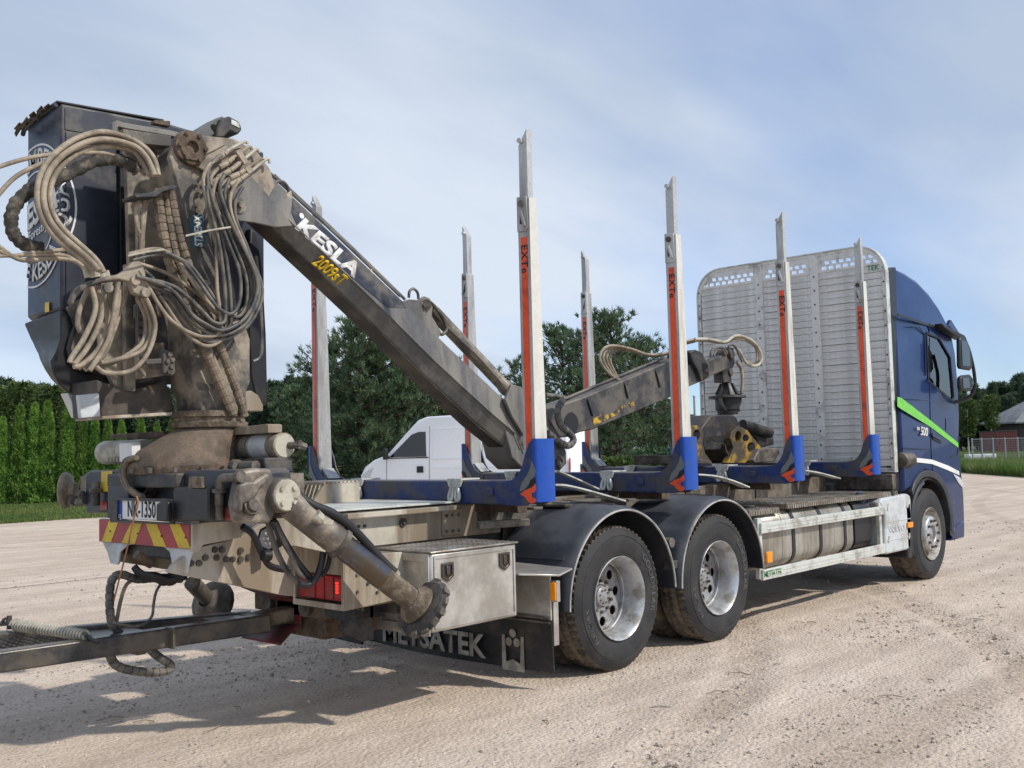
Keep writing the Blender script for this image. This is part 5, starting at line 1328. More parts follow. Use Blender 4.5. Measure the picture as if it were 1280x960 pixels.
strip([(1158,476),(1190,502)], .012, 'cabblue', 'door_crease')
cpx_([(1121.5,496),(1126.5,497.5),(1161.5,524.3),(1197.5,553.5),(1197.5,559.5),(1161.5,532.8),(1126.5,511.5),(1121.5,508)], .003, -1.254).build('lime_stripe', 'green', CAB)
cpx_([(1134.5,571),(1165,574.5),(1185,582),(1198.5,589),(1199,594),(1184,587.5),(1165,580),(1135,576.5)], .003, -1.254).build('white_stripe', 'white', CAB)
text('cab_lettering', '500', .10, 'whiteprint', CAB, U(1155,540.2,'y',-1.2565), (1,0,-.07), (0,0,1), .2, .002, .03, 1.0)
text('cab_lettering', 'FH', .045, 'whiteprint', CAB, U(1147.6,536.6,'y',-1.2565), (1,0,-.07), (0,0,1), .2, .002, .03, 1.0)
cpx_([(1165,541),(1176,546.5),(1176,555),(1165,549)], .012).build('door_handle_recess', 'black', CAB, .006)
strip([(1165.5,543.5),(1176,549.5)], .03, 'cabblue', 'door_handle', -1.27)
strip([(1182,523),(1182.5,538)], .012, 'black', 'lock_slot')
cpx_([(1191,592),(1200,597),(1204,604),(1203,610),(1198,604)], .006, -1.252).build('headlight', 'lensclear', CAB, .005)
ar = MB(); P = [U(a, b_, 'y', -1.255) for a, b_ in ((1138,614),(1142,602),(1150,591),(1158,588),(1168,590.5),(1177,600),(1184,616),(1189,640),(1191.5,664))]; P = catmull(P, 4)
for i in range(len(P)-1):
    pass
secs_ = []
for i, p in enumerate(P):
    t_ = (P[min(i+1,len(P)-1)]-P[max(i-1,0)]).normalized(); nn = V((t_.z,0,-t_.x)); nn = nn if nn.dot(p-V((6.04,p.y,.6))) < 0 else -nn
    secs_.append([p+V((0,-.02,0)), p+V((0,.1,0)), p+nn*.075+V((0,.1,0)), p+nn*.075+V((0,-.012,0))])
ar.loft(secs_).build('wheel_arch_trim', 'guard', CAB, .008)
# hollow wheel well, front mudguard and rear flap
mb = MB(); sec = [(-1.23,.60),(-.62,.60),(-.62,.63),(-1.23,.63)]; s2 = []
for i in range(17): a = R_(195-i*11.5); s2.append([V((6.04+r*1.0*math.cos(a), y, .55+r*math.sin(a))) for y, r in sec])
mb.loft(s2).build('wheel_well', 'black', CAB)
mg = MB(); s2 = []
for i in range(13):
    a = R_(200-i*8); s2.append([V((6.04+r*math.cos(a), y, .54+r*math.sin(a))) for y, r in ((-1.25,.585),(-.85,.585),(-.85,.61),(-1.24,.62))])
B(mg.loft(s2), 'front_mudguard', 'guard', .004, smooth=50)
B(MB().box((5.30,-1.25,.30), (5.44,-.82,.92)), 'front_flap', 'black', .02)
B(cpx_([(1187,640),(1190,640),(1193,676),(1187,668)], .01), 'step_edge', 'black', .003)
B(MB().prism(PX('y', -1.26, [(1190,676),(1196,655),(1206,650),(1206,672)]), (0,.3,0)), 'bumper_corner', 'cabblue', .02)
# dark gap between headboard and cab, side fairing and exhaust stack
B(MB().box((5.22,-1.12,1.0), (5.40,1.12,3.60)), 'cab_rear_unit', 'black', .03)
B(MB().prism(PX('y', -1.20, [(1109,340),(1115,334),(1120,334),(1127,616),(1120,612)]), (0,.10,0)), 'side_fairing', 'black', .008)
B(MB().cyl((5.24,-1.235,1.395), (5.52,-1.235,1.395), .085, None, 18), 'air_can', 'dsteel', .01)
B(MB().cyl((5.62,-.75,3.52), (5.62,-.75,3.72), .012, .006, 8), 'antenna', 'blackprint', 0)
# interior seen through the glass
M['seatgrey'] = mat('grey_seat_cloth', (.16,.16,.165), .8)
for y_ in (-.65, .65):
    mb = MB().box((5.6,y_-.3,1.5), (5.85,y_+.3,2.55)); mb.box((5.84,y_-.3,1.45), (6.25,y_+.3,1.75)); mb.box((5.68,y_-.17,2.54), (5.80,y_+.17,2.78)); mb.build('seat', 'seatgrey', CAB, .05)
MB().box((6.55,-1.15,1.5), (6.95,1.15,2.02)).build('dashboard', 'seatgrey', CAB, .06)
MB().box((5.45,-1.18,1.4), (5.5,1.18,3.3)).build('rear_trim', 'seatgrey', CAB)
ct = U(1176, 482, 'y', -.62); 
rg = [ct+V((.10*math.cos(a)*.5, .20*math.sin(a), .20*math.cos(a))) for a in [k*.3 for k in range(22)]]
MB().tube(rg, .014, 6, 0).build('steering_wheel', 'black', CAB)
MB().prism([V((6.80,-.86,2.62)), V((6.80,-1.0,2.62)), V((6.80,-1.0,2.28)), V((6.80,-.93,2.18)), V((6.80,-.86,2.28))], (.01,0,0)).build('pennant', 'white', CAB)
MB().prism([V((6.797,-.89,2.56)), V((6.797,-.97,2.56)), V((6.797,-.97,2.52)), V((6.797,-.89,2.52))], (-.003,0,0)).build('pennant_bar', 'red', CAB)
MB().prism([V((6.797,-.885,2.46)), V((6.797,-.975,2.46)), V((6.797,-.93,2.26))], (-.003,0,0)).build('pennant_point', 'red', CAB)
# sun visor and mirrors
B(cpx_([(1167,405),(1172,408),(1196,420),(1199,425),(1192,425),(1170,411)], .10, -1.25), 'mirror_arm', 'blackprint', .012, parent=CAB)
mi = B(MB().prism(PX('y', -1.50, [(1200,423),(1202,420.5),(1209,424),(1214,436),(1216.5,458),(1213.5,463),(1202,461),(1200.5,458)]), (0,.05,0)), 'mirror_housing', 'blackprint', .02, parent=CAB)
MB().prism([p+V((-.02,0,0)) for p in (U(1198.6,425,'y',-1.52), U(1198.9,458.5,'y',-1.52), U(1198.9,458.5,'y',-1.52)+V((0,.15,0)), U(1198.6,425,'y',-1.52)+V((0,.15,0)))], (-.004,0,0)).build('mirror_glass', 'chrome', mi) if False else None
mi2 = B(MB().prism(PX('y', -1.50, [(1201,471),(1204,469),(1213,468),(1217,473),(1217,486),(1214,489),(1203,488),(1201,485)]), (0,.05,0)), 'mirror_housing', 'blackprint', .02, parent=CAB)
for pts_ in ([(1201.5,425),(1208,427),(1211.5,437),(1212.5,458),(1203,457)], [(1203,472.5),(1211,472),(1212,485),(1204,485)]):
    P = PX('y', -1.502, pts_); MB().prism(P, (0,-.004,0)).build('mirror_glass', 'darkglass', CAB)
mb = MB().tube([U(1212,440,'y',-1.46), U(1217.5,465,'y',-1.46), U(1218,488,'y',-1.46), U(1206,499,'y',-1.36), U(1191,503,'y',-1.24)], .022, 8, 5)
mb.build('mirror_bracket', 'blackprint', CAB)
B(cpx_([(1184,400),(1191,411),(1197,420),(1190,418),(1181,408)], .05, -1.15), 'sun_visor', 'cabblue', .01, parent=CAB)

# ================================================================== LOADER CRANE
CRN = thing('loader_crane', 'dusty grey timber crane with a navy cabin and looped hoses on the truck tail', 'crane', (-2.6, 0, 1.2))
def C(mb, name, m, bevel=.004, parent=None, **k): return mb.build(name, m, parent or CRN, bevel, **k)
def hose(pts, r=.0125, m='hose', name='hose', y=-.28, parent=None, n=8, par_y=0):
    P = [U(p[0], p[1], 'y', (p[2] if len(p) > 2 else y)) for p in pts]
    return MB().tube(P, r, n, 5).build(name, m, parent or CRN, smooth=60)
def guard_hose(P, r, m='guardhose', parent=None, name='guarded_hose', pitch=.05, gap=.18):
    P = catmull(P, 10); L = [0]
    for i in range(1, len(P)): L.append(L[-1]+(P[i]-P[i-1]).length)
    def at(s):
        for i in range(1, len(L)):
            if s <= L[i] or i == len(L)-1: t = (s-L[i-1])/max(1e-6, L[i]-L[i-1]); return P[i-1].lerp(P[i], t)
    Q, rr = [], []; s = 0
    while s < L[-1]:
        for a, k in ((0, .80), (.10, .80), (.12, 1.), (.5, 1.04), (.98, 1.)):
            if s+a*pitch < L[-1]: Q.append(at(s+a*pitch)); rr.append(r*k)
        s += pitch
    return MB().tube(Q, rr, 10, 0).build(name, m, parent or CRN, smooth=30)

# ---- foot, slewing cylinders
def ell(cx, cy, rx, ry, z, n=20): return [V((cx+rx*math.cos(2*math.pi*k/n), cy+ry*math.sin(2*math.pi*k/n), z)) for k in range(n)]
C(MB().loft([ell(-2.78,.02,.30,.36,1.52), ell(-2.78,.02,.31,.36,1.57), ell(-2.74,.02,.29,.31,1.66), ell(-2.66,.01,.24,.25,1.74), ell(-2.6,0,.21,.21,1.79), ell(-2.6,0,.20,.20,1.84)]), 'crane_foot', 'rust', 0, smooth=60)
C(MB().box((-3.05,-.40,1.44), (-2.35,.45,1.525)), 'foot_plate', 'blacksteel', .01)
C(MB().lathe([(0,0),(0,.235),(.03,.24),(.035,.22),(.06,.22),(.065,.235),(.10,.235),(.10,0)], (-2.6,0,1.80), Z_, 32), 'slew_ring', 'mud', .0)
mb = MB()
for k in range(14): a = k*math.pi*2/14; mb.cyl((-2.78+.33*math.cos(a), .02+.38*math.sin(a), 1.53), (-2.78+.33*math.cos(a), .02+.38*math.sin(a), 1.56), .018, None, 6)
C(mb, 'foot_bolts', 'dsteel', 0)
ya = U(356,557,'x',-2.45); yb = U(128,566,'x',-2.85)
rc = MB().lathe([(0,0),(0,.070),(.006,.078),(.30,.078),(.31,.083),(.33,.083),(.34,.078),(.42,.078),(.425,.083),(.435,.083),(.44,.078),(.60,.078),(.61,.085),(.70,.085),(.71,.098),(.80,.098),(.80,0)], ya, (0,1,0), 28)
sc_ = C(rc, 'slew_cylinder', 'hose', 0, smooth=40)
MB().cyl(ya+V((0,-.002,0)), ya+V((0,.001,0)), .069, None, 28).build('cylinder_cap', 'spring', sc_)
MB().cyl(ya+V((.0,.10,0)), ya+V((0,.28,0)), .0795, None, 28).build('clean_band', 'greybox', sc_)
mb = MB().tube([ya+V((.03,-.0,.0)), ya+V((.06,-.06,.0)), ya+V((.10,-.07,-.01))], .022, 8, 3); mb.cyl(ya+V((.06,-.06,-.02)), ya+V((.06,-.06,.03)), .02, None, 8); mb.build('end_fitting', 'dsteel', sc_)
for k in (.31, .40): MB().tube([ya+V((.085*math.cos(t), k*1.0, .085*math.sin(t))) for t in [j*.4 for j in range(17)]], .008, 6, 0).build('cylinder_strap', 'dsteel', sc_)
mb = MB()
for k in range(9): a = k*.7; mb.cyl(ya+V((.085*math.cos(a),.72,.085*math.sin(a))), ya+V((.085*math.cos(a),.69,.085*math.sin(a))), .012, None, 6)
mb.build('flange_bolts', 'rust', sc_)
C(MB().lathe([(0,.0),(.01,.06),(.05,.078),(.6,.078),(.6,0)], yb, (.0,-1,0), 24), 'slew_cylinder', 'spring', 0, smooth=50)
C(pp('x', -2.55, .10, [(246,539),(290,535),(332,530),(335,531),(335,541),(290,544),(246,545)]), 'cover_plate', 'beige', .003)
mb = MB()
for k in range(11): c = U(250+k*3.8, 541.8-.05*k, 'x', -2.5515); mb.cyl(c, c+V((-.003,0,0)), .006, None, 8)
C(mb, 'cover_holes', 'blackprint', 0)
C(pp('x', -2.80, .12, [(137,543),(205,539),(206,546),(180,549),(137,548)]), 'cover_plate', 'rust', .003)
C(pp('x', -3.0, .06, [(148.5,554),(164.5,553),(164.5,575),(149,578)]), 'white_box', 'white', .006)
C(pp('x', -2.85, .1, [(165,552),(182,551),(182,580),(165,580)]), 'valve_box', 'rust', .006)
mb = MB()
for k in range(4): mb.cyl(U(135+k*4,577,'x',-2.93), U(135+k*4,572,'x',-2.93), .010, None, 8)
C(mb, 'hose_nipples', 'spring', 0)
for off in (0, 5):   # hose loop behind the plate
    P = [U(a+off*.6, b, 'x', -3.06-off*.004) for a, b in ((168,572),(157,576),(152,590),(156,605),(166,616),(176,621))]; MB().tube(P, .017, 8, 5).build('hose', 'guardhose', CRN, smooth=60)
for k in range(4):
    P = [U(a, b, 'x', -3.0+.02*k) for a, b in ((180+k*5,586),(190-k*3,600),(184+k*4,612),(176+k*3,622))]; MB().tube(P, .009, 6, 4).build('hose', 'hosedark', CRN, smooth=60)
C(pp('x', -2.6, .2, [(288,575),(330,572),(332,592),(290,592)]), 'valve_bank', 'blacksteel', .01)
C(MB().cyl(U(290,583,'x',-2.7), U(320,582,'x',-2.7), .03, None, 12).cyl(U(292,583,'x',-2.72), U(298,583,'x',-2.72), .042, None, 8), 'valve_pipe', 'dsteel', .0)
mb = MB().tube([U(a, b, 'x', -2.3) for a, b in ((352,600),(351,588),(354,580),(360,580),(362,590),(362,606))], .022, 10, 4); mb.box(tuple(U(357,596,'x',-2.32)+V((0,-.05,-.12))), tuple(U(357,596,'x',-2.32)+V((.1,.05,.02))))
C(mb, 'bent_pipe', 'legpaint', 0)
C(MB().tube([U(a, b, 'x', -2.42) for a, b in ((347,575),(347,590),(346,606))], .03, 10, 3), 'black_pipe', 'black', 0)

# ---- column
colpx = [(219,205),(222,186),(231,175),(243,171),(252,180),(256,215),(262,270),(272,340),(287,400),(300,440),(309,490),(306,523),(252,523),(250,498),(243,480),(240,437),(238,370),(230,300),(222,240)]
COLM = C(pp('y', -.15, .30, colpx), 'column', 'column', .02, seg=3)
C(pp('y', -.19, .04, [(212,196),(217,182),(228,178),(237,190),(243,240),(247,300),(252,360),(262,400),(258,402),(244,372),(236,300),(228,250)]), 'column_edge', 'column', .006)
mb = MB()
for p in ((238,232),(241,243),(243,254),(236,248)): mb.sphere(U(p[0],p[1],'y',-.155), .03, 8, (1,.5,1))
o = mb.build('mud_clumps', 'mud', COLM)
mb = MB()
for p in ((242,236),(246,243),(243,254),(246,264),(246,315)): mb.bolts([U(p[0],p[1],'y',-.15)], (0,-1,0), .018, .014, 8)
mb.build('column_bolts', 'mud', COLM)
# lower mounting lug
lug = C(pp('y', -.20, .05, [(204,436),(217,440),(220,465),(216,470),(204,466)]), 'mounting_lug', 'column', .008)
mb = MB()
for p in ((211,443),(215,450),(214,459),(211,465),(209,452)): mb.bolts([U(p[0],p[1],'y',-.20)], (0,-1,0), .016, .014, 6)
mb.build('lug_bolts', 'dsteel', lug)
C(MB().bar(U(180,453,'y',-.16), U(206,451,'y',-.16), .05, .03), 'lug_rod', 'column', .004)
MB().prism(PX('y', -.152, [(246,479),(266,480),(267,487),(248,487)]), (0,-.004,0)).build('column_plate', 'legpaint', COLM, .001)
stk_ = MB().prism(PX('y', -.192, [(237,272),(254,267),(256,307),(239,310)]), (0,-.002,0)).build('steel_sticker', 'tealsign', COLM)
d1 = (U(241,305,'y',-.194)-U(240,275,'y',-.194)).normalized()
text('sticker_lettering', 'STRENX', .050, 'whiteprint', COLM, U(248.2,289,'y',-.1945), (-d1.x,0,-d1.z), (-1,0,0), 0, .001, .035, .72)
# lift cylinder beside the column and the pale end cap below it
C(pp('y', -.08, .16, [(288,400),(305,402),(313,424),(313,478),(308,490),(296,488),(290,440)]), 'lift_cylinder_case', 'column', .012)
mb = MB().cyl(U(291,455,'y',-.11), U(291,455,'y',-.06), .05, None, 14); mb.cyl(U(296,470,'y',-.12), U(296,470,'y',-.06), .035, None, 12)
C(mb, 'case_boss', 'column', 0)
C(pp('y', .05, .06, [(306,490),(314,488),(323,494),(329,506),(329,514),(308,514)]), 'end_cap', 'beige', .006)
# rib frame between column and cabin with rows of holes
for pts, y, m in (([(157,330),(169,330),(170,492),(158,494),(156,440)], .10, 'column'), ([(170,380),(205,380),(205,396),(170,398)], .02, 'column'), ([(170,430),(206,428),(206,470),(172,474)], .06, 'column'),
                  ([(124,404),(158,398),(160,492),(146,492),(136,468),(126,452)], .16, 'column')):
    r_f = C(pp('y', y, .04, pts), 'frame_rib', m, .005)
mb = MB()
for k in range(11): c = U(176, 352+k*9.6, 'y', .008); mb.cyl(c, c+V((0,-.002,0)), .008, None, 8)
fr2 = C(pp('y', .01, .03, [(172,255),(181,255),(183,470),(172,474)]), 'frame_rib', 'column', .004)
for k in range(11): c = U(176.5, 266+k*9.2, 'y', .009); mb.cyl(c, c+V((0,-.002,0)), .009, None, 8)
mb.build('rib_holes', 'blackprint', fr2)
# foot platform under the cabin
C(pp('y', .09, .04, [(153,172),(214,186),(222,240),(232,330),(206,348),(162,348),(158,200)]), 'frame_rib', 'column', .004)
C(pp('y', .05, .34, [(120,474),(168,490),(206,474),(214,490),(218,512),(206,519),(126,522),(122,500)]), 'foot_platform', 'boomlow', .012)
C(pp('y', .04, .36, [(128,520),(216,515),(216,519),(128,524)]), 'platform_edge', 'beige', .003)
C(pp('y', .0, .04, [(98,494),(124,491),(126,521),(101,523)]), 'lamp_housing', 'greybox', .006)
C(pp('y', .06, .06, [(95,494),(99,494),(101,524),(97,522)]), 'lamp_frame', 'black', .003)

# ---- cabin
CY0 = .40; CW = .50
cabpx = [(76,129),(120,137),(210,152),(330,190),(333,250),(335,505),(318,500),(310,300),(296,262),(240,240),(160,240),(158,400),(110,400),(82,389),(76,386)]
cp3 = PX('y', CY0, [(76,129),(210,154),(330,190),(331,400),(268,400),(262,330),(160,330),(158,402),(96,404),(76,386)])
CABN = C(MB().prism(cp3, (0,CW,0)), 'crane_cabin', 'cabin', .015, seg=3)
MB().prism(PX('y', CY0-.002, [(81,135),(138,142),(150,150),(150,166),(128,170),(81,162)]), (0,-.004,0)).build('cabin_panel', 'cabin', CABN, .003)
MB().prism(PX('y', CY0-.002, [(82,164),(146,171),(147,398),(98,401),(82,384)]), (0,-.006,0)).build('cabin_panel', 'cabin', CABN, .004)
MB().prism(PX('y', CY0-.01, [(147,165),(152,165),(154,396),(149,397)]), (0,-.03,0)).build('panel_edge', 'black', CABN, .003)
roof = [U(71,128,'y',CY0+.004), U(205,151.5,'y',CY0+.004), U(205,151.5,'y',CY0+.004)+V((0,CW+.05,0)), U(71,128,'y',CY0+.004)+V((-.03,CW+.08,-.04))]
MB().prism(roof, (0,0,.014)).build('cabin_roof', 'black', CABN, .004)
mb = MB()
c0_ = U(70,127,'y',CY0-.03)
for k in range(9):
    p = c0_+V((-.035-.02*(k % 2), .03+k*.055, -.012-.004*k)); s_ = .03+.015*((k*7) % 3)
    mb.prism([p, p+V((.03,.045,0)), p+V((.0,.05,-s_)), p+V((-.02,.02,-s_*.8))], (.006,0,0))
mb.build('torn_roof_edge', 'rust', CABN)
MB().tube([c0_+V((0,.0,-.02)), c0_+V((-.03,.2,-.05)), c0_+V((-.02,.40,-.07)), c0_+V((-.01,.47,-.10))], .014, 6, 4).build('roof_seal', 'black', CABN)
# moulded tub below
tub = [(76,386),(84,390),(96,406),(89,420),(85,436),(88,450),(98,460),(116,464),(130,470),(138,480),(132,487),(104,494),(86,492),(74,482),(66,466),(63,452),(70,440),(76,425)]
tub_far = [(29,404),(34,404),(44,410),(44,424),(46,432),(50,440),(60,450),(78,458),(92,464),(100,474),(96,480),(84,488),(74,484),(64,474),(56,462),(50,450),(46,438),(38,424)]
tb = C(MB().loft([PX('y', CY0-.02, tub), PX('y', CY0+CW-.02, tub_far)]), 'moulded_tub', 'black', .025, seg=3)
C(pp('y', .36, .03, [(84,384),(170,330),(216,330),(219,480),(150,486),(112,466),(92,456),(86,438),(94,408)]), 'back_sheet', 'column', .004)
MB().prism(PX('y', CY0-.022, [(85,394),(97,407),(90,421),(87,436),(90,449),(100,458),(126,466),(136,478),(128,474),(112,468),(96,465),(85,455),(81,436),(85,420),(90,408)]), (0,-.03,0)).build('tub_rim', 'black', tb, .008)
C(pp('y', CY0+.02, .10, [(84,491),(96,493),(100,521),(98,522)]), 'tub_bracket', 'greybox', .004)
st = MB().prism([V((cp3[0].x-.0045, CY0+.20, U(52,392,'x',cp3[0].x).z)), V((cp3[0].x-.0045, CY0+.14, U(52,392,'x',cp3[0].x).z)), V((cp3[0].x-.0045, CY0+.14, U(52,392,'x',cp3[0].x).z+.06)), V((cp3[0].x-.0045, CY0+.20, U(52,392,'x',cp3[0].x).z+.06))], (-.002,0,0)).build('warning_sticker', 'chevyel', CABN)
# dark front guard of the cabin
C(pp('y', CY0-.06, .10, [(313,285),(322,292),(328,330),(333,420),(335,506),(321,502),(314,470),(310,380)]), 'cabin_front_guard', 'black', .01)
C(MB().tube([U(a, b, 'y', .22) for a, b in ((316,452),(324,447),(327,430),(325,370),(320,320))], .014, 8, 4), 'guard_handle', 'hosedark', 0)
# round badge that wraps over the cabin corner
xcor = cp3[0].x
zc_ = U(62,263,'x',xcor).z
def wrap(ob, u0=-.36):
    off = woff(CABN)
    for v in ob.data.vertices:
        p = v.co+off; u = p.x+u0; d = -p.y; z = p.z
        if u > 0: q = V((xcor+u, CY0-.008-d*1., zc_+z))
        elif u > -CW: q = V((xcor-.001-d, CY0-u, zc_+z))
        else: q = V((xcor+(-CW-u), CY0+CW+d, zc_+z))
        v.co = q-off
def badge_text(s, size, rad, ang, flip, bold=.02, sx=1., shear=0., o=(0,0,0), right=(1,0,0), up=(0,0,1)):
    arc = (rad, ang, flip) if rad else None
    wrap(text('badge_lettering', s, size, 'whiteprint', CABN, o, right, up, shear, .002, bold, sx, 'CENTER', arc))
def annulus(r0, r1, m='whiteprint', n=72):
    mb = MB()
    for k in range(n):
        a, b = 2*math.pi*k/n, 2*math.pi*(k+1)/n
        P = [V((r*math.cos(t), -.0015, r*math.sin(t))) for r, t in ((r0,a),(r1,a),(r1,b),(r0,b))]; mb.prism(P, (0,.003,0))
    o = mb.build('badge_ring', m, CABN, smooth=0); wrap(o)
annulus(.447, .459); annulus(.280, .289)
badge_text('MEMBER', .112, .368, 92, False, .02, .95)
badge_text('OF THE KESLA SQUAD', .105, .368, 292, True, .02, .90)
badge_text('KESLA', .15, 0, 0, False, .04, 1.05, .25, (0,0,.02), (1,0,.16), (-.16,0,1))
badge_text('Forestry', .06, 0, 0, False, .0, 1., .2, (.03,0,-.10), (1,0,.16), (-.16,0,1))
# boom rest rail over the cabin
C(pp('y', -.02, .06, [(140,153),(147,150),(154,153),(214,163),(250,172),(250,176),(214,170),(160,161),(148,158),(146,170),(140,168)]), 'roof_rail', 'boom', .004)
C(pp('y', -.05, .10, [(154,161),(214,170),(214,183),(180,180),(154,171)]), 'rail_plate', 'column', .004)
C(pp('y', .1, .05, [(193,150),(213,151),(213,158),(193,154)]), 'rail_lug', 'rust', .003)

# ---- main boom
TP = [(298,176),(345,226),(430,306),(503,376),(560,433),(627,496),(660,524),(673,546)]
off1 = [24,25,25,25,25,24,24,20]; off2 = [44,46,46,46,46,46,45,40]
nx, ny = -.68, .735
secs = []
for (tx, ty), a, b in zip(TP, off1, off2):
    t = U(tx, ty, 'y', -.135); c = U(tx+nx*a, ty+ny*a, 'y', -.165); d = U(tx+nx*b, ty+ny*b, 'y', -.085)
    secs.append([t, c, d, V((d.x,-d.y,d.z)), V((c.x,-c.y,c.z)), V((t.x,-t.y,t.z))])
BOOM = C(MB().loft(secs), 'main_boom', 'boom', .010, smooth=15)
# heel cheeks with the pivot
for y in (-.185, .155):
    hc = C(pp('y', y, .03, [(217,180),(224,171),(250,169),(292,173),(322,190),(338,212),(344,232),(326,266),(312,274),(296,262),(272,226),(258,215),(240,205),(226,200),(218,192)]), 'boom_cheek', 'column' if y < 0 else 'boom', .006)
    if y < 0:
        pv = U(236,186,'y',-.185); mb = MB().lathe([(0,.11),(.035,.105),(.04,.085),(.05,.08),(.05,.04),(.02,.038),(.02,0)], pv, (0,-1,0), 24); mb.build('pivot_boss', 'rust', hc)
        m2 = MB()
        for k in range(6): a = k*1.05; m2.cyl(pv+V((.085*math.cos(a),-.045,.085*math.sin(a))), pv+V((.085*math.cos(a),-.062,.085*math.sin(a))), .014, None, 6)
        m2.build('boss_bolts', 'rust', hc)
        MB().prism(PX('y', -.187, [(252,190),(262,182),(282,180),(268,188),(256,194)]), (0,-.012,0)).build('cheek_rib', 'column', hc, .004)
        cv = C(pp('y', -.20, .02, [(292,218),(316,222),(352,262),(366,282),(345,284),(318,278),(300,276),(286,262)]), 'cheek_gusset', 'boom', .004)
        q = U(298,257,'y',-.20); mb = MB(); mb.lathe([(0,.055),(.012,.05),(.012,0)], q, (0,-1,0), 16); mb.cyl(q+V((0,-.01,0)), q+V((0,-.04,0)), .02, None, 8); mb.build('gusset_boss', 'column', cv)
for px, py in ((300,262),(296,267)): pass
C(pp('y', -.06, .12, [(242,170),(250,160),(270,148),(278,145),(284,150),(281,158),(270,168),(262,172)]), 'link_arm', 'boom', .006)
lk = C(pp('y', -.09, .18, [(272,158),(276,148),(287,145),(300,152),(303,162),(298,168),(288,164),(280,172),(270,172)]), 'link_head', 'blacksteel', .012)
MB().prism(PX('y', -.092, [(289,149),(299,154),(299,160),(289,155)]), (0,-.003,0)).build('link_label', 'rail', lk)
MB().cyl(U(267,159,'y',-.062), U(267,159,'y',-.07), .02, None, 12).build('link_hole', 'blackprint', lk)
# dark decal field and lettering
def tc(px, py, off=.002):   # point on the upper flank (between crease and top edge)
    return U(px, py, 'y', -.155-off)
P0, P1 = U(368,283,'y',-.165), U(538,427,'y',-.165)
bd = (P1-P0).normalized()
def flank(px, py, lift=.003):
    # intersect with the real flank plane of the loft
    n_ = (secs[3][0]-secs[2][0]).cross(secs[2][1]-secs[2][0]).normalized()
    if n_.y > 0: n_ = -n_
    v = CD+CR*((px-640)/FPX)-CU*((py-480)/FPX); o = secs[2][0]; k = (o-CO).dot(n_)/v.dot(n_); return CO+v*k+n_*lift, n_
def flank2(px, py, lift=.003):
    n_ = (secs[3][1]-secs[2][1]).cross(secs[2][2]-secs[2][1]).normalized()
    if n_.y > 0: n_ = -n_
    v = CD+CR*((px-640)/FPX)-CU*((py-480)/FPX); o = secs[2][1]; k = (o-CO).dot(n_)/v.dot(n_); return CO+v*k+n_*lift, n_
pts = [(366,248),(430,307.5),(503,377),(507,385),(484,384),(452,357),(410,319),(372,284),(364,266)]
nn_ = flank(400,300)[1]
MB().prism([flank(*p, .0035)[0] for p in pts], -nn_*.003).build('navy_decal', 'boomdark', BOOM)
upv = nn_.cross(bd); upv = upv if upv.z > 0 else -upv
text('boom_lettering', 'KESLA', .118, 'whiteprint', BOOM, flank(408,309,.0045)[0], bd, upv, .28, .0015, .045, 1.22)
mb = MB().cyl(flank(376.5,270,.004)[0], flank(376.5,270,.006)[0], .020, None, 16); mb.build('boom_emblem', 'whiteprint', BOOM)
n2_ = flank2(410,340)[1]; up2 = n2_.cross(bd); up2 = up2 if up2.z > 0 else -up2
text('model_lettering', '2009sT', .088, 'yelprint', BOOM, flank2(411.5,338,.009)[0], bd, up2, .12, .0015, .03, .72)
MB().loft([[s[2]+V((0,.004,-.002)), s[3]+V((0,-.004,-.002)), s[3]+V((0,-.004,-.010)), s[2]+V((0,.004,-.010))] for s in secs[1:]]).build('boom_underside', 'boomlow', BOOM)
mb = MB()
for i in range(1, 6): mb.tube([secs[i][1]+V((0,-.003,0)), secs[i+1][1]+V((0,-.003,0))], .006, 5, 0)
mb.build('weld_seam', 'boom', BOOM)
# pipes, clips and rings on the boom top
for k, (a, b) in enumerate((((338,217),(500,370)), ((343,219),(506,374)))):
    pa_, pb_ = U(*a,'y',-.08+.06*k), U(*b,'y',-.08+.06*k); C(MB().tube([pa_, pa_.lerp(pb_,.5)+V((0,0,.01)), pb_], .012, 8, 3), 'boom_pipe', 'boom', 0)
for a in (362, 463): C(pp('y', -.14, .03, [(a-4,a-362+243+(0 if a < 400 else -3)),(a+2,a-362+238+(0 if a < 400 else -3)),(a+4,a-362+246+(0 if a < 400 else -3)),(a-1,a-362+255+(0 if a < 400 else -3))]), 'pipe_clip', 'beige', .003)
for pts in (((338,234),(344,228),(353,227),(359,233),(361,240)), ((511,372),(512,364),(517,361),(522,366),(523,374))):
    C(MB().tube([U(a, b, 'y', -.12) for a, b in pts], .011, 8, 4), 'lifting_ring', 'hosedark', 0)
# jib cylinder and its lug
for y in (-.12, .09): C(pp('y', y, .03, [(503,377),(512,374),(524,375),(531,370),(538,373),(541,384),(540,395),(552,415),(545,430),(520,420),(505,395)]), 'cylinder_lug', 'boom', .005)
C(MB().cyl(U(533,381,'y',-.135), U(533,381,'y',.14), .042, None, 16).cyl(U(533,381,'y',-.15), U(533,381,'y',-.135), .022, None, 10), 'lug_pin', 'dsteel', 0)
ja, jb, jc = U(538,386,'y',-.02), U(634,487,'y',-.02), U(657,507,'y',-.02)
jd = (jb-ja); C(MB().lathe([(0,0),(0,.045),(.05,.055),(jd.length-.06,.055),(jd.length-.05,.062),(jd.length,.062),(jd.length,0)], ja, jd, 22), 'jib_cylinder', 'legpaint', 0, smooth=50)
C(MB().cyl(jb, jc, .035, None, 14).cyl(jb.lerp(jc,.1), jb.lerp(jc,.7), .06, None, 16), 'cylinder_rod', 'black', .004)
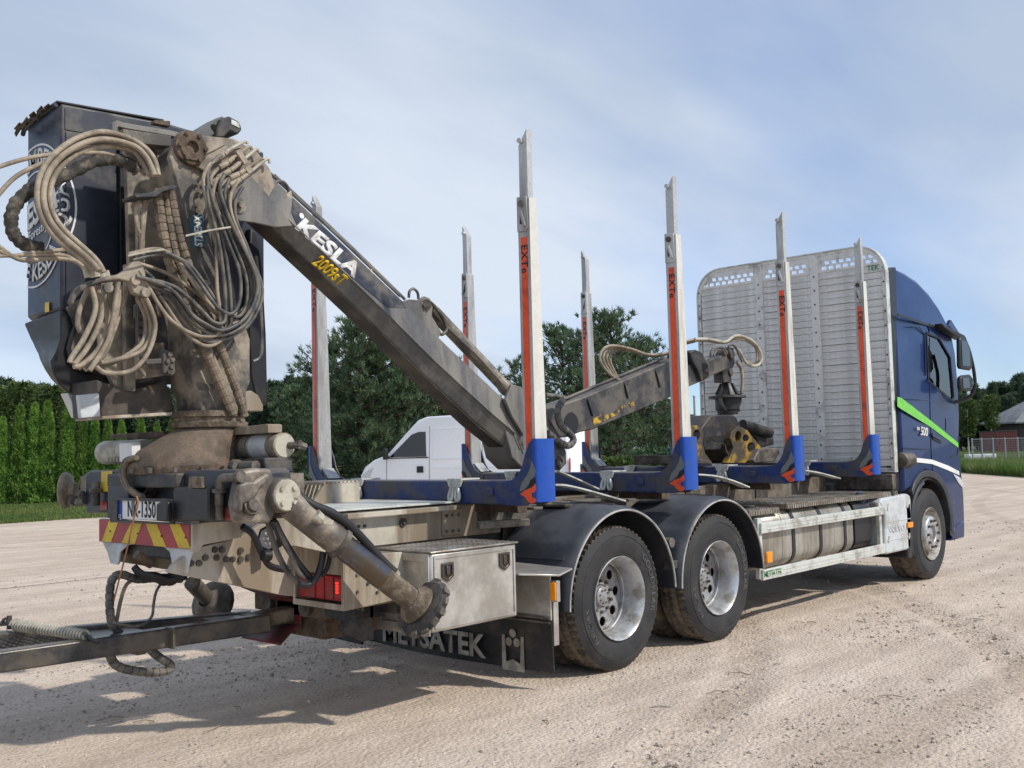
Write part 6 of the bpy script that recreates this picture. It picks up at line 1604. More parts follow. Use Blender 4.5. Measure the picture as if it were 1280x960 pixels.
hose([(538,378,-.10),(546,386,-.10),(555,400,-.10),(558,412,-.10),(552,418,-.10),(545,412,-.10)], .014, 'dsteel', 'cylinder_pipe')
hose([(541,387,-.08),(560,410,-.08),(600,448,-.08),(628,480,-.08)], .011, 'boom', 'cylinder_pipe')
# elbow
for y in (-.20, .17):
    e = C(pp('y', y, .03, [(640,480),(652,484),(660,500),(664,530),(655,545),(640,520),(632,500)]), 'elbow_plate', 'boom', .006)
C(pp('y', -.15, .30, [(628,522),(640,516),(654,530),(664,552),(664,580),(655,587),(640,572)]), 'boom_nose', 'boom', .01)
mb = MB()
for k in range(3): mb.bar(U(634+k*7,524+k*5,'y',-.152), U(650+k*4,562+k*5,'y',-.152), .012, .01, Y_)
C(mb, 'nose_rib', 'boom', .002)
for y in (-.17, .13):
    e = C(pp('y', y, .04, [(655,520),(668,512),(685,520),(700,545),(708,565),(708,580),(700,588),(688,586),(676,570),(660,560)]), 'elbow_link', 'jib', .008)
    if y < 0:
        MB().lathe([(0,.055),(.02,.05),(.02,.025),(.005,.02),(.005,0)], U(699,577,'y',-.17), (0,-1,0), 18).build('link_pin', 'dsteel', e)
        MB().lathe([(0,.035),(.03,.03),(.03,0)], U(690,571,'y',-.17), (0,-1,0), 14).build('pin_boss', 'jib', e)
C(MB().cyl(U(668,540,'y',-.22), U(668,540,'y',.2), .06, None, 18), 'elbow_pin', 'dsteel', .004)
# ---- outer boom and extensions
JIB = C(pp('y', -.13, .26, [(741,537),(848,492.5),(848,446.5),(836,451.5),(727.6,497),(700,506),(684,512),(678,522),(680,540),(690,548),(712,546),(726,540)]), 'outer_boom', 'jib', .012)
pt_ = [(741,524),(750,519),(762,518),(773,510),(775,514),(768,520),(756,526),(742,532)]
MB().prism(PX('y', -.132, pt_), (0,-.002,0)).build('yellow_decal', 'fadedyellow', JIB)
for a in ([(776,508),(781,506),(782,509),(777,511)], [(785,504),(792,502),(793,507),(788,509)], [(758,521),(770,515),(771,518),(759,525)]): MB().prism(PX('y', -.1325, a), (0,-.002,0)).build('yellow_decal', 'fadedyellow', JIB)
MB().lathe([(0,.10),(.006,.095),(.006,0)], U(714,529,'y',-.131), (0,-1,0), 10).build('dark_opening', 'blackprint', JIB)
for a, b in (((733,499),(741,520)), ((779,479),(785,498)), ((818,463),(825,484))):
    C(MB().tube([U(a[0]-4, a[1]+1, 'y', .0), U(a[0], a[1]-1.5, 'y', -.10), U(a[0]+2, a[1]+2, 'y', -.137), U(*b,'y',-.138)], .008, 6, 4), 'hose_strap', 'blackprint', 0)
C(pp('y', -.10, .20, [(838,465),(887,447),(888,472),(838,493)]), 'boom_extension', 'jib', .008)
C(pp('y', -.07, .14, [(880,453),(905.6,443.7),(909,446),(909,461),(882,473)]), 'boom_extension', 'jib', .006)
cl = C(pp('y', -.14, .28, [(862,440),(870,437),(878,441),(883,452),(887,462),(885,472),(877,476),(872,462),(866,452)]), 'extension_collar', 'blacksteel', .008)
mb = MB()
for p in ((881,458),(882,468)): mb.cyl(U(*p,'y',-.14), U(*p,'y',-.165), .035, None, 12)
mb.build('collar_bolts', 'blacksteel', cl)
for k, (a, b) in enumerate((((700,501),(830,447)), ((702,503.5),(832,449)))): C(MB().tube([U(*a,'y',-.05+.06*k), U(*b,'y',-.05+.06*k)], .014, 8, 0), 'boom_pipe', 'jib', 0)
# hose loop over the outer boom
for k in range(4):
    o_ = k*4.2-2; yy = -.05+.035*k
    hose([(812-o_*.4,462+k*1.2,yy),(796-o_*.6,472+k*.8,yy),(782-o_*.3,477+k*.3,yy),(764+o_*.5,468-o_*.1,yy),(752+o_*1.0,450,yy),(757+o_*.9,436+o_*.35,yy),(770+o_*.5,433+o_*.45,yy),(790,436.5+k*.8,yy),(810,443+k*.6,yy),(832,441+k*.8,yy),(850,429+k,yy),(868,424+k,yy)], .013, 'hose', y=yy)
for k in range(3):
    yy = -.06+.04*k
    hose([(868,424+k,yy),(885,424+k*1.2,yy),(906,427.5+k*.6,yy),(918,420+k*2,yy),(930,421+k*2,yy),(941,427+k*2,yy),(949-k*2,437,yy),(952-k*3,448,yy),(948-k*2,456-k,yy),(938,457-k*1.5,yy),(930,450,yy),(925,440,yy),(918,433,yy)], .012 if k else .017, 'hose' if k else 'spring', y=yy)
for k, pts in enumerate((((888,446),(890,438),(898,434),(906,437),(909,443)), ((892,445),(896,438),(903,438),(907,444)), ((913,442),(911,434),(915,431),(920,434),(924,444),(928,452)), ((921,453),(926,460),(928,474),(927,492)))):
    hose([(a, b, -.09) for a, b in pts], .013 if k < 3 else .019, 'hosedark' if k < 3 else 'hose')
guard_hose([U(a, b, 'y', -.22) for a, b in ((684,541),(700,553),(711,557),(717,549),(710,540),(700,530),(697,512),(704,500))], .030, 'hosedark', pitch=.05)
hose([(680,531,-.2),(690,548,-.2),(702,556,-.2)], .014, 'hose')
hose([(682,494,-.0),(700,496,-.0),(712,500,-.0),(722,500,-.0)], .022, 'hosedark')

# ---- hose bundles
arch = [(198,219.5),(191,196),(170,177),(133,165),(101,171),(72,189),(53,213),(46.5,243),(53,273),(72,299),(104,325),(118,336)]
cxh, cyh = 125, 255
for k, (inw, y, ex) in enumerate(((0,-.34,0), (.055,-.30,3), (.10,-.36,6), (.15,-.28,9), (.20,-.32,13))):
    P = []
    for i, (a, b) in enumerate(arch):
        f = min(1, i/3, (len(arch)-1-i)/2.); f = max(0, f); kk = inw*f
        P.append((a+(cxh-a)*kk-ex*.8*(1 if i < 2 else 0)+(ex*.9 if i > 9 else 0), b+(cyh-b)*kk+(ex*.35 if i > 9 else 0), y+.10*math.sin(i*.4)))
    hose(P, .0165, 'hose', n=10)
br = C(pp('y', -.33, .05, [(88,378),(92,366),(100,357),(115,350),(133,345),(148,343),(158,337),(166,327),(176,326),(182,340),(184,366),(176,371),(167,366),(162,352),(150,349),(134,351),(117,356),(104,363),(96,372),(92,381)]), 'hose_bracket', 'column', .008)
for p in ((168,351),(181,366),(134,360)): MB().lathe([(0,.03),(.02,.027),(.02,0)], U(*p,'y',-.33), (0,-1,0), 12).build('bracket_bolt', 'column', br)
fit = MB()
for k in range(5): a = U(106+k*6.5, 332+k*1.6, 'y', -.31-.012*(k % 2)); b = U(110+k*6, 347-k*.4, 'y', -.31); fit.cyl(a, b, .019, None, 8)
C(fit, 'hose_fittings', 'spring', .002)
down = [[(114,358),(119.5,386),(106,421),(90,446),(87,453)], [(121,356),(127,394),(111.5,431),(93,455)], [(129,354),(135,400),(125,434),(98,460)], [(138,353),(137,407),(127,439),(106,462)], [(148,352),(139,410),(132,432),(112,463)],
        [(150,357),(143,400),(120,440),(102,456),(92,458)], [(110,360),(100,385),(97,404),(101,415)],
        [(175,370),(186,400),(183,431),(159,447),(125,455)], [(180,366),(194,404),(186,439),(165,463),(133,466),(120,458)], [(178,372),(190,412),(176,439),(140,451),(126,453)], [(171,372),(182,398),(178,428),(150,449),(122,460)],
        [(160,355),(150,390),(140,420),(130,444),(112,458)]]
for i, p in enumerate(down): hose([(a, b, -.30+.035*(i % 4)-.0) for a, b in p], .0150 if i < 7 else .0135, 'hose', n=8)
loops = [[(172,329),(209,342),(248,368),(266,389),(284,395.5),(302,389),(310,373),(307.6,347),(294,324),(279,290),(270,250),(263,225),(272,211)],
         [(168,336),(195,363),(227,410),(255,432),(276,425),(284,404),(287,376),(276,329),(266,290),(258,250),(254,225),(260,208),(272,199)],
         [(174,338),(208,394),(240,417),(266,420),(276,412),(275,389),(271,355),(270,290),(266,250),(268,232),(272,222)],
         [(176,347),(219,359),(253,389),(266,402),(278,404),(282,392),(280,350),(273,300),(262,260),(258,232)],
         [(176,352),(219,368),(245,399),(263,412),(284,420),(310,407),(326,378),(326,352),(310,316),(297,290),(285,260),(281,240),(287,224)],
         [(160,318),(195,311),(216,320),(232,339),(248,363),(276,394),(292,400),(312,380),(318,350),(306,310),(290,270),(288,245),(298,226)],
         [(184,356),(216,370),(240,402),(266,418),(292,415),(312,398),(319,368),(314,330),(294,290),(276,262)],
         [(206,316),(228,326),(250,354),(272,384),(290,392),(300,374),(299,340),(284,300),(270,262),(262,236)],
         [(270,400),(290,412),(308,396),(315,360),(306,322),(286,282),(266,262)]]
loops += [[(a+dx_, b+dy_) for a, b in loops[j]] for j, dx_, dy_ in ((1,5,-5),(3,7,6),(4,-6,-7),(5,6,7),(6,-4,6),(7,8,4))]
for i, p in enumerate(loops):
    hose([(a, b, -.27-.028*(i % 4)-(.03 if k_ > 2 else 0)) for k_, (a, b) in enumerate(p)], .0118, 'hose' if i in (0, 1, 2, 5) else 'hosedark', n=8)
for a, b in (((232,295),(288,284)), ((160,320),(205,312))): C(MB().tube([U(*a,'y',-.40), U((a[0]+b[0])/2, (a[1]+b[1])/2-1, 'y', -.42), U(*b,'y',-.40)], .006, 6, 3), 'tie_wire', 'spring', 0)
pipes = [[(262,208),(270,199),(285,188),(306,177),(309,180)], [(266,216),(272,211),(292.5,196),(311,183.5),(315,187)], [(266,228),(270,224),(300,203),(320,187),(324,191)], [(276,232),(285,224),(307.5,211),(326,198.5),(330,203)], [(278,240),(285,233),(311,216),(334,198.5),(337,204)]]
for i, p in enumerate(pipes): 
    hose([(a, b, -.235-.0*i) for a, b in p], .0105, 'spring' if i % 2 == 0 else 'hose', 'steel_pipe')
    a, b = p[1], p[2]; C(MB().cyl(U(a[0]+2,a[1]-1.5,'y',-.237), U((a[0]+b[0])/2+2,(a[1]+b[1])/2,'y',-.237), .018, None, 8).cyl(U((a[0]+b[0])/2+3,(a[1]+b[1])/2-.5,'y',-.237), U(b[0]-1,b[1]+1,'y',-.237), .0155, None, 8), 'pipe_fitting', 'hose', .002)
C(pp('y', -.255, .05, [(295,189),(301,186),(311,202),(306,206)]), 'pipe_clamp', 'hose', .003); C(pp('y', -.255, .05, [(306,210),(312,206),(317,213),(312,218)]), 'pipe_clamp', 'hose', .003)
# thick taped hose behind the arch and lines that leave the picture
def taped(pts, y, r):
    P = catmull([U(a, b, 'y', y) for a, b in pts], 7); rr = [r*(1+.10*math.sin(i*2.1)+.06*math.sin(i*5.3)) for i in range(len(P))]
    return MB().tube(P, rr, 10, 0).build('taped_hose', 'taped', CRN, smooth=60)
M['taped'] = mat('taped_hose_sleeve', (.15,.125,.095), .85, 0, (.045,.04,.034), .55, 16, .3, .6, 50)
taped([(172,214),(158,203),(138,199),(114,203),(82,219),(44,234),(22,252),(14,272),(17,292),(30,305),(52,311)], -.20, .036)
for p, r in (([(182,219),(160,201),(128,191),(70,193),(34,198),(0,208),(-24,217),(-52,240),(-60,268),(-46,294),(-20,308),(0,314),(16,320),(48,315),(85,312)], .012), ([(80,197),(53,204),(21,220),(0,241),(-12,258),(-18,278),(-10,298),(4,312),(27,325),(64,323),(93,326),(108,338)], .0125), ([(-60,330),(-20,322),(0,320),(40,319),(80,319),(100,330)], .010)):
    hose([(a, b, -.22) for a, b in p], r, 'hose')
C(pp('y', -.33, .16, [(168,243),(190,240),(205,233),(218,231),(223,233),(220,236),(205,239),(196,246),(170,247)]), 'hose_clamp_plate', 'blacksteel', .004)
for p in ([(176,246),(170,260),(171,280),(175,292)], [(186,243),(182,262),(178,300)], [(181,244),(178,280),(176,318)]): hose([(a, b, -.22) for a, b in p], .012, 'hose')
g1p = [(196,236),(202,281),(212,328),(228,366),(240,400),(256,436),(287,506),(293,521)]
g2p = [(206,238),(212,281),(222,330),(236,366),(252,400)]
g3p = [(213,240),(223,291),(238,339),(254,380),(274,430),(300,500),(306,524)]
guard_hose([U(a, b, 'y', -.245) for a, b in g1p], .029); guard_hose([U(a, b, 'y', -.225) for a, b in g2p], .027); guard_hose([U(a, b, 'y', -.24) for a, b in g3p], .027)
hose([(262,434,-.22),(276,470,-.22),(292,512,-.22)], .012, 'hose')
C(pp('y', -.26, .08, [(236,347),(258,350),(265,353),(262,357),(240,355)]), 'hose_clamp_plate', 'blacksteel', .004)

# ---- right stabiliser, folded forwards and down
pvt = U(348,619,'y',-1.02)
sb = C(pp('y', -1.05, .10, [(302,598),(304,588),(320,585),(340,586),(344,600),(346,640),(338,655),(300,654),(296,630)]), 'stabiliser_block', 'legpaint', .02, seg=3)
MB().prism(PX('y', -1.085, [(299,606),(309,602),(318,602),(333,592),(338,593),(337,600),(326,610),(320,622),(312,628),(305,630),(304,640),(298,640)]), (0,.06,0)).build('block_claw', 'legpaint', sb, .012)
mb = MB().cyl(U(305,637,'y',-1.02), U(318,631,'y',-1.10), .034, None, 12); mb.cyl(U(313,634,'y',-1.06), U(316,632,'y',-1.08), .05, None, 14); mb.cyl(U(303,638,'y',-1.0), U(307,636,'y',-1.04), .024, None, 6)
mb.build('lock_knob', 'dsteel', sb, .002)
C(MB().lathe([(0,0),(0,.088),(.012,.095),(.30,.095),(.30,0)], V((pvt.x,-1.10,pvt.z)), (0,1,0), 28), 'pivot_drum', 'legpaint', .004)
cap = C(MB().lathe([(-.01,.0),(-.01,.080),(.0,.086),(.0,0)], V((pvt.x,-1.101,pvt.z)), (0,1,0), 28), 'drum_cap', 'spring', 0)
mb = MB()
for k in range(4): a = .8+k*math.pi/2; mb.cyl((pvt.x+.055*math.cos(a),-1.11,pvt.z+.055*math.sin(a)), (pvt.x+.055*math.cos(a),-1.125,pvt.z+.055*math.sin(a)), .013, None, 6)
mb.build('cap_bolts', 'spring', cap)
la, le = V((pvt.x+.02,-1.04,pvt.z-.02)), U(523,757,'y',-1.22)
ld = (le-la).normalized(); LL = (le-la).length
lp_ = lambda t: la+ld*(LL*t)
LEG = C(MB().lathe([(.04,0),(.04,.078),(.08,.082),(LL*.385,.082),(LL*.385,0)], la, ld, 28), 'stabiliser_leg', 'legpaint', 0, smooth=50)
MB().lathe([(0,.082),(.004,.092),(.035,.092),(.04,.078)], lp_(.375), ld, 28).build('leg_collar', 'dsteel', LEG)
MB().lathe([(0,.072),(LL*.33,.073),(LL*.33,0)], lp_(.39), ld, 28).build('leg_sleeve', 'chrome', LEG)
MB().lathe([(0,.064),(.03,.071),(LL*.26,.066),(LL*.29,.072),(LL*.30,0)], lp_(.69), ld, 24).build('leg_rod', 'mud', LEG)
MB().lathe([(-.02,0),(-.02,.075),(.02,.115),(.05,.12),(.06,.105),(.06,0)], lp_(.95), ld, 24).build('foot_joint', 'mud', LEG)
ax_ = (ld+V((.0,.10,.06))).normalized(); u_ = ax_.cross(Z_).normalized(); w_ = u_.cross(ax_); ctr = lp_(1.0)
rim_ = []; rr_ = random.Random(5); nb = 16
for k in range(nb): a = 2*math.pi*k/nb; rad = .185*(1+rr_.uniform(-.10,.06)); rim_.append((a, rad))
pd = MB(); secs_ = [[ctr+ax_*t+(u_*math.cos(a)+w_*math.sin(a))*rad*f for a, rad in rim_] for t, f in ((.0,.45),(.015,.9),(.03,1.),(.055,1.),(.065,.9))]
pad = C(pd.loft(secs_), 'stabiliser_foot', 'blacksteel', .0, smooth=25)
mb = MB()
for k in range(nb):
    a, rad = rim_[k]; c_ = ctr+ax_*.035+(u_*math.cos(a)+w_*math.sin(a))*rad*1.0; t_ = (-u_*math.sin(a)+w_*math.cos(a))
    if rr_.random() < .65: mb.bar(c_-t_*rr_.uniform(.015,.03), c_+t_*rr_.uniform(.015,.03), rr_.uniform(.012,.03), rr_.uniform(.02,.045), ax_)
mb.build('foot_edge', 'dsteel', pad, .004)
mb = MB(); 
for k in range(5): a = k*1.3; mb.sphere(lp_(.985)+(u_*math.cos(a)+w_*math.sin(a))*.075, .022, 8)
mb.build('joint_bolts', 'mud', pad)
MB().prism([lp_(.05)+V((-.01,-.094,.02)), lp_(.14)+V((-.01,-.094,.04)), lp_(.16)+V((.0,-.094,.0)), lp_(.07)+V((0,-.094,-.02))], (0,.006,0)).build('yellow_patch', 'yelprint', LEG) if False else None
hose([(361,610,-1.06),(374,620,-1.08),(392,632,-1.12),(416,642,-1.14),(440,660,-1.15),(460,681,-1.16),(480,703,-1.18),(494,716,-1.2)], .026, 'blackprint', 'leg_hose'); hose([(366,622,-1.10),(390,646,-1.12),(420,662,-1.14),(446,684,-1.16)], .012, 'dsteel', 'leg_pipe')
mb = MB().cyl(U(394,643,'y',-1.15), U(401,650,'y',-1.15), .035, None, 8); mb.bar(U(403,650,'y',-1.15), U(414,655,'y',-1.15), .03, .04); mb.cyl(U(492,715,'y',-1.2), U(495,720,'y',-1.2), .03, None, 8)
C(mb, 'leg_clamp', 'spring', .003)
# hoses under the stabiliser
for p, r, m, y in (([(303,658),(316,668),(327,691),(336,706),(350,711),(362,712)], .020, 'blackprint', -.62), ([(335,652),(342,679),(353,704),(367,724),(382,730),(394,722)], .017, 'hosedark', -.85), ([(341,650),(355,676),(371,702),(387,722)], .022, 'black', -.95), ([(404,690),(401,707),(395,722),(386,731),(374,730)], .020, 'black', -.98), ([(413,692),(409,710),(402,720)], .014, 'black', -.98), ([(345,652),(352,668),(362,690),(372,712),(380,722)], .014, 'hosedark', -.97)):
    hose([(a, b, y) for a, b in p], r, m, 'stabiliser_hose')
C(MB().cyl(U(324,690,'y',-.62)+V((-.0,-.03,-.02)), U(334,694,'y',-.62)+V((0,-.03,0)), .034, None, 10), 'hose_knot', 'blackprint', .006)
# ---- left stabiliser, only its head and foot show
lpv = U(106,612,'x',-2.95)
C(pp('x', -2.95, .25, [(98,596),(112,590),(128,592),(130,632),(104,634),(99,624)]), 'stabiliser_head', 'hose', .02, seg=3)
ft = U(90,613,'x',-2.98); C(MB().lathe([(0,0),(0,.05),(.03,.07),(.05,.115),(.07,.125),(.085,.12),(.085,0)], ft+V((.02,-.02,0)), (-.72,.70,.02), 18), 'stabiliser_foot', 'hose', .004, smooth=30)
mb = MB().cyl(U(98,628,'x',-3.0), U(108,625,'x',-3.0), .03, None, 10); mb.cyl(U(83,625,'x',-3.0), U(94,626,'x',-3.0), .035, None, 10); mb.sphere(U(102,618,'x',-3.02), .03, 8)
C(mb, 'stabiliser_knob', 'dsteel', 0)
# left leg tucked under the tail behind the drawbar
a_, b_2 = U(240,728,'y',.42), U(262,752,'y',.52); C(MB().cyl(a_, b_2, .055, .05, 16), 'stabiliser_leg', 'legpaint', .0)
d_ = (b_2-a_).normalized(); C(MB().lathe([(-.06,.05),(-.02,.10),(.0,.13),(.02,.15),(.05,.16),(.06,.15),(.06,0)], b_2, (d_+V((.5,.2,0))).normalized(), 18), 'stabiliser_foot', 'dsteel', 0, smooth=25)
# dark cable bundle under the tail
for k in range(7):
    yy = -.25+.07*k; hose([(232-k*3,722-k,yy-.1),(216-k*2,724+(k % 3)*2,yy),(196,720+(k % 2)*4,yy),(178,716+k,yy+.05),(168,709,yy+.1)], .014+.004*(k % 3), 'blackprint', 'tail_cable')
hose([(190,705,-.1),(176,697,-.1),(170,693,-.1)], .03, 'rust', 'tow_hook')

# ================================================================== LOG GRAPPLE
g0 = U(909,500,'y',0)
GR = thing('log_grapple', 'yellow and black log grapple hanging from the boom tip above the front bunks', 'log grapple', (g0.x, 0, U(909,440,'y',0).z))
def G(mb, name, m, bevel=.006, parent=None, **k): return mb.build(name, m, parent or GR, bevel, **k)
gz = lambda py: U(909,py,'y',0).z
G(pp('y', -.06, .12, [(903.5,462),(906,440),(911,434),(917,435),(919,454),(914.5,463),(914.6,478),(904.6,478)]), 'hanger', 'blacksteel')
mb = MB().cyl((g0.x,-.09,gz(444)), (g0.x,.09,gz(444)), .05, None, 14); mb.cyl((g0.x-.02,-.08,gz(466)), (g0.x-.02,.08,gz(466)), .04, None, 12); G(mb, 'hanger_pin', 'dsteel', .003)
z1_ = gz(477); dz = lambda a: z1_-gz(a)
prof = [(0,0),(0,.045),(dz(487),.085),(dz(494),.115),(dz(495),.20),(dz(497.5),.205),(dz(498.5),.13),(dz(512),.13),(dz(513),.115),(dz(518),.11),(dz(519),0)]
ro_ = G(MB().lathe(prof, (g0.x,0,z1_), (0,0,-1), 24), 'rotator', 'grapblack', 0, smooth=35)
mb = MB()
for k in range(8): a = k*.785; mb.bar((g0.x+.11*math.cos(a), .11*math.sin(a), gz(494)), (g0.x+.05*math.cos(a), .05*math.sin(a), gz(480)), .012, .05)
mb.build('rotator_rib', 'blacksteel', ro_, .002)
mb = MB().tube([V((g0.x-.18,-.02,gz(497))), V((g0.x-.16,-.03,gz(506))), V((g0.x-.10,-.04,gz(512)))], .02, 8, 4); mb.tube([V((g0.x+.17,-.05,gz(492))), V((g0.x+.175,-.06,gz(505))), V((g0.x+.12,-.06,gz(513)))], .022, 8, 4); mb.build('rotator_hose', 'hosedark', ro_)
bd_ = G(pp('y', -.20, .40, [(876,536),(888,520),(892,518.5),(917,518.5),(921,522),(926,532),(917,545),(915,562),(881,563),(878,548)]), 'grapple_body', 'grapblack', .015, seg=3)
MB().prism(PX('y', -.202, [(888,547),(892,544.5),(908,544.5),(911,548),(908,551.5),(892,551.5)]), (0,-.004,0)).build('body_slot', 'blackprint', bd_)
mb = MB().cyl(U(886,549,'y',-.2), U(886,549,'y',-.215), .03, None, 12); mb.cyl(U(914,533,'y',-.2), U(914,533,'y',-.215), .03, None, 12); mb.build('body_pin', 'rust', bd_)
def ellp(cx, cy, rx, ry, n=14): return [(cx+rx*math.cos(2*math.pi*k/n), cy-ry*math.sin(2*math.pi*k/n)) for k in range(n)]
def claw(ol, holes, y, dep):
    return MB().plate([PX('y', y, ol)]+[PX('y', y, h) for h in holes], (0, dep, 0))
for y in (-.27, .17):
    c_ = G(claw([(858,539),(863,536.5),(871,531.5),(877.5,535.4),(879.6,541.7),(878.5,554),(881.7,566.7),(890,578),(862,579),(856,566)], [ellp(871,543.7,4,7)], y, .07), 'claw_plate', 'yellow', .004)
    G(claw([(913,548),(915,539.6),(923,532),(934,537.5),(944,550),(952.5,560),(944,566.7),(931.7,578.5),(909,578.5),(913,571),(917,560)], [ellp(923,546,4,7.5), ellp(932.5,547.5,4,4.5), ellp(939,559,5,6)], y, .07), 'claw_plate', 'yellow', .004)
for p, r in (((871,543.7),.06), ((932.5,547.5),.055), ((939,559),.075)): 
    G(MB().cyl(U(*p,'y',-.25), U(*p,'y',.22), r*.55, None, 14), 'claw_tube', 'blacksteel', 0)
def arcplate(pts, y0, y1, th):
    P = catmull([U(a, b, 'y', 0) for a, b in pts], 5); secs = []
    for i, p in enumerate(P):
        t = (P[min(i+1,len(P)-1)]-P[max(0,i-1)]).normalized(); n_ = V((-t.z,0,t.x))*th; secs.append([V((p.x,y0,p.z)), V((p.x,y1,p.z)), V((p.x,y1,p.z))+n_, V((p.x,y0,p.z))+n_])
    return MB().loft(secs)
G(arcplate([(881,556),(884,567),(892,575),(902,577)], -.24, .22, .015), 'claw_inner', 'boomlow', 0)
G(arcplate([(916,558),(912,568),(905,574),(896,577)], -.24, .22, .015), 'claw_inner', 'boomlow', 0)
G(MB().prism(PX('y', -.34, [(942,575),(949.5,561),(972,559.5),(975.5,565),(969,577),(944,579)]), (0,.72,0)), 'claw_tip', 'dsteel', .012)
G(MB().prism(PX('y', -.30, [(856,568),(890,577),(890,580),(858,580)]), (0,.62,0)), 'claw_tip', 'dsteel', .008)
G(pp('y', -.02, .3, [(926,530),(938,527),(956,532),(966,537),(968,556),(950,560),(946,548),(936,538)]), 'grapple_arm', 'grapblack', .015, seg=3)
G(MB().cyl(U(928,531,'y',-.05), U(962,541,'y',-.05), .06, None, 14), 'grapple_cylinder', 'black', .006)

# ================================================================== TRAILER DRAWBAR AND LINES
DB = thing('trailer_drawbar', 'black steel trailer drawbar with mesh tread coupled under the truck tail', 'drawbar', (-3.2, .1, .45))
def D(mb, name, m, bevel=.005, parent=None, **k): return mb.build(name, m, parent or DB, bevel, **k)
na, nb_ = V((-2.24,-.095,.545)), V((-5.6,.24,.545)); fa_, fb_ = V((-2.24,.10,.545)), V((-4.9,1.24,.545))
D(MB().bar(na, nb_, .09, .115), 'drawbar_beam', 'drawsteel', .012) if 'drawsteel' in M else None
M['drawsteel'] = mat('drawbar_black_paint', (.035,.037,.042), .32, .2, (.11,.095,.075), .42, 5, .2, .1, 60, dust=.35)
D(MB().bar(na, nb_, .09, .115), 'drawbar_beam', 'drawsteel', .012); D(MB().bar(fa_, fb_, .09, .115), 'drawbar_beam', 'drawsteel', .012)
D(MB().bar(V((-2.36,.0,.55)), V((-1.98,0,.565)), .13, .10), 'drawbar_nose', 'legpaint', .015)
D(MB().lathe([(-.03,.05),(-.03,.09),(.03,.09),(.03,.05),(-.03,.05)], (-1.93,0,.565), Z_, 24), 'towing_eye', 'dsteel', .004)
D(MB().prism([V((-2.26,-.13,.592)), V((-2.55,-.10,.592)), V((-2.55,.22,.592)), V((-2.26,.13,.592))], (0,0,-.09)), 'nose_plate', 'drawsteel', .006)
pl_ = [V((-2.95,-.02,.575)), V((-3.25,.01,.575)), V((-3.25,.50,.575)), V((-2.95,.36,.575))]; D(MB().prism(pl_, (0,0,-.02)), 'cross_plate', 'drawsteel', .004)
mb = MB()
for k in range(46):
    x = -3.26-k*.045; y0_ = .05+(-3.26-x)*.1; y1_ = .47+(-3.26-x)*.43; n_ = int((y1_-y0_)/.06)
    for j in range(n_): y = y0_+j*.06+(.03 if k % 2 else 0); mb.bar((x-.022,y,.582), (x,y+.03,.582), .006, .006); mb.bar((x,y+.03,.582), (x-.022,y+.06,.582), .006, .006)
o = D(mb, 'mesh_tread', 'blacksteel', 0, smooth=0); o['kind'] = 'stuff'
D(MB().bar((-3.05,.0,.50), (-3.05,.42,.50), .06, .08), 'drawbar_cross_member', 'drawsteel', .006); D(MB().bar((-4.2,.1,.50), (-4.2,.92,.50), .06, .08), 'drawbar_cross_member', 'drawsteel', .006)
D(MB().bar((-2.92,-.078,.548), (-2.905,-.078,.548), .098, .123, Z_), 'beam_weld', 'drawsteel', .002)
# spiral air line on the tread
SL = thing('spiral_air_line', 'cream coiled air line lying on the drawbar tread', 'air line', tuple(U(65,788,'z',.62)))
ca, cb = U(18,781,'z',.64), U(108,794,'z',.625); ax_ = (cb-ca).normalized(); u_ = ax_.cross(Z_).normalized(); w_ = u_.cross(ax_); turns = 25
P = [ca.lerp(cb, t/(turns*10))+(u_*math.cos(t*.6283)+w_*math.sin(t*.6283))*(.031-.006*t/(turns*10)) for t in range(turns*10+1)]
MB().tube(P, .0082, 6, 0).build('coil', 'spring', SL, smooth=60)
MB().tube([cb, cb+ax_*.05+V((0,0,-.02)), cb+ax_*.12+V((0,.02,-.03))], .012, 8, 4).build('line_end', 'black', SL)
mb = MB().tube([ca, ca-ax_*.04+V((0,0,.01)), ca-ax_*.09, ca-ax_*.16+V((0,.0,-.01))], .014, 8, 4); mb.cyl(ca-ax_*.05+V((0,0,-.03)), ca-ax_*.05+V((0,0,.05)), .016, None, 8); mb.tube([ca-ax_*.10+u_*.02, ca-ax_*.09+w_*.03, ca-ax_*.06-u_*.02], .01, 6, 3)
mb.build('line_coupling', 'dsteel', SL)
# wrapped hose that drops from the tail to the drawbar and hangs below it
HS = thing('trailer_hose', 'black spiral wrapped hose looping from the truck tail down through the drawbar', 'hose', tuple(U(140,770,'y',.1)))
guard_hose([U(a, b, 'y', .08) for a, b in ((228,724),(202,722),(172,724),(152,718),(140,725),(137,752),(140,779),(150,792))], .025, 'hosedark', HS, 'hose_upper', pitch=.045)
guard_hose([U(a, b, 'y', .02) for a, b in ((138,806),(138,820),(146,832),(165,838),(195,840.5),(213,836.5),(211,829),(201,823),(190,814),(183,806))], .026, 'hosedark', HS, 'hose_lower', pitch=.045)
A2 = MB().tube([U(a, b, 'y', .10) for a, b in ((188,721),(170,724),(158,731),(151,750),(146,775),(143,790))], .012, 8, 5).build('air_hose', 'hose', None, smooth=60); tag(A2, 'grey rubber air hose hanging beside the spiral wrapped hose', 'air hose')
A3 = MB().tube([U(a, b, 'y', .0) for a, b in ((207,722),(196,738),(192,755),(190,770),(180,780),(165,783),(142,778))], .009, 8, 5).build('brake_cable', 'hosedark', None, smooth=60); tag(A3, 'thin dark cable sagging from the tail onto the drawbar, rightmost of the hanging lines', 'cable')
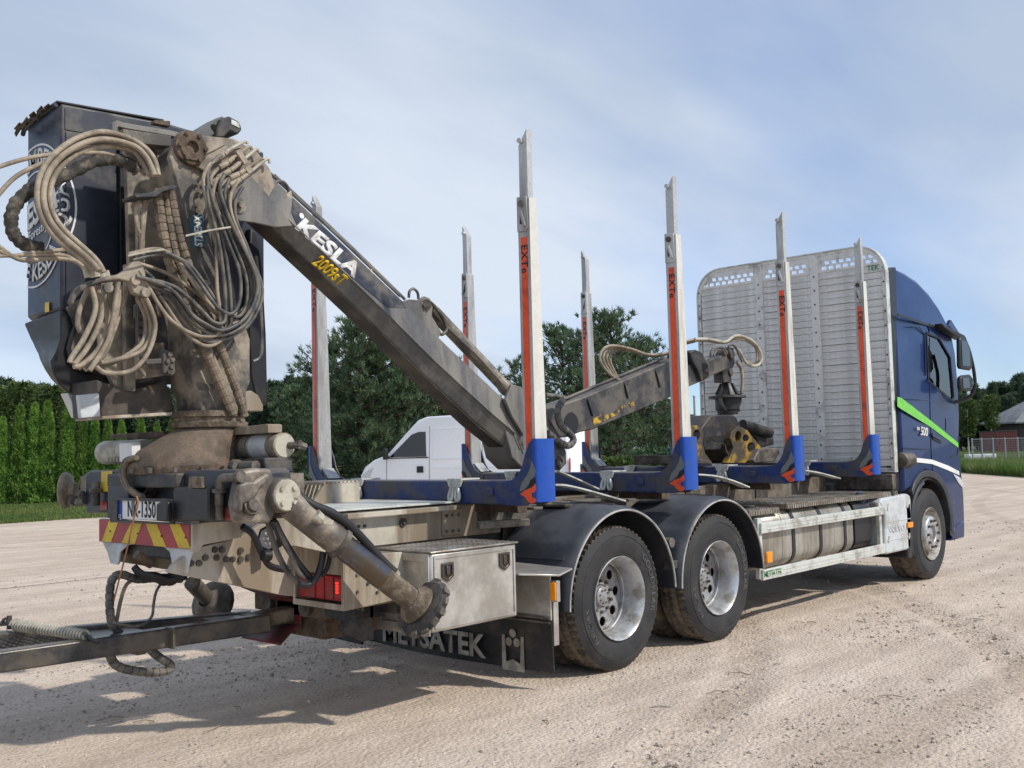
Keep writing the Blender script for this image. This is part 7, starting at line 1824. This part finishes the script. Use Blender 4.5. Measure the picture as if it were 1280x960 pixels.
CD_ = MB().tube([U(a, b, 'x', -3.19+.0*a) for a, b in ((171,620),(172.5,630),(168,646),(158,690),(148,728),(142,752))], .005, 6, 5).build('orange_cord', 'copper', None, smooth=60); tag(CD_, 'thin orange cord hanging from the licence plate holder', 'cord')


# ================================================================== tidy the scene tree
def islands(me):
    n = len(me.vertices); p = list(range(n))
    def f(a):
        while p[a] != a: p[a] = p[p[a]]; a = p[a]
        return a
    for e in me.edges:
        a, b = f(e.vertices[0]), f(e.vertices[1])
        if a != b: p[a] = b
    g = {}
    for i in range(n): g.setdefault(f(i), []).append(i)
    return list(g.values())
STUFFED = ('bolts','rivets','holes','clumps','fittings','nut','led','rib','cell','seam','screw','studs','groove','box_latch','foot_edge','rungs','nipples','crease')
SPLIT = ('lock_pin','leg_clamp','guard_strap','sub_frame_outrigger','sub_frame_bracket','tank_seam','guard_band','steering','nose_rib','claw_tube','ladder_rung','chassis_frame','sub_frame','axle','panel_rib','rub_strip','rail','door_gap','engine_and_tanks','flap_rod','switch_knob','coupling_boss','seat')
def split_parts():
    for o in list(sc.objects):
        if o.type != 'MESH' or o.get('kind') or not o.parent: continue
        nm = o.name.split('.')[0]
        if nm in ('trunk','crown','foliage','stem'): continue
        isl = islands(o.data) if len(o.data.vertices) < 6000 else []
        if len(isl) < 2: continue
        if nm in SPLIT and o.data.users == 1:
            me = o.data; vmap = {}
            for k, g in enumerate(isl):
                for i in g: vmap[i] = k
            polys = [[] for _ in isl]
            for pl_ in me.polygons: polys[vmap[pl_.vertices[0]]].append(tuple(pl_.vertices))
            for k, g in enumerate(isl):
                ix = {v: j for j, v in enumerate(g)}; m2 = bpy.data.meshes.new(nm)
                m2.from_pydata([me.vertices[i].co[:] for i in g], [], [tuple(ix[i] for i in f) for f in polys[k]])
                for mt in me.materials: m2.materials.append(mt)
                m2.polygons.foreach_set('use_smooth', [True]*len(m2.polygons)); m2.set_sharp_from_angle(angle=R_(38))
                if k == 0: o.data = m2
                else: c = o.copy(); c.data = m2; COL.objects.link(c)
        elif any(w in nm for w in STUFFED): o['kind'] = 'stuff'
split_parts()
